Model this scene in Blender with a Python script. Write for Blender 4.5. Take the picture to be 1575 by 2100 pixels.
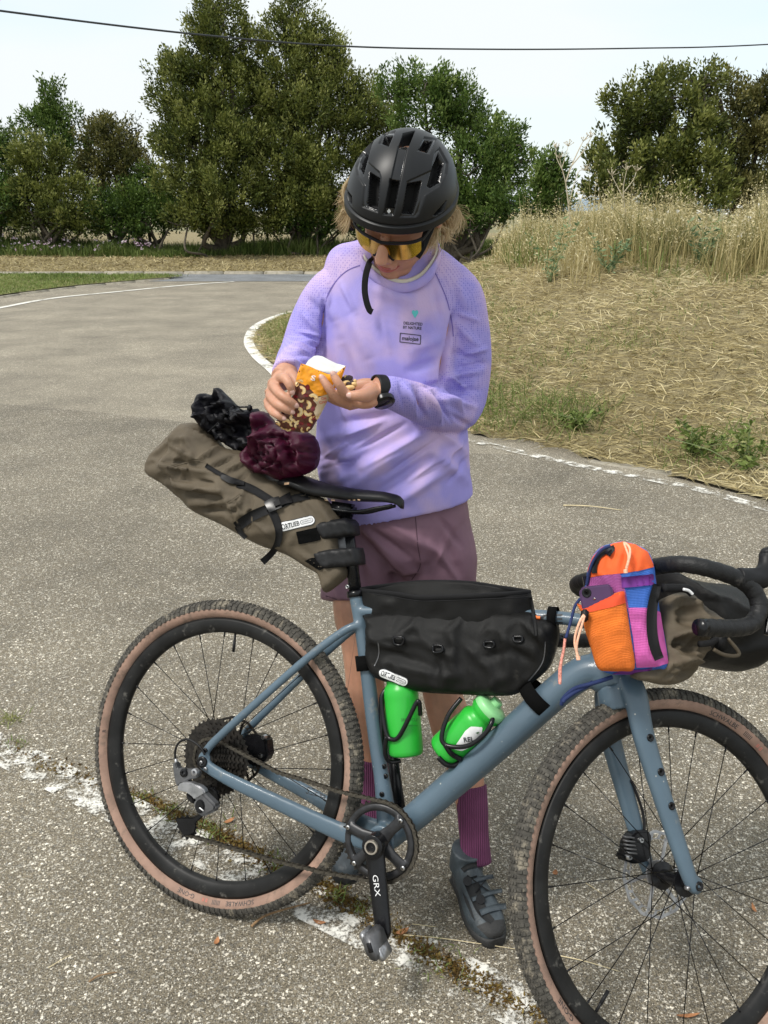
import bpy, bmesh, math, random
import numpy as np
from mathutils import Matrix, Vector
from mathutils.bvhtree import BVHTree
from mathutils.geometry import delaunay_2d_cdt

for o in list(bpy.data.objects): bpy.data.objects.remove(o)
SC = bpy.context.scene
C = SC.collection
rng = np.random.default_rng(7)
random.seed(7)
rad = math.radians

# ---------------------------------------------------------------- camera, sky, sun, exposure
F_PX, PITCH, CAM_H = 1800.0, rad(18.939), 1.5
cam_data = bpy.data.cameras.new('camera')
cam = bpy.data.objects.new('camera', cam_data); C.objects.link(cam)
cam.location = (0, 0, CAM_H); cam.rotation_euler = (rad(90) - PITCH, 0, 0)
cam_data.sensor_fit = 'VERTICAL'; cam_data.sensor_height = 36; cam_data.sensor_width = 27
cam_data.lens = 36 * F_PX / 2100
cam_data.clip_start = 0.05; cam_data.clip_end = 6000
SC.camera = cam
SUN_EL, SUN_AZ = rad(60), rad(238)       # azimuth from +Y clockwise: the light comes from behind the camera
world = bpy.data.worlds.new('World'); SC.world = world; world.use_nodes = True
wt = world.node_tree; wt.nodes.clear()
def wn(t, **k):
    n = wt.nodes.new(t)
    for a, b in k.items(): setattr(n, a, b)
    return n
out = wn('ShaderNodeOutputWorld'); bg = wn('ShaderNodeBackground')
sky = wn('ShaderNodeTexSky', sky_type='NISHITA', sun_disc=False, sun_elevation=SUN_EL, sun_rotation=SUN_AZ)
sky.air_density = 1.0; sky.dust_density = 2.0
tc = wn('ShaderNodeTexCoord'); mp = wn('ShaderNodeMapping'); mp.inputs['Scale'].default_value = (1.0, 1.0, 5.0)
mp.inputs['Location'].default_value = (0.35, 0.2, 0.62)
nz = wn('ShaderNodeTexNoise'); nz.inputs['Scale'].default_value = 1.5; nz.inputs['Detail'].default_value = 4; nz.inputs['Roughness'].default_value = 0.45
cr = wn('ShaderNodeValToRGB'); cr.color_ramp.elements[0].position = 0.27; cr.color_ramp.elements[1].position = 0.50
cr.color_ramp.elements[0].color = (0.5, 0.5, 0.5, 1)
mx = wn('ShaderNodeMix', data_type='RGBA')
mx.inputs['B'].default_value = (4.0, 4.22, 4.28, 1)      # cloud radiance before the background strength
skym = wn('ShaderNodeMix', data_type='RGBA', blend_type='MULTIPLY'); skym.inputs['Factor'].default_value = 1
skym.inputs['B'].default_value = (1.0, 1.12, 1.08, 1)
L = wt.links.new
L(tc.outputs['Generated'], mp.inputs['Vector']); L(mp.outputs['Vector'], nz.inputs['Vector'])
L(nz.outputs['Fac'], cr.inputs['Fac']); L(cr.outputs['Color'], mx.inputs['Factor'])
L(sky.outputs['Color'], skym.inputs['A']); L(skym.outputs['Result'], mx.inputs['A'])
L(mx.outputs['Result'], bg.inputs['Color']); bg.inputs['Strength'].default_value = 0.11
L(bg.outputs['Background'], out.inputs['Surface'])
sd = bpy.data.lights.new('sun', 'SUN'); sd.energy = 1.5; sd.angle = rad(14); sd.color = (1.0, 0.96, 0.9)
sun = bpy.data.objects.new('sun', sd); C.objects.link(sun)
sdir = Vector((math.sin(SUN_AZ) * math.cos(SUN_EL), math.cos(SUN_AZ) * math.cos(SUN_EL), math.sin(SUN_EL)))
sun.rotation_euler = sdir.to_track_quat('Z', 'Y').to_euler(); sun.location = (0, 0, 30)
vs = SC.view_settings; vs.view_transform = 'Standard'; vs.look = 'None'; vs.exposure = 1.1; vs.gamma = 1.0
vs.use_curve_mapping = False

# ---------------------------------------------------------------- pixel <-> place
CP, SP = math.cos(PITCH), math.sin(PITCH)
def ray(u, v):
    x = (u - 787.5) / F_PX; y = -(v - 1050) / F_PX
    return np.array([x, CP + y * SP, -SP + y * CP])
EYE = np.array([0, 0, CAM_H])
def ground(u, v, z=0.0):
    d = ray(u, v); return EYE + d * ((z - CAM_H) / d[2])
def atY(u, v, Y):
    d = ray(u, v); return EYE + d * (Y / d[1])
def pj(P):
    P = np.atleast_2d(P) - EYE
    d = P[:, 1] * CP - P[:, 2] * SP; up = P[:, 1] * SP + P[:, 2] * CP
    return np.stack([787.5 + P[:, 0] / d * F_PX, 1050 - up / d * F_PX], 1)
def rotm(ax, a):
    ax = np.array(ax, float); ax /= np.linalg.norm(ax)
    K = np.array([[0, -ax[2], ax[1]], [ax[2], 0, -ax[0]], [-ax[1], ax[0], 0]])
    return np.eye(3) + math.sin(a) * K + (1 - math.cos(a)) * K @ K
# bicycle pose: local x forward, y left, z up, origin under the hind axle
BT = np.array([-0.42096, 1.59579, 0.0]); BM = rotm([0, 0, 1], rad(-23.929)) @ rotm([1, 0, 0], rad(-20.92))
WB, RW, HA, RAKE, STEER = 1.0013, 0.351, rad(71), 0.05, rad(44.83)
AXD = np.array([-math.cos(HA), 0, math.sin(HA)]); S0 = np.array([WB, 0, RW]) - np.array([math.sin(HA), 0, math.cos(HA)]) * RAKE
SM = rotm(AXD, STEER)
def b2w(P): return np.atleast_2d(P) @ BM.T + BT
def w2b(P): return (np.atleast_2d(P) - BT) @ BM
def s2b(P): return (np.atleast_2d(P) - S0) @ SM.T + S0          # steered-local to bicycle-local
def bp(u, v, y=0.0):
    d = BM.T @ ray(u, v); o = BM.T @ (EYE - BT); return o + d * ((y - o[1]) / d[1])
def fp(u, v, y=0.0):
    M = BM @ SM; T = BM @ (S0 - SM @ S0) + BT
    d = M.T @ ray(u, v); o = M.T @ (EYE - T); return o + d * ((y - o[1]) / d[1])

# ---------------------------------------------------------------- numpy noise
def _hash(i, j, k, s):
    n = (i * 374761393 + j * 668265263 + k * 2147483647 + s * 1274126177) & 0xffffffff
    n = ((n ^ (n >> 13)) * 1274126177) & 0xffffffff
    return ((n ^ (n >> 16)) & 0xffff) / 65535.0
def vnoise(P, scale=1.0, seed=0):
    P = np.atleast_2d(P) * scale + 1000.0
    I = np.floor(P).astype(np.int64); f = P - I; f = f * f * (3 - 2 * f)
    r = 0
    for a in (0, 1):
        for b in (0, 1):
            for c in (0, 1):
                w = (f[:, 0] if a else 1 - f[:, 0]) * (f[:, 1] if b else 1 - f[:, 1]) * (f[:, 2] if c else 1 - f[:, 2])
                r = r + w * _hash(I[:, 0] + a, I[:, 1] + b, I[:, 2] + c, seed)
    return r * 2 - 1
def fbm(P, scale=1.0, seed=0, oct=3):
    r = 0; a = 1
    for o in range(oct): r = r + a * vnoise(P, scale * 2 ** o, seed + o); a *= 0.5
    return r
def ridge(P, scale, seed=0):
    return 1 - np.abs(vnoise(P, scale, seed)) * 2

# ---------------------------------------------------------------- objects
WORLDM = {}
def prop(o, label=None, cat=None, group=None, kind=None):
    if label: o['label'] = label
    if cat: o['category'] = cat
    if group: o['group'] = group
    if kind: o['kind'] = kind
    return o
def thing(name, label, cat, loc=(0, 0, 0), M=None, group=None):
    o = bpy.data.objects.new(name, None); C.objects.link(o); o.empty_display_size = 0.1
    m = Matrix.Translation(loc) if M is None else M
    o.matrix_world = m; WORLDM[o.name] = np.array(m)
    return prop(o, label, cat, group)
def newmesh(name, V, Fs, smooth=True, mi=None, mats=()):
    me = bpy.data.meshes.new(name)
    V = np.asarray(V, float)
    if isinstance(Fs, np.ndarray):
        n, k = Fs.shape
        me.vertices.add(len(V)); me.vertices.foreach_set('co', V.ravel())
        me.loops.add(n * k); me.loops.foreach_set('vertex_index', Fs.ravel().astype(np.int32))
        me.polygons.add(n); me.polygons.foreach_set('loop_start', np.arange(0, n * k, k, dtype=np.int32))
        me.update(calc_edges=True)
    else:
        me.from_pydata(V.tolist(), [], Fs)
    if mi is not None: me.polygons.foreach_set('material_index', np.asarray(mi, np.int32))
    if smooth: me.polygons.foreach_set('use_smooth', np.ones(len(me.polygons), bool))
    for m in mats: me.materials.append(m)
    me.update()
    return me
def obj(name, V, Fs=None, mat=None, parent=None, world=True, smooth=True, mi=None, me=None, sharp=None):
    """one mesh object; V in world space unless world=False (then in the parent's space)"""
    if me is None:
        V = np.asarray(V, float)
        if parent is not None and world:
            Mi = np.linalg.inv(WORLDM[parent.name]); V = V @ Mi[:3, :3].T + Mi[:3, 3]
        mats = mat if isinstance(mat, (list, tuple)) else [mat]
        me = newmesh(name, V, Fs, smooth, mi, mats)
    if sharp: me.set_sharp_from_angle(angle=rad(sharp))
    o = bpy.data.objects.new(name, me); C.objects.link(o)
    if parent is not None:
        o.parent = parent; WORLDM[o.name] = WORLDM[parent.name]
    else: WORLDM[o.name] = np.eye(4)
    return o
def inst(src, parent, M=None):
    o = src.copy(); C.objects.link(o); o.parent = parent
    if M is not None: o.matrix_basis = M
    return o
def bvh(V, Fs):
    return BVHTree.FromPolygons([tuple(map(float, v)) for v in V], [tuple(map(int, f)) for f in Fs])
def hit(T, u, v, off=0.0):
    d = ray(u, v); d = d / np.linalg.norm(d)
    p, n, i, t = T.ray_cast(Vector(EYE), Vector(d))
    if p is None: return None
    if n.dot(Vector(d)) > 0: n = -n
    return np.array(p) + np.array(n) * off

# ---------------------------------------------------------------- shapes: each returns (V, F)
def join(*ms):
    V = []; Fs = []; n = 0
    for v, f in ms:
        v = np.asarray(v); V.append(v); Fs += [[int(i) + n for i in q] for q in f]; n += len(v)
    return np.concatenate(V), Fs
def spline(P, n=8, closed=False):
    P = np.asarray(P, float); m = len(P); R = []
    for i in range(m if closed else m - 1):
        g = lambda k: P[k % m] if closed else P[min(max(k, 0), m - 1)]
        a, b, c, d = g(i - 1), g(i), g(i + 1), g(i + 2)
        for t in np.arange(n) / n:
            R.append(0.5 * (2 * b + (c - a) * t + (2 * a - 5 * b + 4 * c - d) * t * t + (3 * b - a - 3 * c + d) * t ** 3))
    if not closed: R.append(P[-1])
    return np.array(R)
def resample(P, step, closed=False):
    P = np.asarray(P, float)
    if closed: P = np.vstack([P, P[:1]])
    s = np.r_[0, np.cumsum(np.linalg.norm(np.diff(P, axis=0), axis=1))]
    n = max(2, int(round(s[-1] / step)) + 1)
    t = np.linspace(0, s[-1], n)
    R = np.stack([np.interp(t, s, P[:, k]) for k in range(P.shape[1])], 1)
    return R[:-1] if closed else R
def tube(P, r, n=12, up=None, closed=False, cap=True, power=2.0):
    """r: radius, list of radii or list of (side, up) radii; up: reference direction of the second radius"""
    P = np.asarray(P, float); m = len(P)
    r = np.asarray(r, float)
    if r.ndim == 0: r = np.full((m, 2), float(r))
    elif r.ndim == 1: r = np.stack([r, r], 1)
    if closed: T = np.roll(P, -1, 0) - np.roll(P, 1, 0)
    else: T = np.gradient(P, axis=0)
    T /= np.linalg.norm(T, axis=1)[:, None] + 1e-12
    V = []
    if up is None:
        u = np.array([0, 0, 1.0]) if abs(T[0][2]) < 0.9 else np.array([1.0, 0, 0])
    else: u = np.array(up, float)
    a = np.arange(n) * 2 * np.pi / n
    ca, sa = np.cos(a), np.sin(a)
    if power != 2.0:
        ca = np.sign(ca) * np.abs(ca) ** (2 / power); sa = np.sign(sa) * np.abs(sa) ** (2 / power)
    for i in range(m):
        w = u - T[i] * u.dot(T[i]); w /= np.linalg.norm(w) + 1e-12
        if up is None: u = w
        s = np.cross(T[i], w)
        V.append(P[i] + np.outer(ca * r[i, 0], s) + np.outer(sa * r[i, 1], w))
    V = np.concatenate(V); Fs = []
    for i in range(m if closed else m - 1):
        for k in range(n):
            a0, a1 = i * n + k, i * n + (k + 1) % n; b0, b1 = ((i + 1) % m) * n + k, ((i + 1) % m) * n + (k + 1) % n
            Fs.append([a0, a1, b1, b0])
    if cap and not closed:
        Fs.append(list(range(n))[::-1]); Fs.append([(m - 1) * n + k for k in range(n)])
    return V, Fs
def lathe(prof, n=64, axis='y', closed_prof=True, c=(0, 0, 0)):
    """profile of (radius, along axis)"""
    prof = np.asarray(prof, float); m = len(prof); a = np.arange(n) * 2 * np.pi / n
    V = []
    for t in a:
        ct, st = math.cos(t), math.sin(t)
        if axis == 'y': V.append(np.stack([prof[:, 0] * ct, prof[:, 1], prof[:, 0] * st], 1))
        else: V.append(np.stack([prof[:, 0] * ct, prof[:, 0] * st, prof[:, 1]], 1))
    V = np.concatenate(V) + np.array(c); Fs = []
    for i in range(n):
        for k in range(m if closed_prof else m - 1):
            a0, a1 = i * m + k, i * m + (k + 1) % m; j = (i + 1) % n
            Fs.append([a0, a1, j * m + (k + 1) % m, j * m + k] if axis == 'z' else [a0, j * m + k, j * m + (k + 1) % m, a1])
    return V, Fs
def prism(poly, y0, y1, frame=None):
    """closed 2D outline (x, z) extruded between y0 and y1"""
    poly = np.asarray(poly, float); n = len(poly)
    V = np.concatenate([np.stack([poly[:, 0], np.full(n, y), poly[:, 1]], 1) for y in (y0, y1)])
    Fs = [list(range(n)), list(range(n, 2 * n))[::-1]] + [[k, k + n, (k + 1) % n + n, (k + 1) % n] for k in range(n)]
    return V, Fs
def bevelled(V, Fs, w=0.002, seg=2, angle=40):
    bm = bmesh.new(); vs_ = [bm.verts.new(v) for v in V]
    for f in Fs:
        try: bm.faces.new([vs_[i] for i in f])
        except ValueError: pass
    bmesh.ops.recalc_face_normals(bm, faces=bm.faces)
    es = [e for e in bm.edges if len(e.link_faces) == 2 and e.calc_face_angle(0) > rad(angle)]
    bmesh.ops.bevel(bm, geom=es, offset=w, segments=seg, affect='EDGES', clamp_overlap=True)
    bm.verts.index_update()
    r = np.array([v.co[:] for v in bm.verts]), [[v.index for v in f.verts] for f in bm.faces]
    bm.free(); return r
def boxm(c, s, R=None):
    c = np.array(c, float); s = np.array(s, float) / 2
    V = np.array([[x, y, z] for x in (-1, 1) for y in (-1, 1) for z in (-1, 1)]) * s
    if R is not None: V = V @ np.asarray(R).T
    return V + c, [[0, 1, 3, 2], [4, 6, 7, 5], [0, 4, 5, 1], [2, 3, 7, 6], [0, 2, 6, 4], [1, 5, 7, 3]]
def sphere(c, r, nu=16, nv=12, R=None):
    r = np.ones(3) * np.asarray(r, float); V = [[0, 0, 1]]; Fs = []
    for j in range(1, nv):
        t = math.pi * j / nv
        for i in range(nu):
            a = 2 * math.pi * i / nu; V.append([math.sin(t) * math.cos(a), math.sin(t) * math.sin(a), math.cos(t)])
    V.append([0, 0, -1]); e = len(V) - 1
    for i in range(nu):
        Fs.append([0, 1 + i, 1 + (i + 1) % nu]); b = 1 + (nv - 2) * nu
        Fs.append([e, b + (i + 1) % nu, b + i])
        for j in range(nv - 2):
            a0 = 1 + j * nu
            Fs.append([a0 + i, a0 + nu + i, a0 + nu + (i + 1) % nu, a0 + (i + 1) % nu])
    V = np.array(V, float) * r
    if R is not None: V = V @ np.asarray(R).T
    return V + np.array(c, float), Fs
def seg_dist(P, A, B):
    """distance from points to many segments: min, and index"""
    best = np.full(len(P), 1e9)
    for a, b in zip(A, B):
        d = b - a; t = np.clip(((P - a) @ d) / (d @ d + 1e-15), 0, 1)
        best = np.minimum(best, np.linalg.norm(P - a - t[:, None] * d, axis=1))
    return best
def inside(P, poly):
    x, y = P[:, 0], P[:, 1]; r = np.zeros(len(P), bool); n = len(poly)
    for i in range(n):
        a, b = poly[i], poly[(i + 1) % n]
        c = ((a[1] > y) != (b[1] > y)) & (x < (b[0] - a[0]) * (y - a[1]) / (b[1] - a[1] + 1e-15) + a[0])
        r ^= c
    return r
def fill2d(poly, step):
    """triangulated inside of a 2D outline: points, triangles, distance to the outline"""
    B = resample(poly, step, True); lo, hi = B.min(0), B.max(0)
    gx, gy = np.meshgrid(np.arange(lo[0], hi[0], step), np.arange(lo[1], hi[1], step * 0.9))
    gx = gx + (np.arange(gx.shape[0]) % 2)[:, None] * step * 0.5
    G = np.stack([gx.ravel(), gy.ravel()], 1)
    G = G[inside(G, B)]; d = seg_dist(G, B, np.roll(B, -1, 0)); G = G[d > step * 0.55]
    P = np.vstack([B, G]); n = len(B)
    r = delaunay_2d_cdt([Vector(q) for q in P], [(i, (i + 1) % n) for i in range(n)], [], 1, 1e-7)
    P = np.array([q[:] for q in r[0]]); T = [list(f) for f in r[2]]
    return P, T, seg_dist(P, B, np.roll(B, -1, 0))
def inflate(poly, step, Tf, Tb, w, to3, nfun=None, power=0.5, floor=0.0):
    """pillow from an outline: to3(P2, side offset) -> 3D; Tf / Tb bulge to each side; w width of the rounding"""
    P, T, d = fill2d(poly, step)
    k = np.clip(d / w, 0, 1); k = (1 - (1 - k) ** 2) ** power
    edge = d < step * 0.2
    f = Tf * (floor + (1 - floor) * k); b = Tb * (floor + (1 - floor) * k)
    if nfun is not None:
        nf = nfun(P) * np.clip(d / (w * 0.4), 0, 1); f = f + nf; b = b + nf * 0.6
    f[edge] = Tf * floor; b[edge] = Tb * floor
    n = len(P)
    Vf = to3(P, f); Vb = to3(P, -b)
    V = np.vstack([Vf, Vb])
    Fs = [list(t) for t in T] + [[i + n for i in t][::-1] for t in T]
    # side wall along the outline
    cnt = {}
    for t in T:
        for a, b_ in ((t[0], t[1]), (t[1], t[2]), (t[2], t[0])): cnt[(a, b_)] = 1
    for (a, b_) in list(cnt):
        if (b_, a) not in cnt: Fs.append([b_, a, a + n, b_ + n])
    return V, Fs
def orient(V, Fs):
    bm = bmesh.new(); vs_ = [bm.verts.new(v) for v in V]
    for f in Fs:
        try: bm.faces.new([vs_[i] for i in f])
        except ValueError: pass
    bmesh.ops.remove_doubles(bm, verts=bm.verts, dist=1e-5)
    bmesh.ops.recalc_face_normals(bm, faces=bm.faces); bm.verts.index_update()
    r = np.array([v.co[:] for v in bm.verts]), [[v.index for v in f.verts] for f in bm.faces]
    bm.free(); return r
def remesh(parts, voxel, smooth=6, factor=0.5, keep=1.0):
    """union of closed shapes as one continuous skin"""
    V, Fs = join(*parts)
    me = newmesh('tmp', V, Fs); o = bpy.data.objects.new('tmp', me); C.objects.link(o)
    m = o.modifiers.new('r', 'REMESH'); m.mode = 'VOXEL'; m.voxel_size = voxel
    if smooth:
        s = o.modifiers.new('s', 'SMOOTH'); s.iterations = smooth; s.factor = factor
    if keep < 1:
        dc = o.modifiers.new('d', 'DECIMATE'); dc.ratio = keep
    dg = bpy.context.evaluated_depsgraph_get(); e = o.evaluated_get(dg); em = e.to_mesh()
    nv = len(em.vertices); co = np.empty(nv * 3); em.vertices.foreach_get('co', co)
    Fo = [list(p.vertices) for p in em.polygons]
    e.to_mesh_clear(); bpy.data.objects.remove(o); bpy.data.meshes.remove(me)
    return co.reshape(-1, 3), Fo
def vnormals(V, Fs):
    N = np.zeros_like(V); F4 = np.array([f if len(f) == 4 else list(f) + [f[2]] for f in Fs if len(f) in (3, 4)])
    a, b, c, d = V[F4[:, 0]], V[F4[:, 1]], V[F4[:, 2]], V[F4[:, 3]]
    n = np.cross(c - a, d - b) ; tri = F4[:, 2] == F4[:, 3]; n[tri] = np.cross(b[tri] - a[tri], c[tri] - a[tri])
    for k in range(4): np.add.at(N, F4[:, k], n)
    return N / (np.linalg.norm(N, axis=1)[:, None] + 1e-12)
def wrinkle(V, Fs, lines, WR=1.0, WW=1.0):
    """folds of cloth: lines of (u0, v0, u1, v1, width px, height m) on the side that faces the road"""
    N = vnormals(V, Fs); px = pj(V); face = np.clip(-(N[:, 1] * 0.95 - 0.3 * N[:, 2]) * 2, 0, 1); V = V.copy()
    for u0, v0, u1, v1, w, h in lines:
        w = w * WW
        a = np.array([u0, v0], float); b = np.array([u1, v1], float); d = b - a; L_ = np.linalg.norm(d)
        t = ((px - a) @ d) / L_ ** 2; tt = np.clip(t, 0, 1)
        dist = np.linalg.norm(px - a - tt[:, None] * d, axis=1)
        taper = np.sin(np.clip(tt, 0.04, 0.96) * np.pi) ** 0.6
        V += N * (h * taper * np.exp(-(dist / w) ** 2) * face * WR)[:, None]
    return V
_txt = {}
def text2d(s, bold=False):
    """flat mesh of lettering, height of a capital = 1, starts at x = 0"""
    if s in _txt: return _txt[s]
    cu = bpy.data.curves.new('t', 'FONT'); cu.body = s; cu.size = 1.0; cu.resolution_u = 3
    if bold: cu.offset = 0.02
    o = bpy.data.objects.new('t', cu); C.objects.link(o)
    dg = bpy.context.evaluated_depsgraph_get(); e = o.evaluated_get(dg); m = e.to_mesh()
    V = np.array([v.co[:2] for v in m.vertices]); Fs = [list(p.vertices) for p in m.polygons]
    e.to_mesh_clear(); bpy.data.objects.remove(o); bpy.data.curves.remove(cu)
    V = V / 0.69; _txt[s] = (V, Fs, V[:, 0].max())
    return _txt[s]
def on_surface(T, V2, Fs, org, ex, ey, off=0.0008, back=None):
    """flat print laid on a surface: 2D points go to pixels org + x*ex + y*ey and onto the mesh behind them"""
    org, ex, ey = (np.array(q, float) for q in (org, ex, ey)); R = []; last = None
    for q in V2:
        u, v = org + q[0] * ex + q[1] * ey; p = hit(T, u, v, off)
        if p is None:
            if last is None: last = np.array([0, 2.0, 1.0])
            t = T.find_nearest(Vector(last)); p = np.array(t[0]) + np.array(t[1]) * off
        R.append(p); last = p
    return np.array(R), Fs
def text_on(T, s, org, width_px, ang=0, height_px=None, skew=0, off=0.0008, bold=False):
    """org: pixel of the left end of the baseline; ang: degrees, positive runs downwards"""
    V, Fs, w = text2d(s, bold); a = rad(ang); k = width_px / w; hgt = height_px or k
    ex = np.array([math.cos(a), math.sin(a)]) * k; ey = np.array([math.sin(a) + skew, -math.cos(a)]) * hgt
    return on_surface(T, V, Fs, org, ex, ey, off)
def strap(T, path, w, thick=0.003, step=6, nacross=3, sink=0.002, smooth=1):
    """webbing laid on a surface along a pixel path; w: width px or list"""
    P = resample(spline(path, 6) if len(path) > 2 else np.array(path, float), step); n = len(P)
    W = np.interp(np.linspace(0, 1, n), np.linspace(0, 1, np.size(w)), np.atleast_1d(w)) if np.size(w) > 1 else np.full(n, float(w))
    t = np.gradient(P, axis=0); t /= np.linalg.norm(t, axis=1)[:, None]; nn = np.stack([-t[:, 1], t[:, 0]], 1)
    top = np.zeros((n, nacross, 3)); ok = np.zeros((n, nacross), bool)
    for i in range(n):
        for k in range(nacross):
            q = P[i] + nn[i] * W[i] * (k / (nacross - 1) - 0.5); h_ = hit(T, q[0], q[1], 0)
            if h_ is not None: top[i, k] = h_; ok[i, k] = True
    if not ok.any(): raise ValueError('strap misses')
    good = top[ok]
    for i in range(n):
        for k in range(nacross):
            if not ok[i, k]:
                q = P[i] + nn[i] * W[i] * (k / (nacross - 1) - 0.5); d = ray(*q); d /= np.linalg.norm(d)
                # carry on at the depth of the nearest point that lies on the surface
                g = good[np.argmin(np.linalg.norm(pj(good) - q, axis=1))]
                top[i, k] = EYE + d * ((g - EYE) @ d)
    for _ in range(smooth):
        top[1:-1] = (top[:-2] + 2 * top[1:-1] + top[2:]) / 4
    dirs = (EYE - top); dirs /= np.linalg.norm(dirs, axis=2)[:, :, None]
    A = (top + dirs * thick).reshape(-1, 3); Bm = (top - dirs * sink).reshape(-1, 3)
    m = n * nacross; V = np.vstack([A, Bm]); Fs = []
    idx = lambda i, k: i * nacross + k
    for i in range(n - 1):
        for k in range(nacross - 1):
            q = [idx(i, k), idx(i, k + 1), idx(i + 1, k + 1), idx(i + 1, k)]; Fs.append(q[::-1]); Fs.append([x + m for x in q])
        Fs.append([idx(i, 0), idx(i, 0) + m, idx(i + 1, 0) + m, idx(i + 1, 0)][::-1])
        k = nacross - 1; Fs.append([idx(i, k), idx(i + 1, k), idx(i + 1, k) + m, idx(i, k) + m][::-1])
    for i in (0, n - 1):
        for k in range(nacross - 1):
            q = [idx(i, k), idx(i, k) + m, idx(i, k + 1) + m, idx(i, k + 1)]; Fs.append(q if i == 0 else q[::-1])
    return V, Fs

# ---------------------------------------------------------------- materials
MATS = {}
def material(name, col, rough=0.6, metal=0.0, var=0.12, vscale=30.0, bump=0.0, bscale=200.0, coat=0.0, spec=0.5, sheen=0.0, trans=0.0, dirt=None, build=None, detail=4.0):
    if name in MATS: return MATS[name]
    m = bpy.data.materials.new(name); m.use_nodes = True; nt = m.node_tree; b = nt.nodes['Principled BSDF']
    b.inputs['Roughness'].default_value = rough; b.inputs['Metallic'].default_value = metal
    b.inputs['Coat Weight'].default_value = coat; b.inputs['Specular IOR Level'].default_value = spec
    b.inputs['Sheen Weight'].default_value = sheen; b.inputs['Transmission Weight'].default_value = trans
    N = nt.nodes.new; Lk = nt.links.new
    t = N('ShaderNodeTexCoord'); n = N('ShaderNodeTexNoise'); n.inputs['Scale'].default_value = vscale; n.inputs['Detail'].default_value = detail
    Lk(t.outputs['Object'], n.inputs['Vector'])
    r = N('ShaderNodeValToRGB'); c = np.array(col[:3], float)
    r.color_ramp.elements[0].position = 0.3; r.color_ramp.elements[1].position = 0.7
    r.color_ramp.elements[0].color = (*np.clip(c * (1 - var), 0, 1), 1); r.color_ramp.elements[1].color = (*np.clip(c * (1 + var), 0, 1), 1)
    Lk(n.outputs['Fac'], r.inputs['Fac']); last = r.outputs['Color']
    if dirt is not None:      # (colour, scale, threshold)
        n2 = N('ShaderNodeTexNoise'); n2.inputs['Scale'].default_value = dirt[1]; n2.inputs['Detail'].default_value = 8; n2.inputs['Roughness'].default_value = 0.7
        Lk(t.outputs['Object'], n2.inputs['Vector'])
        r2 = N('ShaderNodeValToRGB'); r2.color_ramp.elements[0].position = dirt[2]; r2.color_ramp.elements[1].position = min(1, dirt[2] + 0.12)
        Lk(n2.outputs['Fac'], r2.inputs['Fac'])
        mxn = N('ShaderNodeMix'); mxn.data_type = 'RGBA'; mxn.inputs['B'].default_value = (*dirt[0], 1)
        Lk(r2.outputs['Color'], mxn.inputs['Factor']); Lk(last, mxn.inputs['A']); last = mxn.outputs['Result']
    Lk(last, b.inputs['Base Color'])
    if bump:
        n3 = N('ShaderNodeTexNoise'); n3.inputs['Scale'].default_value = bscale; n3.inputs['Detail'].default_value = 3
        Lk(t.outputs['Object'], n3.inputs['Vector'])
        bm_ = N('ShaderNodeBump'); bm_.inputs['Strength'].default_value = bump; bm_.inputs['Distance'].default_value = 0.002
        Lk(n3.outputs['Fac'], bm_.inputs['Height']); Lk(bm_.outputs['Normal'], b.inputs['Normal'])
    if build: build(nt, b, t, last)
    MATS[name] = m
    return m
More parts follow.
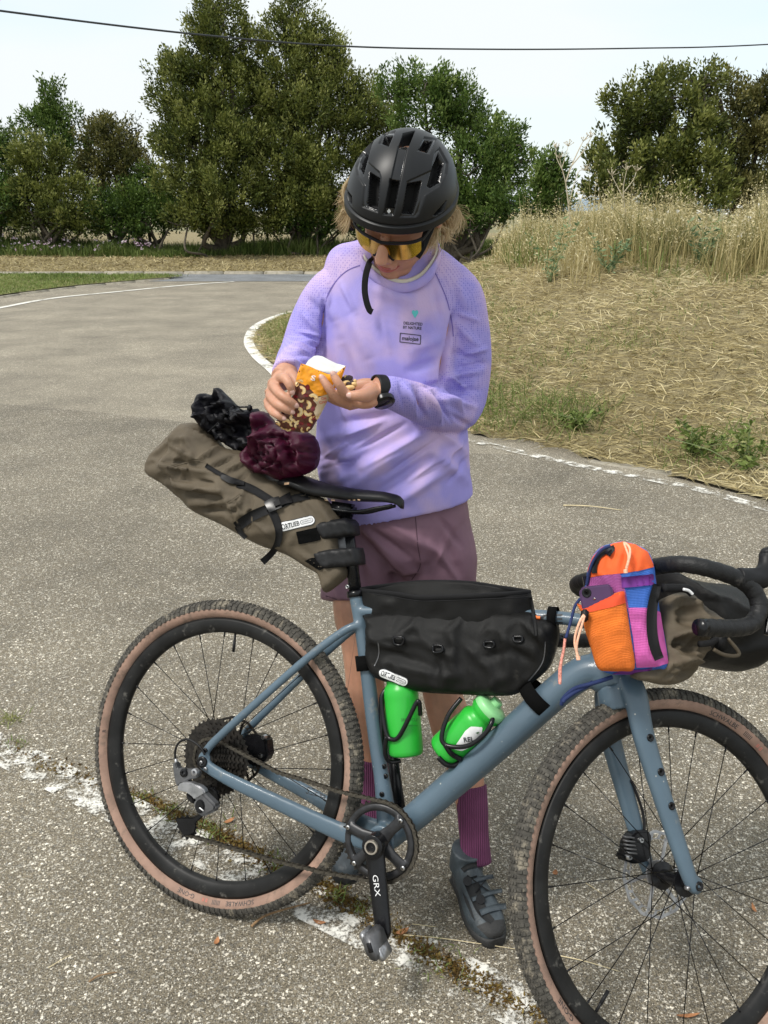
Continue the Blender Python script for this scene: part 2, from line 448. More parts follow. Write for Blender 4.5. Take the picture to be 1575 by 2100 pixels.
# ================================================================ the setting
def asphalt(name, base, stone, scale, mortar, bump=0.9):
    def build(nt, b, t, last):
        N = nt.nodes.new; Lk = nt.links.new
        g = N('ShaderNodeNewGeometry')
        def layer(sc_, thr, lo, hi):
            dis = N('ShaderNodeTexNoise'); dis.inputs['Scale'].default_value = sc_ * 1.5; dis.inputs['Detail'].default_value = 2; Lk(g.outputs['Position'], dis.inputs['Vector'])
            sv = N('ShaderNodeVectorMath'); sv.operation = 'SCALE'; sv.inputs['Scale'].default_value = 1.7 / sc_; Lk(dis.outputs['Color'], sv.inputs[0])
            ad = N('ShaderNodeVectorMath'); ad.operation = 'ADD'; Lk(g.outputs['Position'], ad.inputs[0]); Lk(sv.outputs[0], ad.inputs[1])
            v = N('ShaderNodeTexVoronoi'); v.inputs['Scale'].default_value = sc_; Lk(ad.outputs[0], v.inputs['Vector'])
            sp = N('ShaderNodeSeparateColor'); Lk(v.outputs['Color'], sp.inputs['Color'])
            # each cell carries a stone of its own size, or none
            rr_ = N('ShaderNodeMapRange'); rr_.inputs['From Min'].default_value = thr; rr_.inputs['From Max'].default_value = 1; rr_.inputs['To Min'].default_value = 0.08; rr_.inputs['To Max'].default_value = 0.62; Lk(sp.outputs['Red'], rr_.inputs['Value'])
            su = N('ShaderNodeMath'); su.operation = 'SUBTRACT'; Lk(rr_.outputs['Result'], su.inputs[0]); Lk(v.outputs['Distance'], su.inputs[1])
            mk = N('ShaderNodeMapRange'); mk.inputs['From Min'].default_value = -0.02; mk.inputs['From Max'].default_value = 0.10; Lk(su.outputs[0], mk.inputs['Value'])
            cr_ = N('ShaderNodeMix'); cr_.data_type = 'RGBA'; cr_.inputs['A'].default_value = (*lo, 1); cr_.inputs['B'].default_value = (*hi, 1); Lk(sp.outputs['Green'], cr_.inputs['Factor'])
            return mk.outputs['Result'], cr_.outputs['Result']
        st_ = np.array(stone); m_a, c_a = layer(scale, .2, st_ * .14, st_); m_b, c_b = layer(scale * 2.1, .08, st_ * .16, st_ * .9)
        nb = N('ShaderNodeTexNoise'); nb.inputs['Scale'].default_value = scale * 2.5; nb.inputs['Detail'].default_value = 4; Lk(g.outputs['Position'], nb.inputs['Vector'])
        r = N('ShaderNodeValToRGB'); r.color_ramp.elements[0].position = .35; r.color_ramp.elements[0].color = (*mortar, 1); r.color_ramp.elements[1].position = .65; r.color_ramp.elements[1].color = (*(np.array(base) * 1.5), 1); Lk(nb.outputs['Fac'], r.inputs['Fac'])
        m0 = N('ShaderNodeMix'); m0.data_type = 'RGBA'; Lk(m_b, m0.inputs['Factor']); Lk(r.outputs['Color'], m0.inputs['A']); Lk(c_b, m0.inputs['B'])
        mx1 = N('ShaderNodeMix'); mx1.data_type = 'RGBA'; Lk(m_a, mx1.inputs['Factor']); Lk(m0.outputs['Result'], mx1.inputs['A']); Lk(c_a, mx1.inputs['B'])
        # wide stains and wear
        n = N('ShaderNodeTexNoise'); n.inputs['Scale'].default_value = 1.3; n.inputs['Detail'].default_value = 7; n.inputs['Roughness'].default_value = 0.65; Lk(g.outputs['Position'], n.inputs['Vector'])
        rr = N('ShaderNodeMapRange'); rr.inputs['From Min'].default_value = 0.3; rr.inputs['From Max'].default_value = 0.7; rr.inputs['To Min'].default_value = 0.70; rr.inputs['To Max'].default_value = 1.25; Lk(n.outputs['Fac'], rr.inputs['Value'])
        mu = N('ShaderNodeMix'); mu.data_type = 'RGBA'; mu.blend_type = 'MULTIPLY'; mu.inputs['Factor'].default_value = 1
        Lk(mx1.outputs['Result'], mu.inputs['A']); Lk(rr.outputs['Result'], mu.inputs['B'])
        Lk(mu.outputs['Result'], b.inputs['Base Color'])
        m2 = N('ShaderNodeMath'); m2.operation = 'MULTIPLY_ADD'; m2.inputs[1].default_value = 0.5; Lk(m_b, m2.inputs[0]); Lk(m_a, m2.inputs[2])
        m3 = N('ShaderNodeMath'); m3.operation = 'MULTIPLY_ADD'; m3.inputs[1].default_value = 0.5; Lk(nb.outputs['Fac'], m3.inputs[0]); Lk(m2.outputs[0], m3.inputs[2])
        bu = N('ShaderNodeBump'); bu.inputs['Strength'].default_value = bump; bu.inputs['Distance'].default_value = 0.0035
        Lk(m3.outputs[0], bu.inputs['Height']); Lk(bu.outputs['Normal'], b.inputs['Normal'])
    return material(name, base, 0.85, build=build)
M_ASPH = asphalt('coarse asphalt', (0.185, 0.157, 0.11), (0.96, 0.88, 0.73), 128, (0.04, 0.033, 0.022), 1.0)
M_ASPH2 = asphalt('pale worn asphalt', (0.23, 0.20, 0.15), (0.72, 0.65, 0.52), 110, (0.09, 0.077, 0.054), 0.7)
M_ASPH3 = asphalt('blue grey asphalt', (0.17, 0.18, 0.19), (0.3, 0.31, 0.32), 90, (0.12, 0.12, 0.12), 0.4)
def paint_mat(name, lo, hi, scale):
    def build(nt, b, t, last):
        N = nt.nodes.new; Lk = nt.links.new
        g = N('ShaderNodeNewGeometry')
        n = N('ShaderNodeTexNoise'); n.inputs['Scale'].default_value = scale; n.inputs['Detail'].default_value = 9; n.inputs['Roughness'].default_value = 0.72; Lk(g.outputs['Position'], n.inputs['Vector'])
        n2 = N('ShaderNodeTexNoise'); n2.inputs['Scale'].default_value = scale * 0.16; n2.inputs['Detail'].default_value = 3; Lk(g.outputs['Position'], n2.inputs['Vector'])
        a = N('ShaderNodeMath'); a.operation = 'MULTIPLY_ADD'; a.inputs[1].default_value = 0.55; Lk(n2.outputs['Fac'], a.inputs[0])
        h_ = N('ShaderNodeMath'); h_.operation = 'MULTIPLY'; h_.inputs[1].default_value = 0.5; Lk(n.outputs['Fac'], h_.inputs[0]); Lk(h_.outputs[0], a.inputs[2])
        r = N('ShaderNodeValToRGB'); r.color_ramp.elements[0].position = lo; r.color_ramp.elements[1].position = hi; Lk(a.outputs[0], r.inputs['Fac'])
        Lk(r.outputs['Color'], b.inputs['Alpha'])
        bu = N('ShaderNodeBump'); bu.inputs['Strength'].default_value = 0.5; bu.inputs['Distance'].default_value = 0.003; Lk(n.outputs['Fac'], bu.inputs['Height']); Lk(bu.outputs['Normal'], b.inputs['Normal'])
    return material(name, (0.68, 0.66, 0.6), 0.8, var=0.15, build=build)
M_PAINT = paint_mat('road paint', 0.40, 0.50, 22)
M_PAINTW = paint_mat('worn road paint', 0.512, 0.60, 110)
M_PAINTM = paint_mat('half worn road paint', 0.50, 0.60, 75)

def sheet(name, poly, z, mat, kind='structure', label=None, cat=None):
    V = np.array([[x, y, z] for x, y in poly]); o = obj(name, V, [list(range(len(V)))], mat, smooth=False)
    return prop(o, label, cat, kind=kind)
def strip2d(path, w):
    P = np.asarray(path, float); t = np.gradient(P, axis=0); t /= np.linalg.norm(t, axis=1)[:, None]
    n = np.stack([-t[:, 1], t[:, 0]], 1); w = np.asarray(w, float).reshape(-1, 1) if np.ndim(w) else w
    return np.vstack([P + n * w / 2, (P - n * w / 2)[::-1]])
def strip(name, path, w, z, mat):
    P = np.asarray(path, float); n = len(P); t = np.gradient(P, axis=0); t /= np.linalg.norm(t, axis=1)[:, None]
    nn = np.stack([-t[:, 1], t[:, 0]], 1)
    V = np.vstack([np.c_[P + nn * w / 2, np.full(n, z)], np.c_[P - nn * w / 2, np.full(n, z)]])
    return prop(obj(name, V, [[i + n, i + 1 + n, i + 1, i] for i in range(n - 1)], mat, smooth=False), kind='structure')

def soil(name, cols, scale):
    def build(nt, b, t, last):
        N = nt.nodes.new; Lk = nt.links.new
        g = N('ShaderNodeNewGeometry'); n = N('ShaderNodeTexNoise'); n.inputs['Scale'].default_value = scale; n.inputs['Detail'].default_value = 10; n.inputs['Roughness'].default_value = 0.7
        Lk(g.outputs['Position'], n.inputs['Vector'])
        r = N('ShaderNodeValToRGB'); els = r.color_ramp.elements
        els[0].position = 0.3; els[0].color = (*cols[0], 1); els[1].position = 0.72; els[1].color = (*cols[-1], 1)
        for i, c in enumerate(cols[1:-1]):
            k = els.new(0.3 + 0.42 * (i + 1) / (len(cols) - 1)); k.color = (*c, 1)
        Lk(n.outputs['Fac'], r.inputs['Fac']); Lk(r.outputs['Color'], b.inputs['Base Color'])
        bu = N('ShaderNodeBump'); bu.inputs['Strength'].default_value = 1; bu.inputs['Distance'].default_value = 0.05; Lk(n.outputs['Fac'], bu.inputs['Height']); Lk(bu.outputs['Normal'], b.inputs['Normal'])
    return material(name, cols[0], 0.95, build=build)
M_STRAW = soil('straw litter', [(0.095, 0.076, 0.036), (0.26, 0.21, 0.105), (0.46, 0.385, 0.215)], 26)
M_LAWN = soil('thin lawn', [(0.10, 0.10, 0.035), (0.15, 0.15, 0.05), (0.25, 0.2, 0.09)], 3)
M_FAR = soil('far land', [(0.12, 0.13, 0.06), (0.2, 0.18, 0.09), (0.25, 0.22, 0.12)], 0.05)

# the ground everything lies on
prop(obj('ground', [[-3000, -60, -0.06], [3000, -60, -0.06], [3000, 5000, -0.06], [-3000, 5000, -0.06]], [[0, 1, 2, 3]], M_FAR), kind='structure')
# island edge (right) and verge edge (left) in plan
g2 = lambda u, v: ground(u, v)[:2]
isl_near = [(9, -4.6), (4.6, 1.1), tuple(g2(1575, 1030)), tuple(g2(1300, 962)), tuple(g2(1120, 922)), (0.45, 6.25), (-0.45, 7.4), tuple(g2(566, 752)), tuple(g2(532, 722)), tuple(g2(520, 695)), tuple(g2(545, 668)), tuple(g2(600, 646)), (-0.35, 15.2), (1.6, 17.2), (5, 19.0), (12, 20.0), (40, 20.5)]
isl = resample(spline(isl_near, 5), 0.25)
isl_poly = np.vstack([isl, [[60, 20], [60, -4.6]]])
ver_px = [(-900, 800), (-500, 700), (-200, 645), (0, 610), (80, 599), (160, 589), (250, 581), (330, 574), (390, 570)]
ver = np.array([g2(*q) for q in ver_px]); ver = np.vstack([ver, [[-5.2, 21.2]], [[-8, 21.9]], [[-40, 22]]])
ver = resample(spline(ver, 5), 0.3)
# road sheets
sheet('road', [(-30, -6), (12, -6), (12, 20.6), (-30, 20.6)], 0.0, M_ASPH2)
near_poly = [(-30, -6), (12, -6), (12, 3.4), (2.6, 4.2), (0.9, 5.5), (0.2, 5.6), tuple(g2(640, 900)), tuple(g2(420, 872)), tuple(g2(200, 846)), tuple(g2(0, 828)), (-6, 7.6), (-30, 9)]
sheet('road_patch', near_poly, 0.004, M_ASPH)
sheet('cross_road', [(-60, 20.3), (60, 20.3), (60, 22.6), (-60, 22.6)], 0.006, M_ASPH3)
# painted lines
strip('edge_line', resample(spline([tuple(g2(-900, 860)), tuple(g2(-500, 745)), tuple(g2(-200, 672)), tuple(g2(0, 632)), tuple(g2(110, 612)), tuple(g2(240, 599)), tuple(g2(360, 587)), tuple(g2(480, 578))], 6), 0.4), 0.13, 0.008, M_PAINT)
line_out = [tuple(g2(*q)) for q in [(1700, 1075), (1575, 1046), (1440, 1008), (1300, 978), (1180, 955)]] + [(0.62, 5.85), (-0.55, 7.1)] + [tuple(g2(*q)) for q in [(556, 757), (524, 728), (510, 700), (523, 672), (560, 652), (612, 638)]] + [(-0.5, 15.5), (1.4, 17.6), (4.9, 19.4)]
lo_ = resample(spline(line_out, 6), 0.15)
cut = np.argmin(np.linalg.norm(lo_ - np.array([0.1, 6.3]), axis=1))
strip('edge_line', lo_[:cut + 1], 0.085, 0.0085, M_PAINTM); strip('edge_line', lo_[cut:], 0.12, 0.0085, M_PAINT)
A0, A1 = ground(0, 1540)[:2], ground(1100, 2085)[:2]; dA = (A1 - A0) / np.linalg.norm(A1 - A0)
strip('edge_line', resample(np.array([A0 - dA * 2.5, A1 + dA * 2.0]), 0.2), 0.11, 0.0085, M_PAINTW)

# kerbs of the verges: single stones
M_KERB = material('kerb stone', (0.33, 0.30, 0.24), 0.9, var=0.25, vscale=9, bump=0.8, bscale=60, dirt=((0.16, 0.14, 0.09), 5, 0.55))
def kerb(path, parent, n=0.9, w=0.16, h=0.05, z0=0.0):
    P = resample(path, n)
    for a, b in zip(P[:-1], P[1:]):
        d = b - a; L_ = np.linalg.norm(d); t = math.atan2(d[1], d[0]) + random.uniform(-.015, .015)
        V, Fs = bevelled(*boxm((0, 0, 0), (L_ - 0.02, w, 0.2 + h)), 0.02, 2)
        V = V @ rotm([0, 0, 1], t).T + [*(a + b) / 2, z0 - 0.1 + h / 2 + random.uniform(-.01, .012)]
        obj('kerb_stone', V, Fs, M_KERB, parent)

# banks: one sheet each
def bank_h(P):
    d = seg_dist(P, isl[:-1], isl[1:]); ins = inside(P, isl_poly); s = np.clip(d / 3.9, 0, 1); s = s * s * (3 - 2 * s) * 0.6 + s * 0.4
    far = np.clip((P[:, 1] - 15) / 5, 0, 1)
    h_ = 0.02 + 1.02 * s + 0.05 * fbm(np.c_[P, P[:, 0] * 0], 0.8, 3) * np.clip(d / 1.0, 0, 1)
    return np.where(ins, np.clip(h_, 0.012, None), -0.05)
def patch(name, poly, step, hfun, mat):
    P, T, d = fill2d(poly, step); V = np.c_[P, hfun(P)]
    return prop(obj(name, *orient(V, T), mat), kind='structure')
isl_in = isl
P0_, T0_, _ = fill2d(np.vstack([isl_poly[isl_poly[:, 0] < 26], [[26, 20.3], [26, -4.6]]]), 0.3)
bank = prop(obj('grass_bank', *orient(np.c_[P0_, bank_h(P0_)], T0_), M_STRAW), kind='structure')
def verge_h(P):
    d = seg_dist(P, ver[:-1], ver[1:]); return 0.045 + 0.18 * np.clip(d / 5, 0, 1) + 0.025 * fbm(np.c_[P, P[:, 0] * 0], 0.9, 5) * np.clip(d, 0, 1)
ver_poly = np.vstack([ver, [[-40, 30]], [[-60, 30]], [[-60, -2]]])
verge_poly = ver_poly[ver_poly[:, 1] < 21.95]
P1_, T1_, _ = fill2d(np.vstack([ver[ver[:, 0] > -24], [[-24, 21.9], [-24, 8]]]), 0.3)
verge = prop(obj('grass_verge', *orient(np.c_[P1_, verge_h(P1_)], T1_), M_LAWN), kind='structure')
def far_h(P):
    s = np.clip((P[:, 1] - 22.6) / 5, 0, 1); return 0.05 + 0.45 * s + 0.06 * fbm(np.c_[P, P[:, 0] * 0], 0.5, 8) * s
fx, fy = np.meshgrid(np.linspace(-26, 26, 80), np.r_[np.linspace(22.75, 31, 26), [36, 44]])
FV = np.stack([fx.ravel(), fy.ravel()], 1); nx = 80
far_bank = prop(obj('far_verge', np.c_[FV, far_h(FV)], np.array([[j * nx + i, j * nx + i + 1, (j + 1) * nx + i + 1, (j + 1) * nx + i] for j in range(27) for i in range(nx - 1)]), M_STRAW), kind='structure')
kerb(np.array([[-26, 22.66], [14, 22.66]]), far_bank, n=1.0, w=0.14, h=0.07)
vk = ver[(ver[:, 0] > -15) & (ver[:, 1] < 21.3)]
kerb(vk, verge, n=0.85, w=0.2, h=0.03)
# low stone kerb that shows along the foot of the bank
kn = [ground(*q)[:2] + np.array([0.05, 0.05]) for q in [(1190, 948), (1300, 968), (1420, 985), (1575, 1020), (1700, 1052)]]
kerb(np.array(kn), bank, n=0.6, w=0.12, h=0.012)

# hills far off
M_HILL = material('far hills', (0.22, 0.28, 0.33), 1.0, var=0.2, vscale=0.01)
hx = np.linspace(-2600, 2600, 90); hz = 26 + 30 * (fbm(np.c_[hx, hx * 0, hx * 0], 0.0016, 4) + 0.6)
HV = np.vstack([np.c_[hx, np.full(90, 3200.), np.full(90, -1.)], np.c_[hx, np.full(90, 3500.), np.clip(hz, 8, 99)], np.c_[hx, np.full(90, 4100.), np.full(90, -1.)]])
prop(obj('hills', HV, np.array([[j * 90 + i, j * 90 + i + 1, (j + 1) * 90 + i + 1, (j + 1) * 90 + i] for j in range(2) for i in range(89)]), M_HILL), kind='structure')
# overhead cable
M_CABLE = material('cable', (0.03, 0.035, 0.04), 0.6)
cp_ = [atY(-4200, -900, 3.0), atY(-1500, -230, 6.5), atY(-500, -48, 8.5), atY(0, 22, 10), atY(380, 68, 11.2), atY(690, 94, 12.4), atY(1000, 101, 13.6), atY(1300, 99, 14.8), atY(1575, 91, 16), atY(2100, 58, 18.5), atY(3000, -20, 23), atY(4200, -150, 30)]
o = obj('overhead_cable', *tube(spline(cp_, 12), 0.011, 6), M_CABLE)
prop(o, 'thin dark cable sagging across the pale sky above the trees', 'cable')
# ================================================================ vegetation
def leafmat(name, cols, rough=0.55, trans=0.25):
    """colour comes from the leaf's own tint (attribute), base picked between two greens"""
    m = bpy.data.materials.new(name); m.use_nodes = True; nt = m.node_tree; b = nt.nodes['Principled BSDF']
    a = nt.nodes.new('ShaderNodeAttribute'); a.attribute_name = 'tint'
    r = nt.nodes.new('ShaderNodeValToRGB'); els = r.color_ramp.elements
    els[0].position = 0; els[0].color = (*cols[0], 1); els[1].position = 1; els[1].color = (*cols[-1], 1)
    for i, c in enumerate(cols[1:-1]):
        k = els.new((i + 1) / (len(cols) - 1)); k.color = (*c, 1)
    nt.links.new(a.outputs['Fac'], r.inputs['Fac']); nt.links.new(r.outputs['Color'], b.inputs['Base Color'])
    b.inputs['Roughness'].default_value = rough; b.inputs['Specular IOR Level'].default_value = 0.3
    if trans:
        tr = nt.nodes.new('ShaderNodeBsdfTranslucent'); ms = nt.nodes.new('ShaderNodeMixShader'); ms.inputs[0].default_value = trans
        nt.links.new(r.outputs['Color'], tr.inputs['Color']); nt.links.new(b.outputs[0], ms.inputs[1]); nt.links.new(tr.outputs[0], ms.inputs[2])
        nt.links.new(ms.outputs[0], nt.nodes['Material Output'].inputs['Surface'])
    return m
def tri_mesh(name, V, T, tint, mat, parent=None, world=True):
    """V (n,k,3) per piece, T triangles of one piece, tint per piece"""
    n, k, _ = V.shape; Fs = (np.arange(n)[:, None, None] * k + np.asarray(T)[None]).reshape(-1, 3)
    Vf = V.reshape(-1, 3)
    if parent is not None and world:
        Mi = np.linalg.inv(WORLDM[parent.name]); Vf = Vf @ Mi[:3, :3].T + Mi[:3, 3]
    me = newmesh(name, Vf, Fs, smooth=False, mats=[mat])
    at = me.attributes.new('tint', 'FLOAT', 'POINT'); at.data.foreach_set('value', np.repeat(np.clip(tint, 0, 1), k).astype(np.float32))
    o = bpy.data.objects.new(name, me); C.objects.link(o)
    if parent is not None: o.parent = parent; WORLDM[o.name] = WORLDM[parent.name]
    return o
def unit(a): return a / (np.linalg.norm(a, axis=-1, keepdims=True) + 1e-9)
def leaves(P, D, ln, wd):
    """diamond leaves with a fold: at P along D"""
    n = len(P); r = unit(rng.normal(size=(n, 3))); s = unit(np.cross(D, r)); nn = np.cross(s, D)
    ln = ln[:, None]; wd = wd[:, None]
    V = np.stack([P, P + D * ln * 0.5 + s * wd * 0.5 + nn * wd * 0.15, P + D * ln, P + D * ln * 0.5 - s * wd * 0.5 + nn * wd * 0.15], 1)
    return V
def blades(P, D, ln, wd, droop):
    n = len(P); r = unit(np.c_[rng.normal(size=(n, 2)), np.zeros(n)]); s = unit(np.cross(D, r) + 1e-6)
    s = unit(np.c_[s[:, :2], s[:, 2] * 0.3]); ln = ln[:, None]; wd = wd[:, None]; dr = droop[:, None]
    h_ = unit(np.c_[D[:, :2] + 0.3 * rng.normal(size=(n, 2)), np.zeros(n)])
    m = P + D * ln * 0.55; t = P + D * ln * (1 - 0.25 * dr) + h_ * ln * 0.45 * dr - np.array([0, 0, 1.0]) * ln * 0.25 * dr
    return np.stack([P - s * wd / 2, P + s * wd / 2, m + s * wd * 0.4, m - s * wd * 0.4, t], 1)
BT5 = [[0, 1, 2], [0, 2, 3], [3, 2, 4]]
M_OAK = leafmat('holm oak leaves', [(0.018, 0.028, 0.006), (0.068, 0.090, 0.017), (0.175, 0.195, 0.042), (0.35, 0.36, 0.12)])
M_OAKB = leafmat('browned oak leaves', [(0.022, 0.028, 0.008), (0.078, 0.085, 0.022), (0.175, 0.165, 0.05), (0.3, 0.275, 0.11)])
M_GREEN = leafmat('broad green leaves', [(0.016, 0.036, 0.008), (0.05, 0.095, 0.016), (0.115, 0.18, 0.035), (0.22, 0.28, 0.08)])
M_BARK = material('bark', (0.09, 0.075, 0.055), 0.9, var=0.35, vscale=12, bump=1, bscale=30)
def tree(name, label, Y, lobes, mat, base, leaf=0.099, dens=1.0, group='trees round the road bend', spread=0.55, trunk_r=0.11, tb=0.0, clump=0.34):
    """lobes: (u, v, radius px, depth offset m); base: pixel column and ground height"""
    k = Y / F_PX * 1.02; cs = []; Rs = []
    for u, v, r, dy in lobes: cs.append(atY(u, v, Y + dy)); Rs.append(r * (Y + dy) / F_PX * 1.03)
    bx = atY(base[0], 500, Y)[0]; root = np.array([bx, Y, base[1]])
    t = thing(name, label, 'tree', root, group=group)
    P = []; D = []; tint = []; tops = []
    for c, R in zip(cs, Rs):
        nc = max(12, int(dens * 34 * (R / 0.8) ** 2))
        d = unit(rng.normal(size=(nc, 3))); d[:, 2] = np.abs(d[:, 2]) * 0.9 + d[:, 2] * 0.25; d = unit(d)
        rr = R * rng.uniform(0.45, 1.02, nc) ** 0.7; cc = c + d * rr[:, None] * np.array([1, 0.9, 1.0])
        low = cc[:, 2] < base[1] + 0.15; cc[low, 2] = base[1] + 0.15 + rng.uniform(0, .4, low.sum())
        tops.append(cc[:: max(1, nc // 5)])
        for q, dd in zip(cc, d):
            nl = int(rng.uniform(66, 124) * dens ** 0.3); cr_ = clump * rng.uniform(0.65, 1.25)
            ax = unit(dd * 0.7 + np.array([0, 0, 0.75]) + rng.normal(size=3) * 0.25)
            s = rng.normal(size=(nl, 3)); s = unit(s) * (rng.uniform(0, 1, nl) ** 0.45)[:, None] * cr_ * spread
            s = s + ax * (rng.uniform(-0.6, 1.0, nl) * cr_ * 0.95)[:, None] * (1 - 0.3 * np.linalg.norm(s, axis=1, keepdims=True))
            P.append(q + s); D.append(unit(ax * 0.55 + unit(s) * 0.7 + rng.normal(size=(nl, 3)) * 0.5))
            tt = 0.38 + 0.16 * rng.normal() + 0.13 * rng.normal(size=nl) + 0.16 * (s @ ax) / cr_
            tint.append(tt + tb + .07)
    P = np.concatenate(P); D = np.concatenate(D); tint = np.concatenate(tint); n = len(P)
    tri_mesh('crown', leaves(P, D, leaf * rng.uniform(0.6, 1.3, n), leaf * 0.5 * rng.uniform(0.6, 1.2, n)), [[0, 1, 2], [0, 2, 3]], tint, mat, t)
    ms = []
    for q in [c for c in cs]:
        mid = root * 0.5 + q * 0.5 + np.r_[rng.normal(size=2) * 0.25, -0.2]
        ms.append(tube(spline([root - [0, 0, 0.15], root * 0.75 + mid * 0.25, mid, q], 5), np.linspace(trunk_r, 0.025, 16), 7))
    for tp in tops:
        for q in tp[:5]:
            c = cs[int(np.argmin([np.linalg.norm(q - x) for x in cs]))]
            ms.append(tube(spline([c, c * 0.5 + q * 0.5 + rng.normal(size=3) * 0.08, q], 4), np.linspace(0.03, 0.008, 9), 5))
    obj('trunk', *join(*ms), M_BARK, t)
    return n
G1 = 'dense '
tree('oak_tree', 'broad dark tree at the far end of the left-hand thicket', 27, [(10, 400, 75, 0), (-40, 340, 70, 0), (20, 320, 45, 0), (-10, 440, 60, -1)], M_GREEN, (0, 0.4), tb=-0.02)
tree('oak_tree', 'slender tree with open spiky top rising from the thicket', 28, [(110, 205, 22, 0), (95, 250, 42, 0), (140, 270, 42, 0), (70, 260, 30, .3), (110, 320, 60, 0), (160, 330, 40, 0)], M_GREEN, (110, 0.4), dens=0.75, tb=0.03, clump=0.3)
tree('oak_shrub', 'bushy olive green shrub in front of the spiky-topped tree', 26.4, [(75, 345, 52, 0), (110, 400, 70, 0), (60, 430, 50, -.4), (150, 430, 45, -.3), (120, 460, 45, -.6)], M_OAK, (100, 0.42), tb=0.0)
tree('oak_tree', 'rounded brown-tinged tree between thicket and gap of sky', 27.5, [(215, 290, 40, 0), (245, 300, 42, 0), (255, 350, 52, 0), (215, 360, 50, 0), (240, 410, 55, 0)], M_OAKB, (235, 0.4), tb=-0.06)
tree('oak_shrub', 'low dark green shrub under the gap of sky', 27, [(300, 400, 48, 0), (330, 430, 42, 0), (270, 440, 50, -.5), (210, 450, 40, -.7), (300, 455, 45, -.6)], M_GREEN, (290, 0.42), tb=-0.06)
tree('oak_tree', 'tallest evergreen oak with narrow top touching the cable', 26, [(455, 25, 40, 0), (440, 85, 52, 0), (470, 110, 55, 0), (370, 165, 48, 0), (430, 175, 75, 0), (395, 240, 78, 0), (490, 230, 70, 0), (420, 320, 95, -.3), (500, 330, 80, -.5), (400, 400, 75, -.4), (470, 420, 85, -.8), (360, 300, 40, .3), (440, 450, 55, -1)], M_OAK, (460, 0.4), dens=1.05, trunk_r=0.16, tb=0.0)
tree('oak_tree', 'second tall evergreen oak, its top beside the tallest one', 26.6, [(605, 45, 38, 0), (585, 100, 55, 0), (640, 105, 45, 0), (675, 140, 42, 0), (600, 180, 80, 0), (680, 200, 60, 0), (560, 260, 75, -.2), (640, 280, 90, -.3), (720, 260, 60, 0), (580, 360, 85, -.7), (670, 380, 85, -.6), (740, 350, 60, -.2), (610, 440, 70, -1), (690, 440, 60, -1)], M_OAK, (620, 0.4), dens=1.05, trunk_r=0.16, tb=0.03)
tree('oak_tree', 'small oak squeezed between tall oaks and round green tree', 27, [(755, 205, 30, 0), (765, 260, 40, 0), (775, 330, 50, 0)], M_OAK, (765, 0.4), tb=0.06)
tree('oak_tree', 'round bright green tree rising directly behind the helmet', 24, [(810, 205, 40, 0), (870, 190, 50, 0), (930, 220, 50, 0), (950, 270, 50, 0), (880, 270, 70, 0), (1000, 310, 55, 0), (1040, 340, 45, 0), (1040, 300, 30, 0), (960, 360, 70, -.3), (1030, 395, 50, -.2), (940, 430, 60, -.6), (1000, 440, 50, -.5), (870, 400, 70, -.2)], M_GREEN, (930, 0.35), dens=1.0, tb=0.07, trunk_r=0.14)
for lb, Y_, lob, m_, bs in [
    ('low dark shrub filling the gap under the far left tree', 26.8, [(-20, 465, 45, 0), (30, 470, 40, 0)], M_GREEN, 10),
    ('leafy shrub at the foot of the spiky-topped tree', 26.0, [(70, 470, 32, 0), (130, 478, 30, 0), (180, 470, 34, 0)], M_OAK, 125),
    ('green bramble below the brown-tinged round tree', 26.2, [(220, 472, 34, 0), (265, 478, 30, 0)], M_GREEN, 240),
    ('dark bramble at the foot of the gap of sky', 26.2, [(310, 470, 36, 0), (350, 462, 34, 0), (345, 425, 30, .3)], M_GREEN, 330),
    ('dense shrub round the tallest oak trunk', 25.4, [(385, 465, 40, 0), (430, 480, 30, 0), (475, 472, 38, 0), (440, 440, 40, .5)], M_OAK, 430),
    ('dense shrub between the two tall oak trunks', 25.5, [(520, 470, 40, 0), (560, 478, 32, 0), (540, 425, 45, .5)], M_OAK, 540),
    ('dense green shrub round the second tall oak trunk', 25.6, [(605, 472, 38, 0), (650, 478, 34, 0), (695, 470, 38, 0), (640, 430, 50, .5), (735, 440, 45, .4), (740, 480, 30, 0)], M_GREEN, 650),
    ('dark shrub hidden mostly behind the shoulders', 24.5, [(790, 460, 45, 0), (850, 465, 40, 0), (800, 400, 45, .4)], M_GREEN, 810),
    ('leafy shrub under the round bright green tree', 23, [(915, 475, 32, 0), (960, 470, 36, 0), (1010, 455, 34, 0), (985, 420, 40, .3), (1045, 430, 28, 0)], M_GREEN, 965)]:
    tree('shrub', lb, Y_, lob, m_, (bs, .3), dens=1.1, tb=-.04, trunk_r=.04, group='shrubs below the trees')
tree('oak_tree', 'dark oak beyond the left-hand end of the thicket', 27.5, [(-150, 330, 75, 0), (-210, 290, 70, 0), (-180, 400, 85, 0), (-110, 420, 70, 0), (-250, 420, 80, 0)], M_OAK, (-180, .4), dens=.8)
tree('oak_tree', 'broad oak farther along the verge past the thicket', 28.5, [(-380, 300, 75, 0), (-450, 340, 80, 0), (-400, 410, 95, 0), (-330, 430, 70, 0), (-520, 420, 80, 0)], M_GREEN, (-420, .4), dens=.7)
tree('oak_tree', 'oak standing apart behind the bank past the brown-tinged one', 18.5, [(1760, 260, 80, 0), (1830, 300, 80, 0), (1720, 340, 80, 0), (1800, 390, 90, 0), (1700, 420, 60, 0)], M_OAK, (1770, .8), dens=.8, leaf=.09)
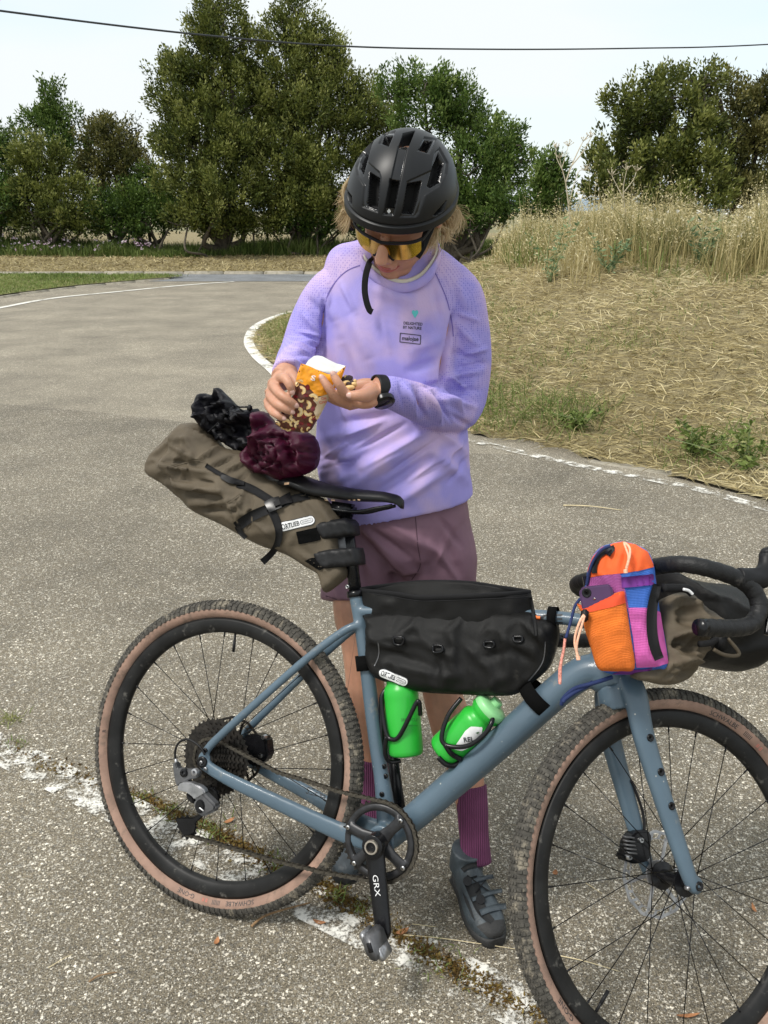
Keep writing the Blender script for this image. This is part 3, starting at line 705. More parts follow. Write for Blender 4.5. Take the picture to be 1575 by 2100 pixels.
tree('oak_sapling', 'small lone sapling in front of the pale horizon', 21, [(1125, 352, 22, 0), (1110, 385, 26, 0), (1140, 385, 24, 0), (1115, 415, 36, 0), (1095, 440, 26, -.2), (1140, 440, 28, -.2)], M_GREEN, (1120, 0.5), leaf=0.1, tb=0.0, trunk_r=0.05, clump=0.26)
tree('oak_tree', 'wide grey-green oak behind the tall dry grass', 17.5, [(1285, 225, 38, 0), (1370, 205, 45, 0), (1330, 255, 60, 0), (1275, 290, 48, 0), (1400, 270, 70, 0), (1250, 340, 38, 0), (1330, 340, 80, -.2), (1420, 350, 75, -.2), (1280, 390, 60, -.3), (1370, 400, 60, -.4), (1450, 410, 50, -.3), (1245, 405, 40, -.5), (1300, 430, 45, -.7), (1370, 435, 45, -.7), (1440, 435, 45, -.7), (1440, 180, 38, .2)], M_OAK, (1350, 0.8), leaf=0.085, dens=1.25, clump=0.26, tb=-0.03)
tree('oak_tree', 'brown-tinged oak leaning out over the grass bank edge', 18.2, [(1480, 215, 45, 0), (1545, 235, 48, 0), (1590, 220, 50, 0), (1500, 300, 70, 0), (1580, 320, 70, 0), (1520, 380, 60, -.2), (1600, 400, 65, -.2), (1500, 430, 45, -.7), (1560, 435, 45, -.7), (1620, 430, 50, -.7)], M_OAKB, (1530, 0.8), leaf=0.085, dens=1.2, clump=0.26, tb=-0.02)

# ---- grasses
M_HAY = leafmat('hay', [(0.16, 0.12, 0.055), (0.38, 0.31, 0.15), (0.58, 0.49, 0.27), (0.72, 0.64, 0.42)], 0.8, 0.15)
M_DRY = leafmat('dry tall grass', [(0.13, 0.15, 0.05), (0.33, 0.28, 0.12), (0.58, 0.49, 0.25), (0.75, 0.68, 0.46)], 0.8, 0.3)
M_GRASS = leafmat('green grass', [(0.04, 0.07, 0.015), (0.10, 0.15, 0.03), (0.2, 0.26, 0.07), (0.34, 0.34, 0.14)], 0.7, 0.3)
def grass(name, label, cat, P, up, ln, wd, mat, tint, droop=0.5, parent=None):
    n = len(P); a = rng.uniform(0, 2 * np.pi, n); el = np.clip(up + rng.normal(size=n) * 0.2, 0.02, 1.0)
    D = unit(np.stack([np.cos(a) * (1 - el), np.sin(a) * (1 - el), el + 0.02], 1))
    o = tri_mesh(name, blades(P, D, ln * rng.uniform(0.5, 1.4, n), wd * rng.uniform(0.7, 1.3, n), np.clip(droop * rng.uniform(0.3, 1.6, n), 0, 1.3)), BT5, tint, mat, parent)
    return prop(o, label, cat, kind='stuff')
def scatter(n, poly, xr, yr, power=1.0):
    R = []
    tot = 0
    while tot < n:
        q = np.stack([rng.uniform(*xr, n), yr[0] + (yr[1] - yr[0]) * rng.uniform(0, 1, n) ** power], 1)
        q = q[inside(q, poly)]; R.append(q); tot += len(q)
    return np.concatenate(R)[:n]
def inview(P3, m=120):
    q = pj(P3); return P3[(q[:, 0] > -m) & (q[:, 0] < 1575 + m) & (q[:, 1] > -m)]
# mown straw on the bank
P = scatter(185000, isl_poly, (-2, 12), (2.2, 14), 1.35); P3 = inview(np.c_[P, bank_h(P) + 0.004], 900)
d = seg_dist(P3[:, :2], isl[:-1], isl[1:]); n = len(P3)
tn = 0.57 + 0.24 * fbm(P3, 1.1, 11) + 0.2 * rng.normal(size=n)
grass('mown_straw', 'mown straw lying on the grass bank', 'straw', P3, 0.05 + 0.12 * rng.uniform(size=n), 0.12, 0.0062, M_HAY, tn, 0.5)
# green regrowth in patches on the bank
P = scatter(170000, isl_poly, (-2, 12), (2.2, 14), 1.45); P3 = np.c_[P, bank_h(P)]; d = seg_dist(P, isl[:-1], isl[1:])
keep = (fbm(P3, 1.1, 21) + 0.5 * vnoise(P3, 4, 3) + 1.05 * np.exp(-((d - 0.4) / 0.42) ** 2) + .35 * rng.normal(size=len(d)) > 0.47); P3 = inview(P3[keep], 900); n = len(P3)
d = seg_dist(P3[:, :2], isl[:-1], isl[1:])
grass('bank_grass', 'green grass sprouting through the straw along the bank foot', 'grass', P3, 0.55, 0.07 + 0.09 * np.exp(-((d - 0.4) / 0.4) ** 2) * (1 + 1.2 * fbm(P3, 2.2, 6)), 0.005, M_GRASS, 0.58 + .2 * fbm(P3, 3, 8) + 0.24 * rng.normal(size=n), 0.6)
# tall dry oats on top of the bank
def tallpts(n):
    P = scatter(n, isl_poly, (0.2, 13.5), (7.4, 14.5)); px = pj(np.c_[P, bank_h(P)])
    edge = 552 + 14 * np.sin(px[:, 0] / 57.0) + 10 * np.sin(px[:, 0] / 23.0) - 30 * np.clip((1120 - px[:, 0]) / 140, 0, 1)
    k = (px[:, 1] < edge + rng.normal(size=n) * 13) & (px[:, 0] < 2400) & (px[:, 0] > 960); return np.c_[P[k], bank_h(P[k])]
P3 = tallpts(132000); n = len(P3); px = pj(P3)[:, 0]
hgt = (0.185 + 0.10 * np.clip((px - 980) / 100, 0, 1) + 0.035 * np.sin(px / 61.0) + 0.03 * np.sin(px / 27)) * (1.1 + .75 * fbm(P3, 1.9, 77)) * np.exp(rng.normal(size=n) * .22)
gr = np.clip((px - 1150) / 400, 0, 1)
grass('tall_grass', 'tall pale oat grass standing along the top of the bank', 'grass', P3, 0.9, hgt, 0.0075, M_DRY, 0.52 - 0.2 * gr + 0.2 * rng.normal(size=n) + 0.3 * fbm(P3, 1.1, 5), 0.32)
sel = rng.uniform(size=n) < 0.22; Q = P3[sel]; hq = hgt[sel] * rng.uniform(0.85, 1.35, len(Q)); sw = rng.normal(size=(len(Q), 2)) * 0.13
HP = []; HD = []
for k in range(6):
    f = 0.68 + 0.32 * k / 5
    HP.append(Q + np.c_[sw * f * hq[:, None], hq * f] + rng.normal(size=Q.shape) * 0.014); HD.append(unit(np.c_[rng.normal(size=(len(Q), 2)) * 0.6, rng.uniform(-0.9, 0.6, len(Q))]))
HP = np.concatenate(HP); HD = np.concatenate(HD); m = len(HP)
prop(tri_mesh('oat_heads', leaves(HP, HD, 0.032 * rng.uniform(.7, 1.4, m), 0.011 * rng.uniform(.7, 1.3, m)), [[0, 1, 2], [0, 2, 3]], 0.78 + 0.14 * rng.normal(size=m), M_DRY), 'pale drooping seed heads over the tall grass', 'seed heads', kind='stuff')
st = np.concatenate([Q, Q + np.c_[sw * hq[:, None], hq]])
P3b = Q; n = len(Q); D = unit(np.c_[sw, np.ones(n)])
prop(tri_mesh('oat_stalks', blades(Q, D, hq * 1.0, np.full(n, 0.005), np.zeros(n)), BT5, 0.62 + 0.15 * rng.normal(size=n), M_DRY), 'thin upright stalks carrying the oat seed heads', 'stalks', kind='stuff')
# green lower storey in the tall grass
k = (vnoise(P3, 1.2, 31) > 0.05) & (pj(P3)[:, 0] > 1030); Pg = P3[k][::2]; n = len(Pg)
grass('weeds', 'soft green weeds among the tall dry grass', 'weeds', Pg, 0.75, 0.30 + .16 * fbm(Pg, 2, 9), 0.012, M_GRASS, 0.62 + 0.22 * rng.normal(size=n), 0.6)
# lawn, far verge
P = np.stack([rng.uniform(-12, -2.5, 60000), rng.uniform(11, 21.9, 60000)], 1); P = P[inside(P, np.vstack([ver[ver[:, 0] > -24], [[-24, 21.9], [-24, 8]]]))]
P3 = inview(np.c_[P, verge_h(P)], 30); n = len(P3)
grass('verge_grass', 'patchy green grass on the kerbed verge', 'grass', P3, 0.5, 0.09, 0.012, M_GRASS, 0.62 + 0.2 * fbm(P3, 0.7, 2) + 0.18 * rng.normal(size=n), 0.7)
P = np.stack([rng.uniform(-18, 6, 27000), rng.uniform(22.8, 28.5, 27000)], 1); P3 = inview(np.c_[P, far_h(P)], 600); n = len(P3)
grass('dry_verge_grass', 'short brown dry grass on the verge below the trees', 'grass', P3, 0.25, 0.14, 0.018, M_HAY, 0.36 + 0.15 * fbm(P3, 0.8, 2) + 0.18 * rng.normal(size=n), 0.7)
P = np.stack([rng.uniform(-14, 3.5, 24000), rng.uniform(25.3, 27.2, 24000)], 1); P3 = inview(np.c_[P, far_h(P)], 30); n = len(P3)
grass('hedge_grass', 'taller green weeds at the foot of the thicket', 'grass', P3, 0.8, 0.36 + .2 * fbm(P3, .9, 14), 0.018, M_GRASS, 0.42 + .2 * fbm(P3, .6, 4) + 0.22 * rng.normal(size=n), 0.5)

# wild flowers, stalks and thistles in the tall grass
M_FLOW = leafmat('pale petals', [(.55, .35, .5), (.75, .68, .72), (.82, .8, .72), (.85, .85, .82)], .8, .2)
def flowers(name, lb, pts, sz, tint):
    n = len(pts) * 5; q = np.repeat(pts, 5, 0) + rng.normal(size=(n, 3)) * sz * .3; D = unit(np.c_[rng.normal(size=(n, 2)), rng.uniform(0, .8, n)]); prop(tri_mesh(name, leaves(q, D, np.full(n, sz), np.full(n, sz * .7)), [[0, 1, 2], [0, 2, 3]], tint + .15 * rng.normal(size=n), M_FLOW), lb, 'flowers', kind='stuff')
Pf = tallpts(9000); Pf = Pf[pj(Pf)[:, 0] > 1250][:160]; flowers('white_flowers', 'white umbel flowers dotted through the tall grass', Pf + np.c_[np.zeros((len(Pf), 2)), rng.uniform(.2, .5, len(Pf))], .035, .85)
Pf = np.c_[rng.uniform(-12, -6.5, 90), rng.uniform(25.2, 26.2, 90)]; Pf = np.c_[Pf, far_h(Pf) + rng.uniform(.15, .45, 90)]; flowers('pink_flowers', 'small pink flowers at the foot of the left thicket', Pf, .055, .15)
M_STALK = material('dry stalk', (.5, .44, .32), .9, var=.2)
def stalk(lb, Y, lines, r, heads):
    ms = []; base = atY(*lines[0][0], Y); t = thing('fennel_stalk', lb, 'plant', base, group='dry stalks on the bank')
    for ln in lines: ms.append(tube(spline([atY(u, v, Y + .02 * i) for i, (u, v) in enumerate(ln)], 5), np.linspace(r, r * .45, (len(ln) - 1) * 5 + 1), 6)); r *= .86
    obj('stem', *join(*ms), M_STALK, t)
    for u, v in heads:
        c = atY(u, v, Y + .04); hs = [sphere(c, .005, 6, 4)]
        for k in range(9): d = unit(np.r_[rng.normal(size=2), 1.2]) * rng.uniform(.04, .08); hs.append(tube([c, c + d], [.0035, .002], 5)); hs.append(sphere(c + d, .006, 6, 4))
        obj('umbel', *join(*hs), M_STALK, t)
stalk('tall dry fennel stalk with forked branches against the sky', 10.5, [[(1172, 490), (1167, 430), (1160, 375), (1152, 345), (1148, 325)], [(1160, 375), (1172, 340), (1188, 305), (1196, 290)], [(1172, 340), (1195, 312), (1212, 282)], [(1155, 352), (1142, 325), (1140, 305)], [(1166, 420), (1185, 355), (1200, 350)], [(1152, 345), (1160, 320), (1165, 300)]], .010, [(1148, 325), (1196, 290), (1212, 282), (1140, 305), (1165, 300), (1200, 350)])
stalk('dry branching stalk in front of the grey-green oak', 10, [[(1285, 500), (1283, 440), (1278, 390), (1285, 350)], [(1280, 410), (1262, 375), (1255, 360)], [(1279, 395), (1298, 370), (1305, 352)]], .007, [(1285, 350), (1255, 360), (1305, 352)])
M_THIS = leafmat('thistle leaves', [(.06, .1, .05), (.12, .19, .09), (.2, .28, .14), (.32, .38, .22)], .7, .2)
for lb, u, v, hgt_, Y in [('tall green thistle at the left end of the oat grass', 1130, 515, .62, 9.3), ('broad green thistle in the middle of the oat grass', 1250, 530, .45, 9.0), ('spiky green weed below the oak on the bank', 1440, 540, .4, 8.8), ('dark green dock at the bank foot near the road', 1180, 890, .16, 5.9), ('leafy weed beside the half buried kerb stone', 1420, 905, .22, 5.3), ('bushy weed at the bank foot', 1530, 930, .25, 5.0)]:
    q = atY(u, v, Y); q[2] = bank_h(q[None, :2])[0]; q = np.array(q); t = thing('thistle' if Y > 8 else 'dock_weed', lb, 'plant', q, group='weeds on the bank'); PP = []; DD = []; ms = []
    for k in range(6 if Y > 8 else 9):                # several leaning shoots, leaves along each
        tip = q + np.r_[rng.normal(size=2) * hgt_ * (.32 if Y > 8 else .6), hgt_ * rng.uniform(.45, 1.05)]; ms.append(tube(spline([q + np.r_[rng.normal(size=2) * .02, 0], (q + tip) / 2 + np.r_[rng.normal(size=2) * .03, .03], tip], 4), np.linspace(.005, .002, 9), 5))
        nl = 30; f = rng.uniform(.1, 1, nl)[:, None]; a = rng.uniform(0, 6.28, nl); PP.append(q * (1 - f) + tip * f + rng.normal(size=(nl, 3)) * .012); DD.append(unit(np.stack([np.cos(a), np.sin(a), rng.uniform(-.3, 1.1, nl)], 1)))
    PP = np.concatenate(PP); DD = np.concatenate(DD); n = len(PP); tri_mesh('foliage', leaves(PP, DD, rng.uniform(.03, .085, n) * (1 if Y > 8 else .8), rng.uniform(.012, .028, n)), [[0, 1, 2], [0, 2, 3]], .55 + .22 * rng.normal(size=n), M_THIS if Y > 8 else M_GRASS, t)
    obj('stem', *join(*ms), material('green stem', (.16, .2, .08), .8), t)
# ================================================================ bicycle
BMAT = Matrix(((*BM[0], BT[0]), (*BM[1], BT[1]), (*BM[2], BT[2]), (0, 0, 0, 1)))
bike = thing('bicycle', 'blue-grey gravel bicycle with tan-walled tyres leaning against the rider', 'bicycle', M=BMAT)
def bpart(name, VF, mat, parent=None, sharp=None, **k):
    return obj(name, VF[0], VF[1], mat, parent or bike, world=False, sharp=sharp, **k)
def pxp(path, y, fun=bp): return np.array([fun(u, v, y) for u, v in path])
def paint_build(nt, b, t, last):
    N = nt.nodes.new; Lk = nt.links.new
    sp = N('ShaderNodeTexVoronoi'); sp.inputs['Scale'].default_value = 55; Lk(t.outputs['Object'], sp.inputs['Vector'])
    n2 = N('ShaderNodeTexNoise'); n2.inputs['Scale'].default_value = 9; n2.inputs['Detail'].default_value = 6; Lk(t.outputs['Object'], n2.inputs['Vector'])
    r = N('ShaderNodeValToRGB'); r.color_ramp.elements[0].position = 0.05; r.color_ramp.elements[0].color = (1, 1, 1, 1); r.color_ramp.elements[1].position = 0.11; r.color_ramp.elements[1].color = (0, 0, 0, 1)
    Lk(sp.outputs['Distance'], r.inputs['Fac'])
    m = N('ShaderNodeMath'); m.operation = 'MULTIPLY'; r2 = N('ShaderNodeValToRGB'); r2.color_ramp.elements[0].position = 0.52; r2.color_ramp.elements[1].position = 0.6; Lk(n2.outputs['Fac'], r2.inputs['Fac'])
    Lk(r.outputs['Color'], m.inputs[0]); Lk(r2.outputs['Color'], m.inputs[1])
    mx_ = N('ShaderNodeMix'); mx_.data_type = 'RGBA'; mx_.inputs['B'].default_value = (0.4, 0.4, 0.37, 1); Lk(m.outputs[0], mx_.inputs['Factor']); Lk(last, mx_.inputs['A']); Lk(mx_.outputs['Result'], b.inputs['Base Color'])
M_FRAME = material('blue grey paint', (0.078, 0.120, 0.157), 0.42, var=0.1, vscale=10, coat=0.15, dirt=((0.19, 0.19, 0.175), 16, 0.60), build=paint_build)
M_BLK = material('black plastic', (0.009, 0.009, 0.010), 0.5, var=0.3, vscale=60, spec=.25)
M_BLKG = material('glossy black', (0.007, 0.007, 0.008), 0.25, var=0.3, vscale=40, spec=.3)
M_RUB = material('dusty tyre rubber', (0.06, 0.055, 0.046), 0.9, var=0.5, vscale=90, bump=0.6, bscale=300, dirt=((0.24, 0.21, 0.16), 34, 0.54))
M_TAN = material('tan tyre wall', (0.30, 0.19, 0.142), 0.8, var=0.22, vscale=25, bump=0.5, bscale=500, dirt=((0.20, 0.135, 0.10), 30, 0.52))
M_RIM = material('dusty carbon rim', (0.013, 0.0128, 0.0125), 0.5, var=0.5, vscale=18, spec=.25, dirt=((0.10, 0.095, 0.085), 45, 0.58))
M_STEEL = material('steel', (0.5, 0.5, 0.5), 0.3, 1.0, var=0.15)
M_DSTEEL = material('dark oily steel', (0.03, 0.026, 0.022), 0.45, 0.6, var=0.6, vscale=90)
M_CHAIN = material('oily chain', (0.085, 0.075, 0.06), 0.45, 0.8, var=0.5, vscale=150)
M_SILV = material('scuffed silver', (0.38, 0.38, 0.39), 0.35, 0.8, var=0.35, vscale=40)
M_GREYM = material('grey metal', (0.14, 0.14, 0.145), 0.42, 0.6, var=0.3, vscale=40)
M_WHITE = material('white print', (0.78, 0.78, 0.78), 0.6, var=0.03)
M_DKPRINT = material('dark print', (0.03, 0.032, 0.035), 0.6, var=0.1)
M_TAPE = material('black bar tape', (0.011, 0.011, 0.0115), 0.5, var=0.3, vscale=50, bump=0.5, bscale=350, spec=.3, dirt=((0.07, 0.065, 0.06), 30, 0.62))
M_GOLD = material('copper print', (0.65, 0.42, 0.25), 0.5, var=0.1)

# ---- frame: one continuous surface
BBc = np.array([0.425, 0, 0.285])
ht0, ht1 = S0 + AXD * 0.375, S0 + AXD * 0.505
st = [BBc, [0.398, 0, 0.38], [0.361, 0, 0.491], [0.303, 0, 0.682], [0.272, 0, 0.768]]
fr = [tube([[0.425, -0.042, 0.285], [0.425, 0.042, 0.285]], 0.03, 20),
      tube(spline(st, 8), np.interp(np.linspace(0, 1, 33), [0, .3, 1], [.024, .0165, .0155]), 16),
      tube(spline([[0.285, 0, 0.732], [0.5, 0, 0.768], [0.715, 0, 0.795], ht1 - AXD * 0.02], 8), [(0.0165, 0.0135)] * 25, 14, up=(0, 0, 1)),
      tube(spline([BBc + [0.005, 0, 0.005], [0.467, 0, 0.326], [0.62, 0, 0.513], [0.76, 0, 0.687], ht0 + [-.015, 0, .015]], 8), np.interp(np.linspace(0, 1, 33), [0, .15, .4, 1], [.034, .027, .029, .034]), 20),
      tube([ht0, ht1], [0.033, 0.026], 18), sphere(ht0 + [-.02, 0, .01], 0.034)]
for s in (-1, 1):
    fr += [tube(spline([[0.30, s * .008, 0.705], [0.27, s * .022, 0.69], [0.2, s * .04, 0.618], [0.1, s * .056, 0.5], [0.012, s * .068, 0.392], [0.0, s * .07, 0.36]], 6), [(0.0085, 0.0095)] * 31, 12, up=(-.6, 0, .8)),
           tube(spline([[-0.004, s * .07, 0.347], [0.06, s * .066, 0.328], [0.2, s * .056, 0.303], [0.33, s * .042, 0.279], [0.40, s * .036, 0.275]], 6), np.stack([np.linspace(.008, .012, 25), np.interp(np.linspace(0, 1, 25), [0, .2, 1], [.013, .0135, .022])], 1), 14, up=(0, 0, 1), power=3),
           sphere((0, s * .07, .353), (.017, .007, .022))]
FRV, FRF = remesh(fr, 0.0034, 5, keep=.45)
frame = bpart('frame', (FRV, FRF), M_FRAME)
T_FR = bvh(b2w(FRV), FRF)
def bdecal(name, VF, mat, parent): return obj(name, VF[0], VF[1], mat, parent, world=True, smooth=False)
bdecal('lettering', text_on(T_FR, 'SIZEMATT', (627, 1627), 58, 15, 14), M_DKPRINT, frame)
bdecal('lettering', text_on(T_FR, 'CE', (1107, 1278), 47, 0, 18, bold=True), M_DKPRINT, frame)
for u, v, y in [(787, 1572, -.016), (790, 1592, -.016), (783, 1629, -.016), (691, 1278, -.03), (421, 1539, -.079)]:
    c = hit(T_FR, u, v, 0.0)
    if c is not None:
        c = w2b(c)[0]; bpart('bolt', lathe([(0.0, -.0025), (.0045, -.0025), (.0055, -.001), (.0055, .003), (0, .003)], 12, c=c), M_BLKG, frame)
bpart('axle_end', lathe([(0.004, -.0035), (.011, -.004), (.0125, -.002), (.0125, .004), (.004, .004)], 20, c=(0.0, -.077, .351)), M_BLKG, frame)
bpart('bolt', lathe([(0.0, -.006), (.0035, -.006), (.004, -.004), (.004, .004), (0, .004)], 12, c=(0.0, -.077, .351)), M_SILV, frame)
bpart('bolt', lathe([(0.0, -.006), (.0035, -.006), (.004, -.004), (.004, .004), (0, .004)], 12, c=(.013, -.077, .34)), M_SILV, frame)
# velcro straps that hold the frame bag
def band(p, ax, r, w, y=1.0):
    ax = np.array(ax, float) / np.linalg.norm(ax); p = np.array(p, float)
    s = np.array([0, 1.0, 0]); n_ = np.cross(ax, s); a = np.arange(28) * 2 * np.pi / 28
    V = []
    for k, rr in ((-1, r), (-1, r + .002), (1, r + .002), (1, r)):
        V.append(p + ax * w / 2 * k + np.outer(np.cos(a), s) * rr * y + np.outer(np.sin(a), n_) * rr)
    V = np.concatenate(V); Fs = [[j * 28 + i, j * 28 + (i + 1) % 28, ((j + 1) % 4) * 28 + (i + 1) % 28, ((j + 1) % 4) * 28 + i] for j in range(4) for i in range(28)]
    return V, Fs

# ---- fork and front end (steered)
fk = [tube(spline([[0.842, 0, .70], [0.842, 0, .69]], 2), .034, 18), tube([S0 + AXD * .33, S0 + AXD * .375], [.036, .033], 18)]
for s in (-1, 1):
    P = spline([[0.845, 0, .700], [.845, s * .026, .697], [.851, s * .046, .664], [.872, s * .052, .594], [.926, s * .056, .48], [.984, s * .060, .366], [1.001, s * .061, .345]], 7)
    w_ = np.interp(np.linspace(0, 1, len(P)), [0, .3, .5, .8, 1], [.024, .026, .0225, .0165, .011]); t_ = np.interp(np.linspace(0, 1, len(P)), [0, .4, 1], [.02, .0135, .0085])
    fk.append(tube(P, np.stack([t_, w_], 1), 16, up=(1, 0, .3), power=2.4))
    fk.append(sphere((1.001, s * .061, .351), (.016, .007, .017)))
FKV, FKF = remesh(fk, 0.0034, 5, keep=.45); FKV = s2b(FKV)
fork = bpart('fork', (FKV, FKF), M_FRAME)
T_FK = bvh(b2w(FKV), FKF)
for u, v in [(1333, 1513), (1355, 1583), (1377, 1653)]:
    c = hit(T_FK, u, v, 0.0)
    if c is not None:
        c = w2b(c)[0]
        V, F_ = lathe([(0.0, -.001), (.0035, -.0005), (.004, -.0025), (.007, -.0025), (.0072, .003), (0, .003)], 16)
        bpart('bolt', (V @ SM.T + c, F_), M_BLKG, fork)
V, F_ = lathe([(.003, .0), (.0065, -.0025), (.0085, -.0015), (.0085, .006), (0, .006)], 16); bpart('axle_end', (s2b(V + [1.001, -.069, .351]), F_), M_BLKG, fork)
V, F_ = lathe([(0, -.003), (.003, -.003), (.004, 0), (.004, .006), (0, .006)], 12); bpart('bolt', (s2b(V + fp(1412, 1822, -.067) + [0, .001, 0]), F_), M_SILV, fork)

# ---- wheels
def gear(n, ro, rv, ri, y0, y1, duty=0.5):
    """toothed ring"""
    k = 4 * n; a = np.arange(k) * 2 * np.pi / k; r = np.tile([rv, ro, ro, rv], n)
    sh = np.tile([.25, .25, -.25, -.25], n) * 2 * np.pi / k
    o2 = np.stack([r * np.cos(a + sh), r * np.sin(a + sh)], 1); i2 = np.stack([ri * np.cos(a), ri * np.sin(a)], 1)
    V = []
    for P, y in ((o2, y0), (i2, y0), (o2, y1), (i2, y1)): V.append(np.stack([P[:, 0], np.full(k, y), P[:, 1]], 1))
    V = np.concatenate(V); Fs = []
    for i in range(k):
        j = (i + 1) % k
        Fs += [[i, j, k + j, k + i], [2 * k + i, 3 * k + i, 3 * k + j, 2 * k + j], [i, 2 * k + i, 2 * k + j, j], [k + i, k + j, 3 * k + j, 3 * k + i]]
    return V, Fs
def disc_rotor(r=0.08):
    ms = []
    n = 60; a = np.arange(n) * 2 * np.pi / n
    ro = r * (1 + .012 * np.sign(np.sin(a * 12))); ri = r * .80 * (1 + .015 * np.sin(a * 12))
    def ring(ro, ri, y0, y1):
        V = []
        for rr, y in ((ro, y0), (ri, y0), (ro, y1), (ri, y1)): V.append(np.stack([rr * np.cos(a), np.full(n, y), rr * np.sin(a)], 1))
        V = np.concatenate(V); Fs = []
        for i in range(n):
            j = (i + 1) % n; Fs += [[i, j, n + j, n + i], [2 * n + i, 3 * n + i, 3 * n + j, 2 * n + j], [i, 2 * n + i, 2 * n + j, j], [n + i, n + j, 3 * n + j, 3 * n + i]]
        return V, Fs
    ms.append(ring(ro, ro * .93, -.0009, .0009)); ms.append(ring(ri * 1.02, ri, -.0009, .0009))
    for k in range(24):                               # bridges between the slots
        t = k * math.pi / 12; R_ = rotm([0, 1, 0], -t + .25); ms.append(boxm(R_ @ np.array([r * .88, 0, 0]), (r * .16, .0018, .0045), R_ @ rotm([0, 1, 0], .5)))
    for k in range(6):
        t = k * math.pi / 3; R_ = rotm([0, 1, 0], -t); ms.append(boxm(R_ @ np.array([r * .56, 0, .012]), (r * .56, .0018, .007), R_ @ rotm([0, 1, 0], -.35)))
    ms.append(ring(np.full(n, .026), np.full(n, .018), -.002, .002))
    return join(*ms)
TY_C, TY_R = 0.3305, 0.0205
def knobs(rc, rs):
    ms = []; 
    base, F0 = bevelled(*boxm((0, 0, 0), (.0052, .0042, .0032)), .0006, 1)
    side, F1 = bevelled(*boxm((0, 0, 0), (.0062, .0085, .0036)), .0006, 1)
    V = []; Fs = []; n = 0
    for row, (ang, cnt, tpl, F_) in enumerate([(0, 190, base, F0), (.3, 190, base, F0), (-.3, 190, base, F0), (.58, 190, base, F0), (-.58, 190, base, F0), (.92, 150, side, F1), (-.92, 150, side, F1), (1.36, 150, side, F1), (-1.36, 150, side, F1)]):
        off = np.array([math.sin(ang) * rs, 0]); rr = rc + math.cos(ang) * rs
        for k in range(cnt):
            t = 2 * math.pi * (k + .5 * (row % 2)) / cnt
            q = tpl @ rotm([1, 0, 0], 0).T
            # local: x along the run, y across, z out
            e_r = np.array([math.cos(t), 0, math.sin(t)]); e_t = np.array([-math.sin(t), 0, math.cos(t)]); e_y = np.array([0, 1.0, 0])
            z = e_r * math.cos(ang) + e_y * math.sin(ang); y = e_y * math.cos(ang) - e_r * math.sin(ang)
            c = e_r * rc + z * (rs + .0006)
            V.append(c + np.outer(q[:, 0], e_t) + np.outer(q[:, 1], y) + np.outer(q[:, 2], z)); Fs += [[i + n for i in f] for f in F_]; n += len(q)
    return np.concatenate(V), Fs
KNOB = knobs(TY_C, TY_R)
def wrap_text(s, r0, hgt, phi0, side, off=.0006):
    V, Fs, w = text2d(s); R_ = []
    for x, y in V:
        r = r0 + y * hgt; phi = phi0 + (-x * hgt * 1.15 / r0) * (1 if side < 0 else -1)
        yy = math.sqrt(max(0, (TY_R + off) ** 2 - (r - TY_C) ** 2)); R_.append([r * math.cos(phi), side * yy, r * math.sin(phi)])
    return np.array(R_), Fs
def wheel(M, label, texts, valve, rotor_mat, rot_y, flange, rear):
    a_ = np.linspace(0, 2 * np.pi, 25)[:-1]
    rimp = [(.312, -.0125), (.306, -.0140), (.296, -.0142), (.285, -.0115), (.279, -.0065), (.2775, 0), (.279, .0065), (.285, .0115), (.296, .0142), (.306, .0140), (.312, .0125), (.308, .01), (.308, -.01)]
    w = bpart('wheel', lathe(rimp, 120), M_RIM); w.matrix_basis = M; w['label'] = label
    # tyre casing: black tread cap over tan walls
    ang = np.linspace(-2.72, 2.72, 33); prof = [(TY_C + math.cos(t) * TY_R, math.sin(t) * TY_R) for t in ang]
    V, F_ = lathe(prof, 140, closed_prof=False); k = len(prof) - 1
    mi = np.array([(0 if abs(ang[i]) < 1.54 else 1) for _ in range(140) for i in range(k)])
    ty = obj('tyre', V, F_, [M_RUB, M_TAN], w, world=False, mi=mi)
    kn = bpart('tread', KNOB, M_RUB, w, sharp=40); kn['kind'] = 'stuff'
    for s, r0, hg, ph, mt in texts: bpart('lettering', wrap_text(s, r0, hg, ph, -1), mt, w, smooth=False)
    hub = [lathe([(.006, -.052), (.012, -.05), (.014, -.036), (.026, -.034), (.026, -.030), (.014, -.026), (.013, .026), (.026, .030), (.026, .034), (.014, .036), (.012, .05), (.006, .052)], 28)]
    bpart('hub', join(*hub), M_BLKG, w, sharp=35)
    r_ = bpart('rotor', disc_rotor(), rotor_mat, w, sharp=35); r_.location = (0, rot_y, 0)
    n = 24; first = None; nip = None
    for i in range(n):
        sd_ = 1 if i % 2 else -1; t = 2 * math.pi * (i + .5) / n; lean = (1 if (i // 2) % 2 else -1) * rad(62)
        a = np.array([.025 * math.cos(t + lean), sd_ * (flange[1] if sd_ > 0 else flange[0]), .025 * math.sin(t + lean)]); b = np.array([.280 * math.cos(t), sd_ * .003, .280 * math.sin(t)])
        d = b - a; L_ = np.linalg.norm(d); q = Vector(d).to_track_quat('Z', 'Y').to_matrix().to_4x4()
        if first is None:
            first = bpart('spoke', tube([[0, 0, 0], [0, 0, 1]], .00095, 6), M_BLKG, w); sp_ = first
            nip = bpart('nipple', tube([[0, 0, -.012], [0, 0, .003]], .0019, 8), M_BLKG, w); np_ = nip
        else: sp_ = inst(first, w); np_ = inst(nip, w)
        sp_.matrix_basis = Matrix.Translation(a) @ q @ Matrix.Diagonal((1, 1, L_, 1)); np_.matrix_basis = Matrix.Translation(b) @ q
    va = np.array([math.cos(valve), 0, math.sin(valve)])
    bpart('valve', join(tube([va * .28, va * .243], .0028, 8), tube([va * .262, va * .236], .0034, 8)), M_BLK, w)
    return w
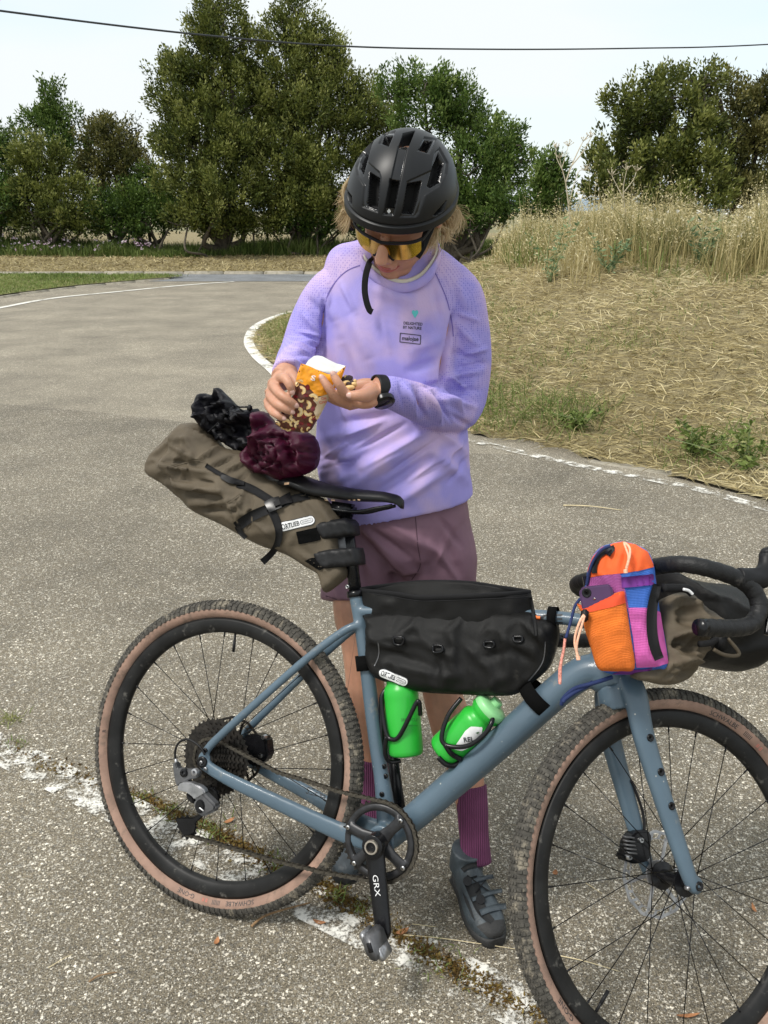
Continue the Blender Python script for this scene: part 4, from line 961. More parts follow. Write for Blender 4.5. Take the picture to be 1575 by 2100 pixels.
def M4(R_, t): return Matrix(((*R_[0], t[0]), (*R_[1], t[1]), (*R_[2], t[2]), (0, 0, 0, 1)))
def phi_of(u, v, fun, c):
    q = fun(u, v, -.018); return math.atan2(q[2] - c[1], q[0] - c[0])
c0, c1 = (0, RW), (WB, RW)
M_TRED = material('red print', (0.62, 0.16, 0.12), 0.7, var=0.1)
w0 = wheel(M4(np.eye(3), (0, 0, RW)), 'rear wheel with cassette and dusty tan-walled tyre', [('SCHWALBE', .3165, .0085, phi_of(523, 1858, bp, c0), M_DKPRINT), ('IIIIII', .3165, .0085, phi_of(451, 1849, bp, c0), M_DKPRINT), ('II II', .3165, .007, phi_of(426, 1841, bp, c0), M_TRED), ('G-ONE', .3165, .0085, phi_of(400, 1832, bp, c0), M_DKPRINT), ('R', .3165, .007, phi_of(212, 1502, bp, c0), M_DKPRINT)], phi_of(473, 1310, bp, c0), M_DSTEEL, .047, (.019, .031), True)
w1 = wheel(M4(SM, s2b([WB, 0, RW])[0]), 'front wheel with silver brake rotor, turned away from the rider', [('SCHWALBE', .3165, .0085, phi_of(1455, 1466, fp, c1), M_DKPRINT), ('IIIIII', .3165, .0085, phi_of(1527, 1500, fp, c1), M_DKPRINT), ('II II', .3165, .007, phi_of(1552, 1528, fp, c1), M_TRED), ('G-ONE', .3165, .0085, phi_of(1172, 2096, fp, c1), M_DKPRINT)], phi_of(1256, 2045, fp, c1), M_SILV, .047, (.031, .031), False)
# cassette sprockets on the hind wheel
for k in range(10):
    tth = [42, 37, 32, 28, 24, 21, 19, 17, 15, 12][k]; ro = tth * .0127 / (2 * math.pi) + .002; y = -.022 - k * .0038
    sp_ = bpart('sprocket', gear(tth, ro, ro - .0045, max(.017, ro - (.017 if k < 3 else .013)), y - .0009, y + .0009), M_DSTEEL, w0, sharp=35)
    if k < 6:
        for j in range(5):
            t = j * 2 * math.pi / 5 + k * .2; R_ = rotm([0, 1, 0], -t)
            ri = ro - .016; 
            if ri > .024: bpart('sprocket_arm', boxm(R_ @ np.array([(ri + .016) / 2, y, 0]), (ri - .012, .002, .009), R_), M_DSTEEL, w0)
bpart('freehub', lathe([(.006, -.066), (.016, -.064), (.018, -.06), (.018, -.02), (.012, -.015), (.006, -.015)], 24), M_DSTEEL, w0)

# ---- cranks
CRK = np.array([.052, 0, -.158]); CRK /= np.linalg.norm(CRK)
cr_ = bpart('chainring', gear(40, .0835, .0785, .0615, -.0495, -.046), M_DSTEEL, sharp=35); cr_.location = BBc
spd = []
for px_ in [(727, 1700), (807, 1698), (734, 1764), (818, 1767)]:
    q = bp(*px_, -.05) - BBc; q[1] = 0; d = q / np.linalg.norm(q); e_ = d * .070
    spd.append(tube([np.array([0, -.052, 0]) + d * .008, np.array([0, -.053, 0]) + d * .04, np.array([0, -.0525, 0]) + e_], [(.017, .007), (.0115, .0065), (.0125, .006)], 12, up=(0, 1, 0)))
    V, F_ = lathe([(0, -.0025), (.0035, -.0025), (.005, -.001), (.005, .004), (0, .004)], 12, c=e_ + [0, -.058, 0]); bpart('bolt', (V, F_), M_STEEL, cr_)
arc = []
tt = np.linspace(0, 2 * np.pi, 80, endpoint=False)
spd.append(tube(np.stack([.0695 * np.cos(tt), np.full(80, -.0495), .0695 * np.sin(tt)], 1), [(.0075, .0045)] * 80, 8, up=(0, 1, 0), closed=True))
bpart('spider', remesh(spd, .0018, 3), material('dark grey alloy', (.026, .026, .028), .4, .3, var=.4, vscale=60), cr_)
ca = bpart('crank_arm', remesh([tube(spline([[0, -.078, 0], CRK * .03 + [0, -.078, 0], CRK * .085 + [0, -.083, 0], CRK * .145 + [0, -.088, 0], CRK * .167 + [0, -.089, 0]], 6), np.stack([np.interp(np.linspace(0, 1, 25), [0, .18, .6, 1], [.025, .021, .0185, .0155]), np.interp(np.linspace(0, 1, 25), [0, 1], [.0085, .007])], 1), 20, up=(0, 1, 0), power=2.8), tube([[0, -.05, 0], [0, -.087, 0]], .0225, 24), sphere(CRK * .166 + [0, -.089, 0], (.0135, .007, .0135))], .0018, 3), M_BLKG, cr_)
bpart('spindle', lathe([(.0105, -.0935), (.0135, -.0935), (.0145, -.092), (.0145, -.085), (.0105, -.085), (.0105, -.09)], 28, c=(0, 0, 0)), material('pale bronze', (.55, .49, .42), .3, .9), cr_, sharp=40)
bpart('spindle_bore', lathe([(0, -.087), (.0107, -.0865), (.0107, -.08), (0, -.08)], 20), M_GREYM, cr_)
# GRX on the arm, running down it
Vt, Ft, wt_ = text2d('GRX'); k_ = .042 / wt_; side_ = np.array([-CRK[2], 0, CRK[0]])
bpart('lettering', (np.array([CRK * (.052 + x * k_) + np.array([0, -.0915 - .00003, 0]) - side_ * (-.0055 + y * .0115) * -1 for x, y in Vt]), Ft), M_WHITE, cr_, smooth=False)
# pedal
pe = CRK * .168
pd = bpart('pedal_axle', tube([pe + [0, -.085, 0], pe + [0, -.118, 0]], .007, 14), M_STEEL, cr_)
pp = bpart('pedal', bevelled(*prism([(-.03, -.012), (-.018, -.019), (.012, -.018), (.03, -.008), (.032, .008), (.016, .016), (-.02, .014), (-.034, .004)], -.168, -.112), .004, 2), M_GREYM, None); pp.location = BBc + pe; pp.rotation_euler = (0, rad(62), 0); pp.scale = (.82, 1, .82); pp.location = BBc + pe + np.array([0, .012, 0])
bpart('clip', bevelled(*prism([(.005, .012), (.03, .006), (.038, .016), (.03, .024), (.01, .02)], -.162, -.120), .002, 2), M_SILV, pp); bpart('clip', bevelled(*prism([(-.005, -.014), (-.03, -.008), (-.038, -.016), (-.03, -.026), (-.008, -.022)], -.162, -.120), .002, 2), M_SILV, pp)
bpart('badge', bevelled(*boxm((-.002, -.169, -.001), (.022, .003, .012)), .001, 1), M_BLKG, pp)
# far crank arm and pedal
bpart('crank_arm', tube([BBc + [0, .07, 0], BBc - CRK * .085 * np.array([1, 1, 1]) + [0, .08, 0], BBc - CRK * .168 + [0, .085, 0]], [(.018, .008), (.014, .008), (.013, .007)], 14, up=(0, 1, 0)), M_BLKG)
pf = bpart('pedal', bevelled(*prism([(-.03, -.012), (-.018, -.019), (.012, -.018), (.03, -.008), (.032, .008), (.016, .016), (-.02, .014), (-.034, .004)], .095, .155), .004, 2), M_GREYM, None); pf.location = BBc - CRK * .168

# ---- chain
path = []
cc_ = np.array([0, RW]); rc_ = .045
for t in np.linspace(rad(255), rad(72), 14): path.append([cc_[0] + rc_ * math.cos(t), -.040, cc_[1] + rc_ * math.sin(t)])
for q in [(572, 1585), (637, 1604), (694, 1623)]: path.append(bp(*q, -.044))
for t in np.linspace(rad(100), rad(-88), 16): path.append([BBc[0] + .0815 * math.cos(t), -.0478, BBc[2] + .0815 * math.sin(t)])
for q in [(656, 1787), (561, 1764), (447, 1730), (398, 1716)]: path.append(bp(*q, -.048))
pu = bp(370, 1694, -.048); path += [bp(375, 1708, -.048), pu, bp(388, 1680, -.046), bp(420, 1668, -.045), bp(438, 1650, -.042), bp(436, 1632, -.04), bp(425, 1622, -.04)]
path = np.array(path); LP = resample(path, .0127); n_l = len(LP)
rollers = join(*[tube([p + [0, -.0032, 0], p + [0, .0032, 0]], .0036, 8) for p in LP])
chain = bpart('chain', rollers, M_CHAIN)
th_ = np.linspace(0, 2 * np.pi, 13)[:-1]
dumb = [(-.0052 + .0042 * math.cos(t), .0042 * math.sin(t)) for t in np.linspace(rad(50), rad(310), 7)] + [(0, -.0026)] + [(.0052 + .0042 * math.cos(t), .0042 * math.sin(t)) for t in np.linspace(rad(-130), rad(130), 7)] + [(0, .0026)]
link_src = []
for wd_ in (.0026, .0036):
    V, F_ = join(prism(dumb, -wd_ - .0009, -wd_), prism(dumb, wd_, wd_ + .0009)); link_src.append(newmesh('link', V, F_, False, None, [M_CHAIN]))
for i in range(n_l - 1):
    d = LP[i + 1] - LP[i]; o = bpy.data.objects.new('link', link_src[i % 2]); C.objects.link(o); o.parent = chain
    o.matrix_basis = Matrix.Translation((LP[i] + LP[i + 1]) / 2) @ Matrix.Rotation(math.atan2(d[0], d[2]) - math.pi / 2, 4, 'Y')

# ---- hind derailleur from its outline
c6 = lambda pts, y: np.array([bp(340 + .181 * a, 1420 + .181 * b, y)[[0, 2]] for a, b in pts])
def c6prism(pts, y0, y1, bev=.002): return bevelled(*prism(c6(pts, (y0 + y1) / 2), y0, y1), bev, 2)
rd = bpart('derailleur', c6prism([(100, 790), (140, 790), (155, 850), (240, 865), (330, 862), (392, 900), (380, 960), (300, 975), (262, 990), (310, 1040), (200, 1015), (150, 1060), (128, 1000), (108, 880)], -.096, -.078), M_GREYM, sharp=40)
for a, b, r, m in [(205, 912, .0095, M_BLKG), (328, 905, .0085, M_SILV)]:
    q = bp(340 + .181 * a, 1420 + .181 * b, -.097); bpart('bolt', lathe([(0.003, -.002), (r * .5, -.004), (r * .9, -.003), (r, 0), (r, .006), (0.003, .006)], 18, c=q), m, rd, sharp=40)
bpart('outer_link', c6prism([(160, 1035), (215, 1012), (300, 1012), (405, 1052), (452, 1092), (470, 1140), (390, 1190), (345, 1210), (318, 1172), (250, 1122), (152, 1104)], -.112, -.094, .003), M_SILV, rd, sharp=40)
bpart('lower_knuckle', c6prism([(345, 1205), (440, 1110), (520, 1190), (600, 1270), (592, 1330), (490, 1382), (436, 1392), (362, 1345), (345, 1270)], -.114, -.09, .005), M_GREYM, rd, sharp=40)
bpart('clutch_cover', c6prism([(390 + 52 * math.cos(t), 1290 + 78 * math.sin(t)) for t in np.linspace(0, 2 * np.pi, 20)[:-1]], -.118, -.11, .002), M_BLK, rd, sharp=40)
bpart('mark', c6prism([(375, 1310), (385, 1300), (430, 1338), (424, 1350)], -.1192, -.118, .0003), M_WHITE, rd)
bpart('inner_link', c6prism([(250, 1130), (330, 1190), (340, 1260), (300, 1240), (255, 1190)], -.1, -.085), M_BLK, rd, sharp=40)
bpart('cage', join(c6prism([(470, 1085), (520, 1065), (580, 1110), (610, 1190), (600, 1270), (430, 1400), (340, 1480), (352, 1505), (330, 1590), (268, 1622), (200, 1622), (150, 1545), (108, 1432), (130, 1420), (310, 1416), (400, 1370), (560, 1270), (570, 1190), (530, 1110), (490, 1105)], -.06, -.056), c6prism([(108, 1432), (130, 1420), (320, 1416), (352, 1505), (330, 1590), (268, 1622), (200, 1622), (150, 1545)], -.041, -.037)), M_BLKG, rd, sharp=40)
for a, b in [(505, 1185), (238, 1530)]:
    q = bp(340 + .181 * a, 1420 + .181 * b, -.05); V, F_ = gear(12, .0265, .0215, .007, -.0025, .0025); bpart('pulley', (V + [q[0], -.0485, q[2]], F_), M_BLK, rd, sharp=40)
bpart('gear_cable', tube(spline(pxp([(420, 1548), (412, 1534), (398, 1522), (382, 1516), (366, 1524), (359, 1543), (361, 1566)], -.082), 6), .0025, 8), M_BLK, rd)
bpart('ferrule', tube(pxp([(361, 1556), (361, 1572)], -.085), .0035, 10), M_SILV, rd)

# ---- brakes
q = bp(516, 1540, .05)
cal = bpart('brake_caliper', bevelled(*prism(np.array([bp(a, b, .055)[[0, 2]] for a, b in [(505, 1507), (534, 1504), (552, 1512), (556, 1545), (548, 1562), (520, 1570), (508, 1548), (500, 1530)]]), .038, .075), .005, 2), M_BLKG, sharp=40)
for a, b in [(540, 1512), (534, 1550)]:
    V, F_ = lathe([(0.002, -.003), (.0045, -.003), (.0055, 0), (.0055, .01), (0.002, .01)], 14, c=bp(a, b, .036)); bpart('bolt', (V, F_), M_STEEL, cal, sharp=40)
f7 = lambda pts, y: np.array([fp(1000 + .365 * a, 1350 + .365 * b, y)[[0, 2]] for a, b in pts])
V, F_ = bevelled(*prism(f7([(815, 965), (885, 960), (900, 1000), (890, 1130), (840, 1145), (800, 1150), (745, 1130), (735, 1095), (765, 1085), (760, 1040), (790, 990)], .05), .036, .066), .004, 2)
calf = bpart('brake_caliper', (s2b(V), F_), M_BLKG, sharp=40)
for k in range(5):
    q = fp(1000 + .365 * (790 + 4 * k), 1350 + .365 * (1005 + 22 * k), .034); V, F_ = bevelled(*boxm(q, (.022, .012, .0032)), .001, 1); bpart('cooling_fin', (s2b(V), F_), M_GREYM, calf)
for a, b in [(862, 1022), (797, 1118)]:
    V, F_ = lathe([(0.002, -.003), (.0045, -.003), (.0055, 0), (.0055, .01), (0.002, .01)], 14, c=fp(1000 + .365 * a, 1350 + .365 * b, .032)); bpart('bolt', (s2b(V), F_), M_STEEL, calf, sharp=40)
bpart('brake_hose', (s2b(tube(spline(np.array([fp(1000 + .365 * a, 1350 + .365 * b, .045) for a, b in [(800, 690), (812, 700), (840, 770), (868, 850), (880, 920), (880, 965)]]), 6), .0028, 8)[0]), tube(spline(np.zeros((6, 3)) + np.arange(6)[:, None], 6), .0028, 8)[1]), M_BLK)

# ---- seat post, saddle
bpart('seatpost', tube([[.276, 0, .755], [.216, 0, .952]], .0138, 18), M_BLKG, frame)
sc_ = bpart('seat_clamp', band([.2715, 0, .768], np.array([-.284, 0, .959]), .0165, .014, 1.0), M_BLKG, frame)
V, F_ = lathe([(0.0025, -.004), (.004, -.004), (.005, -.002), (.005, .01), (0.002, .01)], 12, c=bp(713, 1203, -.012)); bpart('bolt', (V, F_), M_STEEL, frame)
xs = np.linspace(0, 1, 34); sec = []
V = []; ns = 26
for t in xs:
    x = .062 + .288 * t
    hw = np.interp(t, [0, .03, .12, .25, .4, .55, .75, .95, 1], [.030, .052, .071, .069, .05, .034, .0235, .018, .010])
    zt = np.interp(t, [0, .04, .15, .35, .6, .85, .96, 1], [.984, .996, 1.0, .989, .986, .988, .985, .976])
    dr = np.interp(t, [0, .1, .3, .6, 1], [.018, .03, .034, .026, .016])
    ph = np.arange(ns) / ns * 2 * np.pi
    cy = np.cos(ph); cz = np.sin(ph)
    yy = np.sign(cy) * np.abs(cy) ** .8 * hw; zz = np.where(cz > 0, cz ** 1 * .007 - (np.abs(cy) ** 2.4) * dr * .45, -dr * .75 * np.abs(cz) ** .5 - (np.abs(cy) ** 2.4) * dr * .3)
    V.append(np.stack([np.full(ns, x), yy, zt + zz], 1))
V = np.concatenate(V); F_ = [[i * ns + k, (i + 1) * ns + k, (i + 1) * ns + (k + 1) % ns, i * ns + (k + 1) % ns] for i in range(33) for k in range(ns)] + [list(range(ns)), [33 * ns + k for k in range(ns)][::-1]]
M_SADDLE = material('worn black saddle', (0.009, 0.009, 0.0095), 0.4, var=0.3, vscale=40, spec=.3, dirt=((.06, .06, .06), 45, .66))
SV, SF = orient(V, F_)
sad = bpart('saddle', (SV, SF), M_SADDLE); T_SD = bvh(b2w(SV), SF)
for s in (-1, 1): bpart('rail', tube(spline([[.09, s * .022, .965], [.13, s * .022, .945], [.24, s * .022, .942], [.30, s * .015, .958], [.33, s * .008, .968]], 6), .0037, 8), M_BLKG, sad)
bpart('post_head', bevelled(*boxm([.212, 0, .945], (.05, .05, .028)), .006, 2), M_BLKG, sad)
for u, v, w_, t in [(655, 1024, 42, 3), (716, 1023, 30, -8)]:
    for k in range(3):
        q = bp(u + k * w_ / 3, v + 2, -.026); bpart('marking', boxm(q, (w_ / 3 * .0006, .0012, .0025)), M_GOLD, sad, smooth=False)
bdecal('lettering', on_surface(T_SD, np.array([[0, 0], [1, .4], [1, 1], [0, .6]]), [[0, 1, 2, 3]], (583, 994), (10, 2), (0, -7)), M_GOLD, sad)

# ---- handlebar (steered)
def tape(path, r):
    P = resample(spline(path, 10), .0028); s = np.arange(len(P)) * .0028; rr = r * (1 + .07 * ((s / .021) % 1.0) - .03)
    V, F_ = tube(P, rr, 18); return s2b(V), F_
bars = None
for s in (-1, 1):
    path = [(.829, s * .045, .905), (.829, s * .12, .905), (.838, s * .165, .904), (.868, s * .193, .900), (.925, s * .204, .893), (.962, s * .208, .878), (.978, s * .21, .850), (.962, s * .213, .817), (.92, s * .218, .799), (.845, s * .222, .786)]
    o = bpart('handlebar', tape(path, .0155), M_TAPE)
    V, F_ = tube([path[-1], np.array(path[-1]) - [.012, -s * .0006, .002]], [.0165, .0145], 18); bpart('end_plug', (s2b(V), F_), M_BLKG, o)
    h_ = remesh([tube(spline([(.93, s * .206, .893), (.958, s * .206, .897), (.985, s * .205, .905), (1.0, s * .204, .925), (1.003, s * .204, .955), (.999, s * .204, .966)], 6), np.stack([np.interp(np.linspace(0, 1, 31), [0, .5, 1], [.017, .017, .013]), np.interp(np.linspace(0, 1, 31), [0, .4, .8, 1], [.019, .021, .02, .013])], 1), 16, up=(0, 0, 1))], .003, 4)
    bpart('brake_hood', (s2b(h_[0]), h_[1]), M_BLK, o)
    V, F_ = tube(spline([(1.0, s * .206, .915), (1.012, s * .208, .89), (1.0, s * .214, .84), (.992, s * .218, .80)], 6), [(.006, .008)] * 19, 10, up=(1, 0, 0)); bpart('brake_lever', (s2b(V), F_), M_BLKG, o)
V, F_ = tube([(.829, -.05, .905), (.829, .05, .905)], .0159, 18); bpart('bar_clamp', (s2b(V), F_), M_BLKG)
V, F_ = tube([S0 + AXD * .565, [.829, 0, .905]], [.018, .017], 16); stem = bpart('stem', (s2b(V), F_), M_BLKG)
V, F_ = tube([S0 + AXD * .49, S0 + AXD * .585], .0205, 18); bpart('steerer', (s2b(V), F_), M_BLKG, stem)

# ---- bottle cages
def cagewire(pts, y, r=.0042):
    P = pxp(pts, y) if np.ndim(y) == 0 else np.array([bp(u, v, yy) for (u, v), yy in zip(pts, y)])
    return tube(spline(P, 6), r, 10)
cg = bpart('bottle_cage', join(cagewire([(793, 1412), (783, 1430), (786, 1470), (793, 1506), (803, 1516), (817, 1512), (836, 1478), (853, 1443), (860, 1441), (862, 1466)], [-.012, -.02, -.028, -.036, -.038, -.040, -.042, -.042, -.040, -.03], .0048), cagewire([(793, 1510), (790, 1545), (800, 1562), (822, 1560)], [-.036, -.025, -.01, 0], .0048), cagewire([(783, 1430), (783, 1520), (790, 1550)], [.0, .0, 0], .006)), M_BLKG)
cg2 = bpart('bottle_cage', join(cagewire([(946, 1432), (920, 1466), (906, 1508), (913, 1527), (940, 1532), (968, 1526), (995, 1504), (1008, 1482), (1011, 1466)], [-.02, -.034, -.042, -.043, -.043, -.043, -.04, -.034, -.02], .0048), cagewire([(899, 1553), (914, 1567), (930, 1570), (944, 1560), (948, 1545)], [-.036, -.03, -.02, -.01, 0], .0055), cagewire([(913, 1527), (925, 1545), (945, 1557)], [-.043, -.036, -.02], .0055), cagewire([(1020, 1500), (960, 1556)], [0, 0], .006)), M_BLKG)
# ================================================================ bags and bottles on the bicycle
def bike3(y0, steered=False):
    """outline coordinates (x, z) of the bicycle plane to world; offset towards the drive side"""
    def f(P, t):
        Q = np.stack([P[:, 0], y0 - t, P[:, 1]], 1)
        return b2w(s2b(Q)) if steered else b2w(Q)
    return f
def outl(pts, y0, k, org, fun=bp, smooth=True):
    P = np.array([fun(org[0] + k * a, org[1] + k * b, y0)[[0, 2]] for a, b in pts])
    return spline(P, 4, True) if smooth else P
def crumple(seed, amp, sc, warp=0.4, swirl=None):
    def f(P):
        Q = np.c_[P, np.zeros(len(P))]; W = np.c_[fbm(Q, sc * .6, seed + 50), fbm(Q, sc * .6, seed + 70), np.zeros(len(P))] * warp / sc
        r1 = np.clip(ridge(Q + W, sc, seed), -.2, 1); r2 = np.clip(ridge(Q + W * 1.5, sc * 2.2, seed + 5), -.2, 1)
        r = np.sign(r1) * np.abs(r1) ** 2.2 * 0.9 + np.sign(r2) * np.abs(r2) ** 2 * .45 + .9 * vnoise(Q, sc * .8, seed + 9)
        return amp * (r - .45)
    return f
def cloth(name, col, rough=0.75, weave=900, bump=0.35, var=0.18, dirt=None, spec=.3, sheen=0):
    def build(nt, b, t, last):
        N = nt.nodes.new; Lk = nt.links.new; bs = []
        for rot in ((1, 0, 0), (0, 0, 1)):
            w = N('ShaderNodeTexWave'); w.inputs['Scale'].default_value = weave / 4.0; w.inputs['Distortion'].default_value = 0.6; w.bands_direction = 'X' if rot[0] else 'Z'
            Lk(t.outputs['Object'], w.inputs['Vector']); bs.append(w)
        a = N('ShaderNodeMath'); Lk(bs[0].outputs['Fac'], a.inputs[0]); Lk(bs[1].outputs['Fac'], a.inputs[1])
        n = N('ShaderNodeTexNoise'); n.inputs['Scale'].default_value = 45; n.inputs['Detail'].default_value = 5; Lk(t.outputs['Object'], n.inputs['Vector'])
        s = N('ShaderNodeMath'); s.operation = 'MULTIPLY_ADD'; s.inputs[1].default_value = 2.0; Lk(n.outputs['Fac'], s.inputs[0]); Lk(a.outputs[0], s.inputs[2])
        bu = N('ShaderNodeBump'); bu.inputs['Strength'].default_value = bump; bu.inputs['Distance'].default_value = 0.0015; Lk(s.outputs[0], bu.inputs['Height']); Lk(bu.outputs['Normal'], b.inputs['Normal'])
    return material(name, col, rough, var=var, vscale=14, dirt=dirt, build=build, spec=spec, sheen=sheen)
M_OLIVE = cloth('olive brown nylon', (0.108, 0.086, 0.058), 0.6, dirt=((.2, .17, .125), 20, .66))
M_WEB = cloth('black webbing', (0.008, 0.008, 0.009), 0.7, weave=1500)
M_VELC = material('velcro', (0.005, 0.005, 0.005), 1.0, spec=.1, bump=1, bscale=900)
M_TAB = material('rubbery black tab', (0.010, 0.010, 0.011), 0.5, var=.3, spec=.3, vscale=30, bump=.2, bscale=200, dirt=((.05, .05, .05), 90, .68))
M_BLKBAG = cloth('scuffed black tarpaulin', (0.008, 0.0078, 0.0075), 0.45, weave=1200, bump=.25, var=.25, dirt=((.04, .037, .033), 16, .62), spec=.22)
M_BLKCL = cloth('black jacket nylon', (0.006, 0.0056, 0.008), 0.42, bump=.2, spec=.22)
M_BURG = cloth('burgundy jacket nylon', (0.05, 0.004, 0.018), 0.42, bump=.2, spec=.25)
def child_mesh(name, VF, mat, parent, **k): return obj(name, VF[0], VF[1], mat, parent, world=True, **k)
def at_base(name, label, cat, V, group=None):
    lo = V[np.argmin(V[:, 2])]; return thing(name, label, cat, (float(V[:, 0].mean()), float(V[:, 1].mean()), float(lo[2])), group=group)
def pill(w, h, n=8):
    r = h / 2; return np.array([(w - r + r * math.cos(t), r + r * math.sin(t)) for t in np.linspace(-math.pi / 2, math.pi / 2, n)] + [(r + r * math.cos(t), r + r * math.sin(t)) for t in np.linspace(math.pi / 2, 3 * math.pi / 2, n)])
def patch_on(T, poly_px, step, off, name, mat, parent, smooth=False):
    P, Tr, _ = fill2d(np.array(poly_px, float), step)
    V, F_ = on_surface(T, P, Tr, (0, 0), (1, 0), (0, 1), off)
    return child_mesh(name, (V, [f[::-1] for f in F_]), mat, parent, smooth=smooth)
def logo(T, org, ang, w, h, parent):
    """black pill badge with a white border and the maker's name"""
    a = rad(ang); ex = np.array([math.cos(a), math.sin(a)]); ey = np.array([math.sin(a), -math.cos(a)])
    def place(P, off): return on_surface(T, P, None, org, ex, ey, off)[0]
    for (q, off, m) in ((pill(w + 3, h + 3) - 1.5, .0012, M_DKPRINT), (pill(w, h), .0020, M_WHITE)):
        P, Tr, _ = fill2d(q, 3.0); V = place(P, off); child_mesh('badge', (V, [f for f in Tr]), m, parent, smooth=False)
    lw = w * .5
    V, F_, tw = text2d('ORTLIEB', True); k = lw / tw
    child_mesh('lettering', (place(V * [k, h * .56] + [w * .07, h * .22], .0024), F_), M_DKPRINT, parent, smooth=False)
    q = pill(w * .36, h * .52) + [w * .595, h * .24]; P, Tr, _ = fill2d(q, 2.0); child_mesh('badge', (place(P, .0024), Tr), M_DKPRINT, parent, smooth=False)
    q = pill(w * .36 - 1.8, h * .52 - 1.8) + [w * .595 + .9, h * .24 + .9]; P, Tr, _ = fill2d(q, 2.0); child_mesh('badge', (place(P, .0028), Tr), M_WHITE, parent, smooth=False)
    V, F_, tw = text2d('WATERPROOF'); k = w * .27 / tw
    child_mesh('lettering', (place(V * [k, h * .17] + [w * .64, h * .42], .0032), F_), M_DKPRINT, parent, smooth=False)

# ---- saddle bag
c3 = (280, 770); k3 = .3683
SBp = [(68, 545), (100, 440), (180, 360), (255, 278), (330, 265), (400, 305), (470, 395), (590, 425), (640, 490), (700, 530), (760, 570), (830, 600), (950, 655), (1050, 690), (1110, 770), (1135, 830), (1115, 900), (1130, 1000), (1165, 1080), (1150, 1130), (1050, 1208), (1022, 1115), (940, 1062), (860, 1010), (790, 980), (700, 950), (600, 900), (480, 832), (330, 762), (265, 700), (160, 612)]
_sb = crumple(3, .024, 11)
def sbn(P):
    x = P[:, 0]; tail = np.clip((.06 - x) / .12, 0, 1)
    # long pleats running to the rolled tail
    d = np.c_[x * .35 + P[:, 1] * .9, x * 0, x * 0]
    slim = np.clip((x - .08) / .14, 0, 1)
    return -.030 * slim + _sb(P) * (.3 + .5 * tail) * (1 - .5 * slim) + tail * .009 * vnoise(np.c_[(P[:, 0] * -.5 + P[:, 1] * .85), P[:, 0] * .25, x * 0], 38, 4)
SBV, SBF = orient(*inflate(outl(SBp, -.02, k3, c3), .006, .062, .085, .085, bike3(-.02), sbn, .5, .08))
SBV = wrinkle(SBV, SBF, [(c3[0] + k3 * a, c3[1] + k3 * b, c3[0] + k3 * c, c3[1] + k3 * d, w, h) for a, b, c, d, w, h in [(260, 290, 450, 400, 6, .008), (300, 270, 560, 430, 7, -.007), (190, 390, 330, 470, 6, .007), (120, 470, 400, 505, 6, -.005), (130, 500, 420, 545, 6, .008), (110, 560, 460, 600, 7, -.006), (170, 600, 520, 650, 7, .008), (220, 640, 520, 700, 6, -.008), (300, 720, 560, 690, 7, .007), (330, 740, 620, 760, 6, -.006), (340, 470, 480, 400, 6, .009), (400, 520, 560, 440, 6, -.008), (460, 560, 620, 470, 6, .008), (540, 600, 650, 520, 5, -.007), (590, 640, 560, 820, 6, .007), (640, 660, 620, 840, 5, -.006), (480, 760, 600, 700, 5, .006), (640, 800, 760, 900, 6, .004), (850, 620, 1000, 800, 8, -.004), (1000, 700, 1100, 860, 6, .004), (900, 980, 1080, 1100, 6, .004)]], 1.9, .72)
sbag = at_base('saddle_bag', 'olive brown roll-top saddle bag strapped under the saddle', 'bag', SBV)
child_mesh('shell', (SBV, SBF), M_OLIVE, sbag); T_SB = bvh(SBV, SBF)
q3 = lambda pts: [(c3[0] + k3 * a, c3[1] + k3 * b) for a, b in pts]
child_mesh('strap', strap(T_SB, q3([(385, 500), (450, 540), (520, 575)]), 9, .003), M_WEB, sbag)
child_mesh('strap', strap(T_SB, q3([(560, 600), (640, 630), (700, 665), (755, 700)]), 16, .0035), M_WEB, sbag)
child_mesh('strap', strap(T_SB, q3([(555, 845), (640, 785), (730, 745), (800, 715), (880, 685), (965, 668)]), [22, 21, 20, 18, 16, 14], .0035), M_WEB, sbag)
child_mesh('strap', strap(T_SB, q3([(745, 740), (775, 800), (792, 860), (790, 920), (765, 975), (735, 1008), (700, 1040)]), [18, 17, 16, 14, 13, 13, 14], .004), M_WEB, sbag)
child_mesh('strap', strap(T_SB, q3([(560, 840), (575, 870), (610, 905)]), [12, 9], .004), M_WEB, sbag)
child_mesh('buckle', strap(T_SB, q3([(470, 560), (530, 585), (600, 600)]), [8, 14, 12, 8], .009), M_BLK, sbag, sharp=40)
bk = child_mesh('buckle', strap(T_SB, q3([(724, 735), (760, 716), (800, 703)]), [24, 26, 24], .010, step=4), M_BLKG, sbag, sharp=40)
child_mesh('buckle_tongue', strap(T_SB, q3([(795, 705), (830, 688), (862, 678)]), [16, 18, 22], .008, step=4), M_BLKG, sbag, sharp=40)
child_mesh('buckle_release', strap(T_SB, q3([(765, 716), (797, 704)]), 10, .013, step=4), M_BLK, sbag, sharp=40)
logo(T_SB, (c3[0] + k3 * 800, c3[1] + k3 * 870), -13, 74, 17, sbag)
patch_on(T_SB, q3([(890, 872), (1008, 845), (1030, 915), (905, 940)]), 5, .002, 'velcro_patch', M_VELC, sbag)
patch_on(T_SB, q3([(938, 1030), (1010, 1008), (1052, 1072), (1022, 1085)]), 5, .002, 'velcro_patch', M_VELC, sbag)
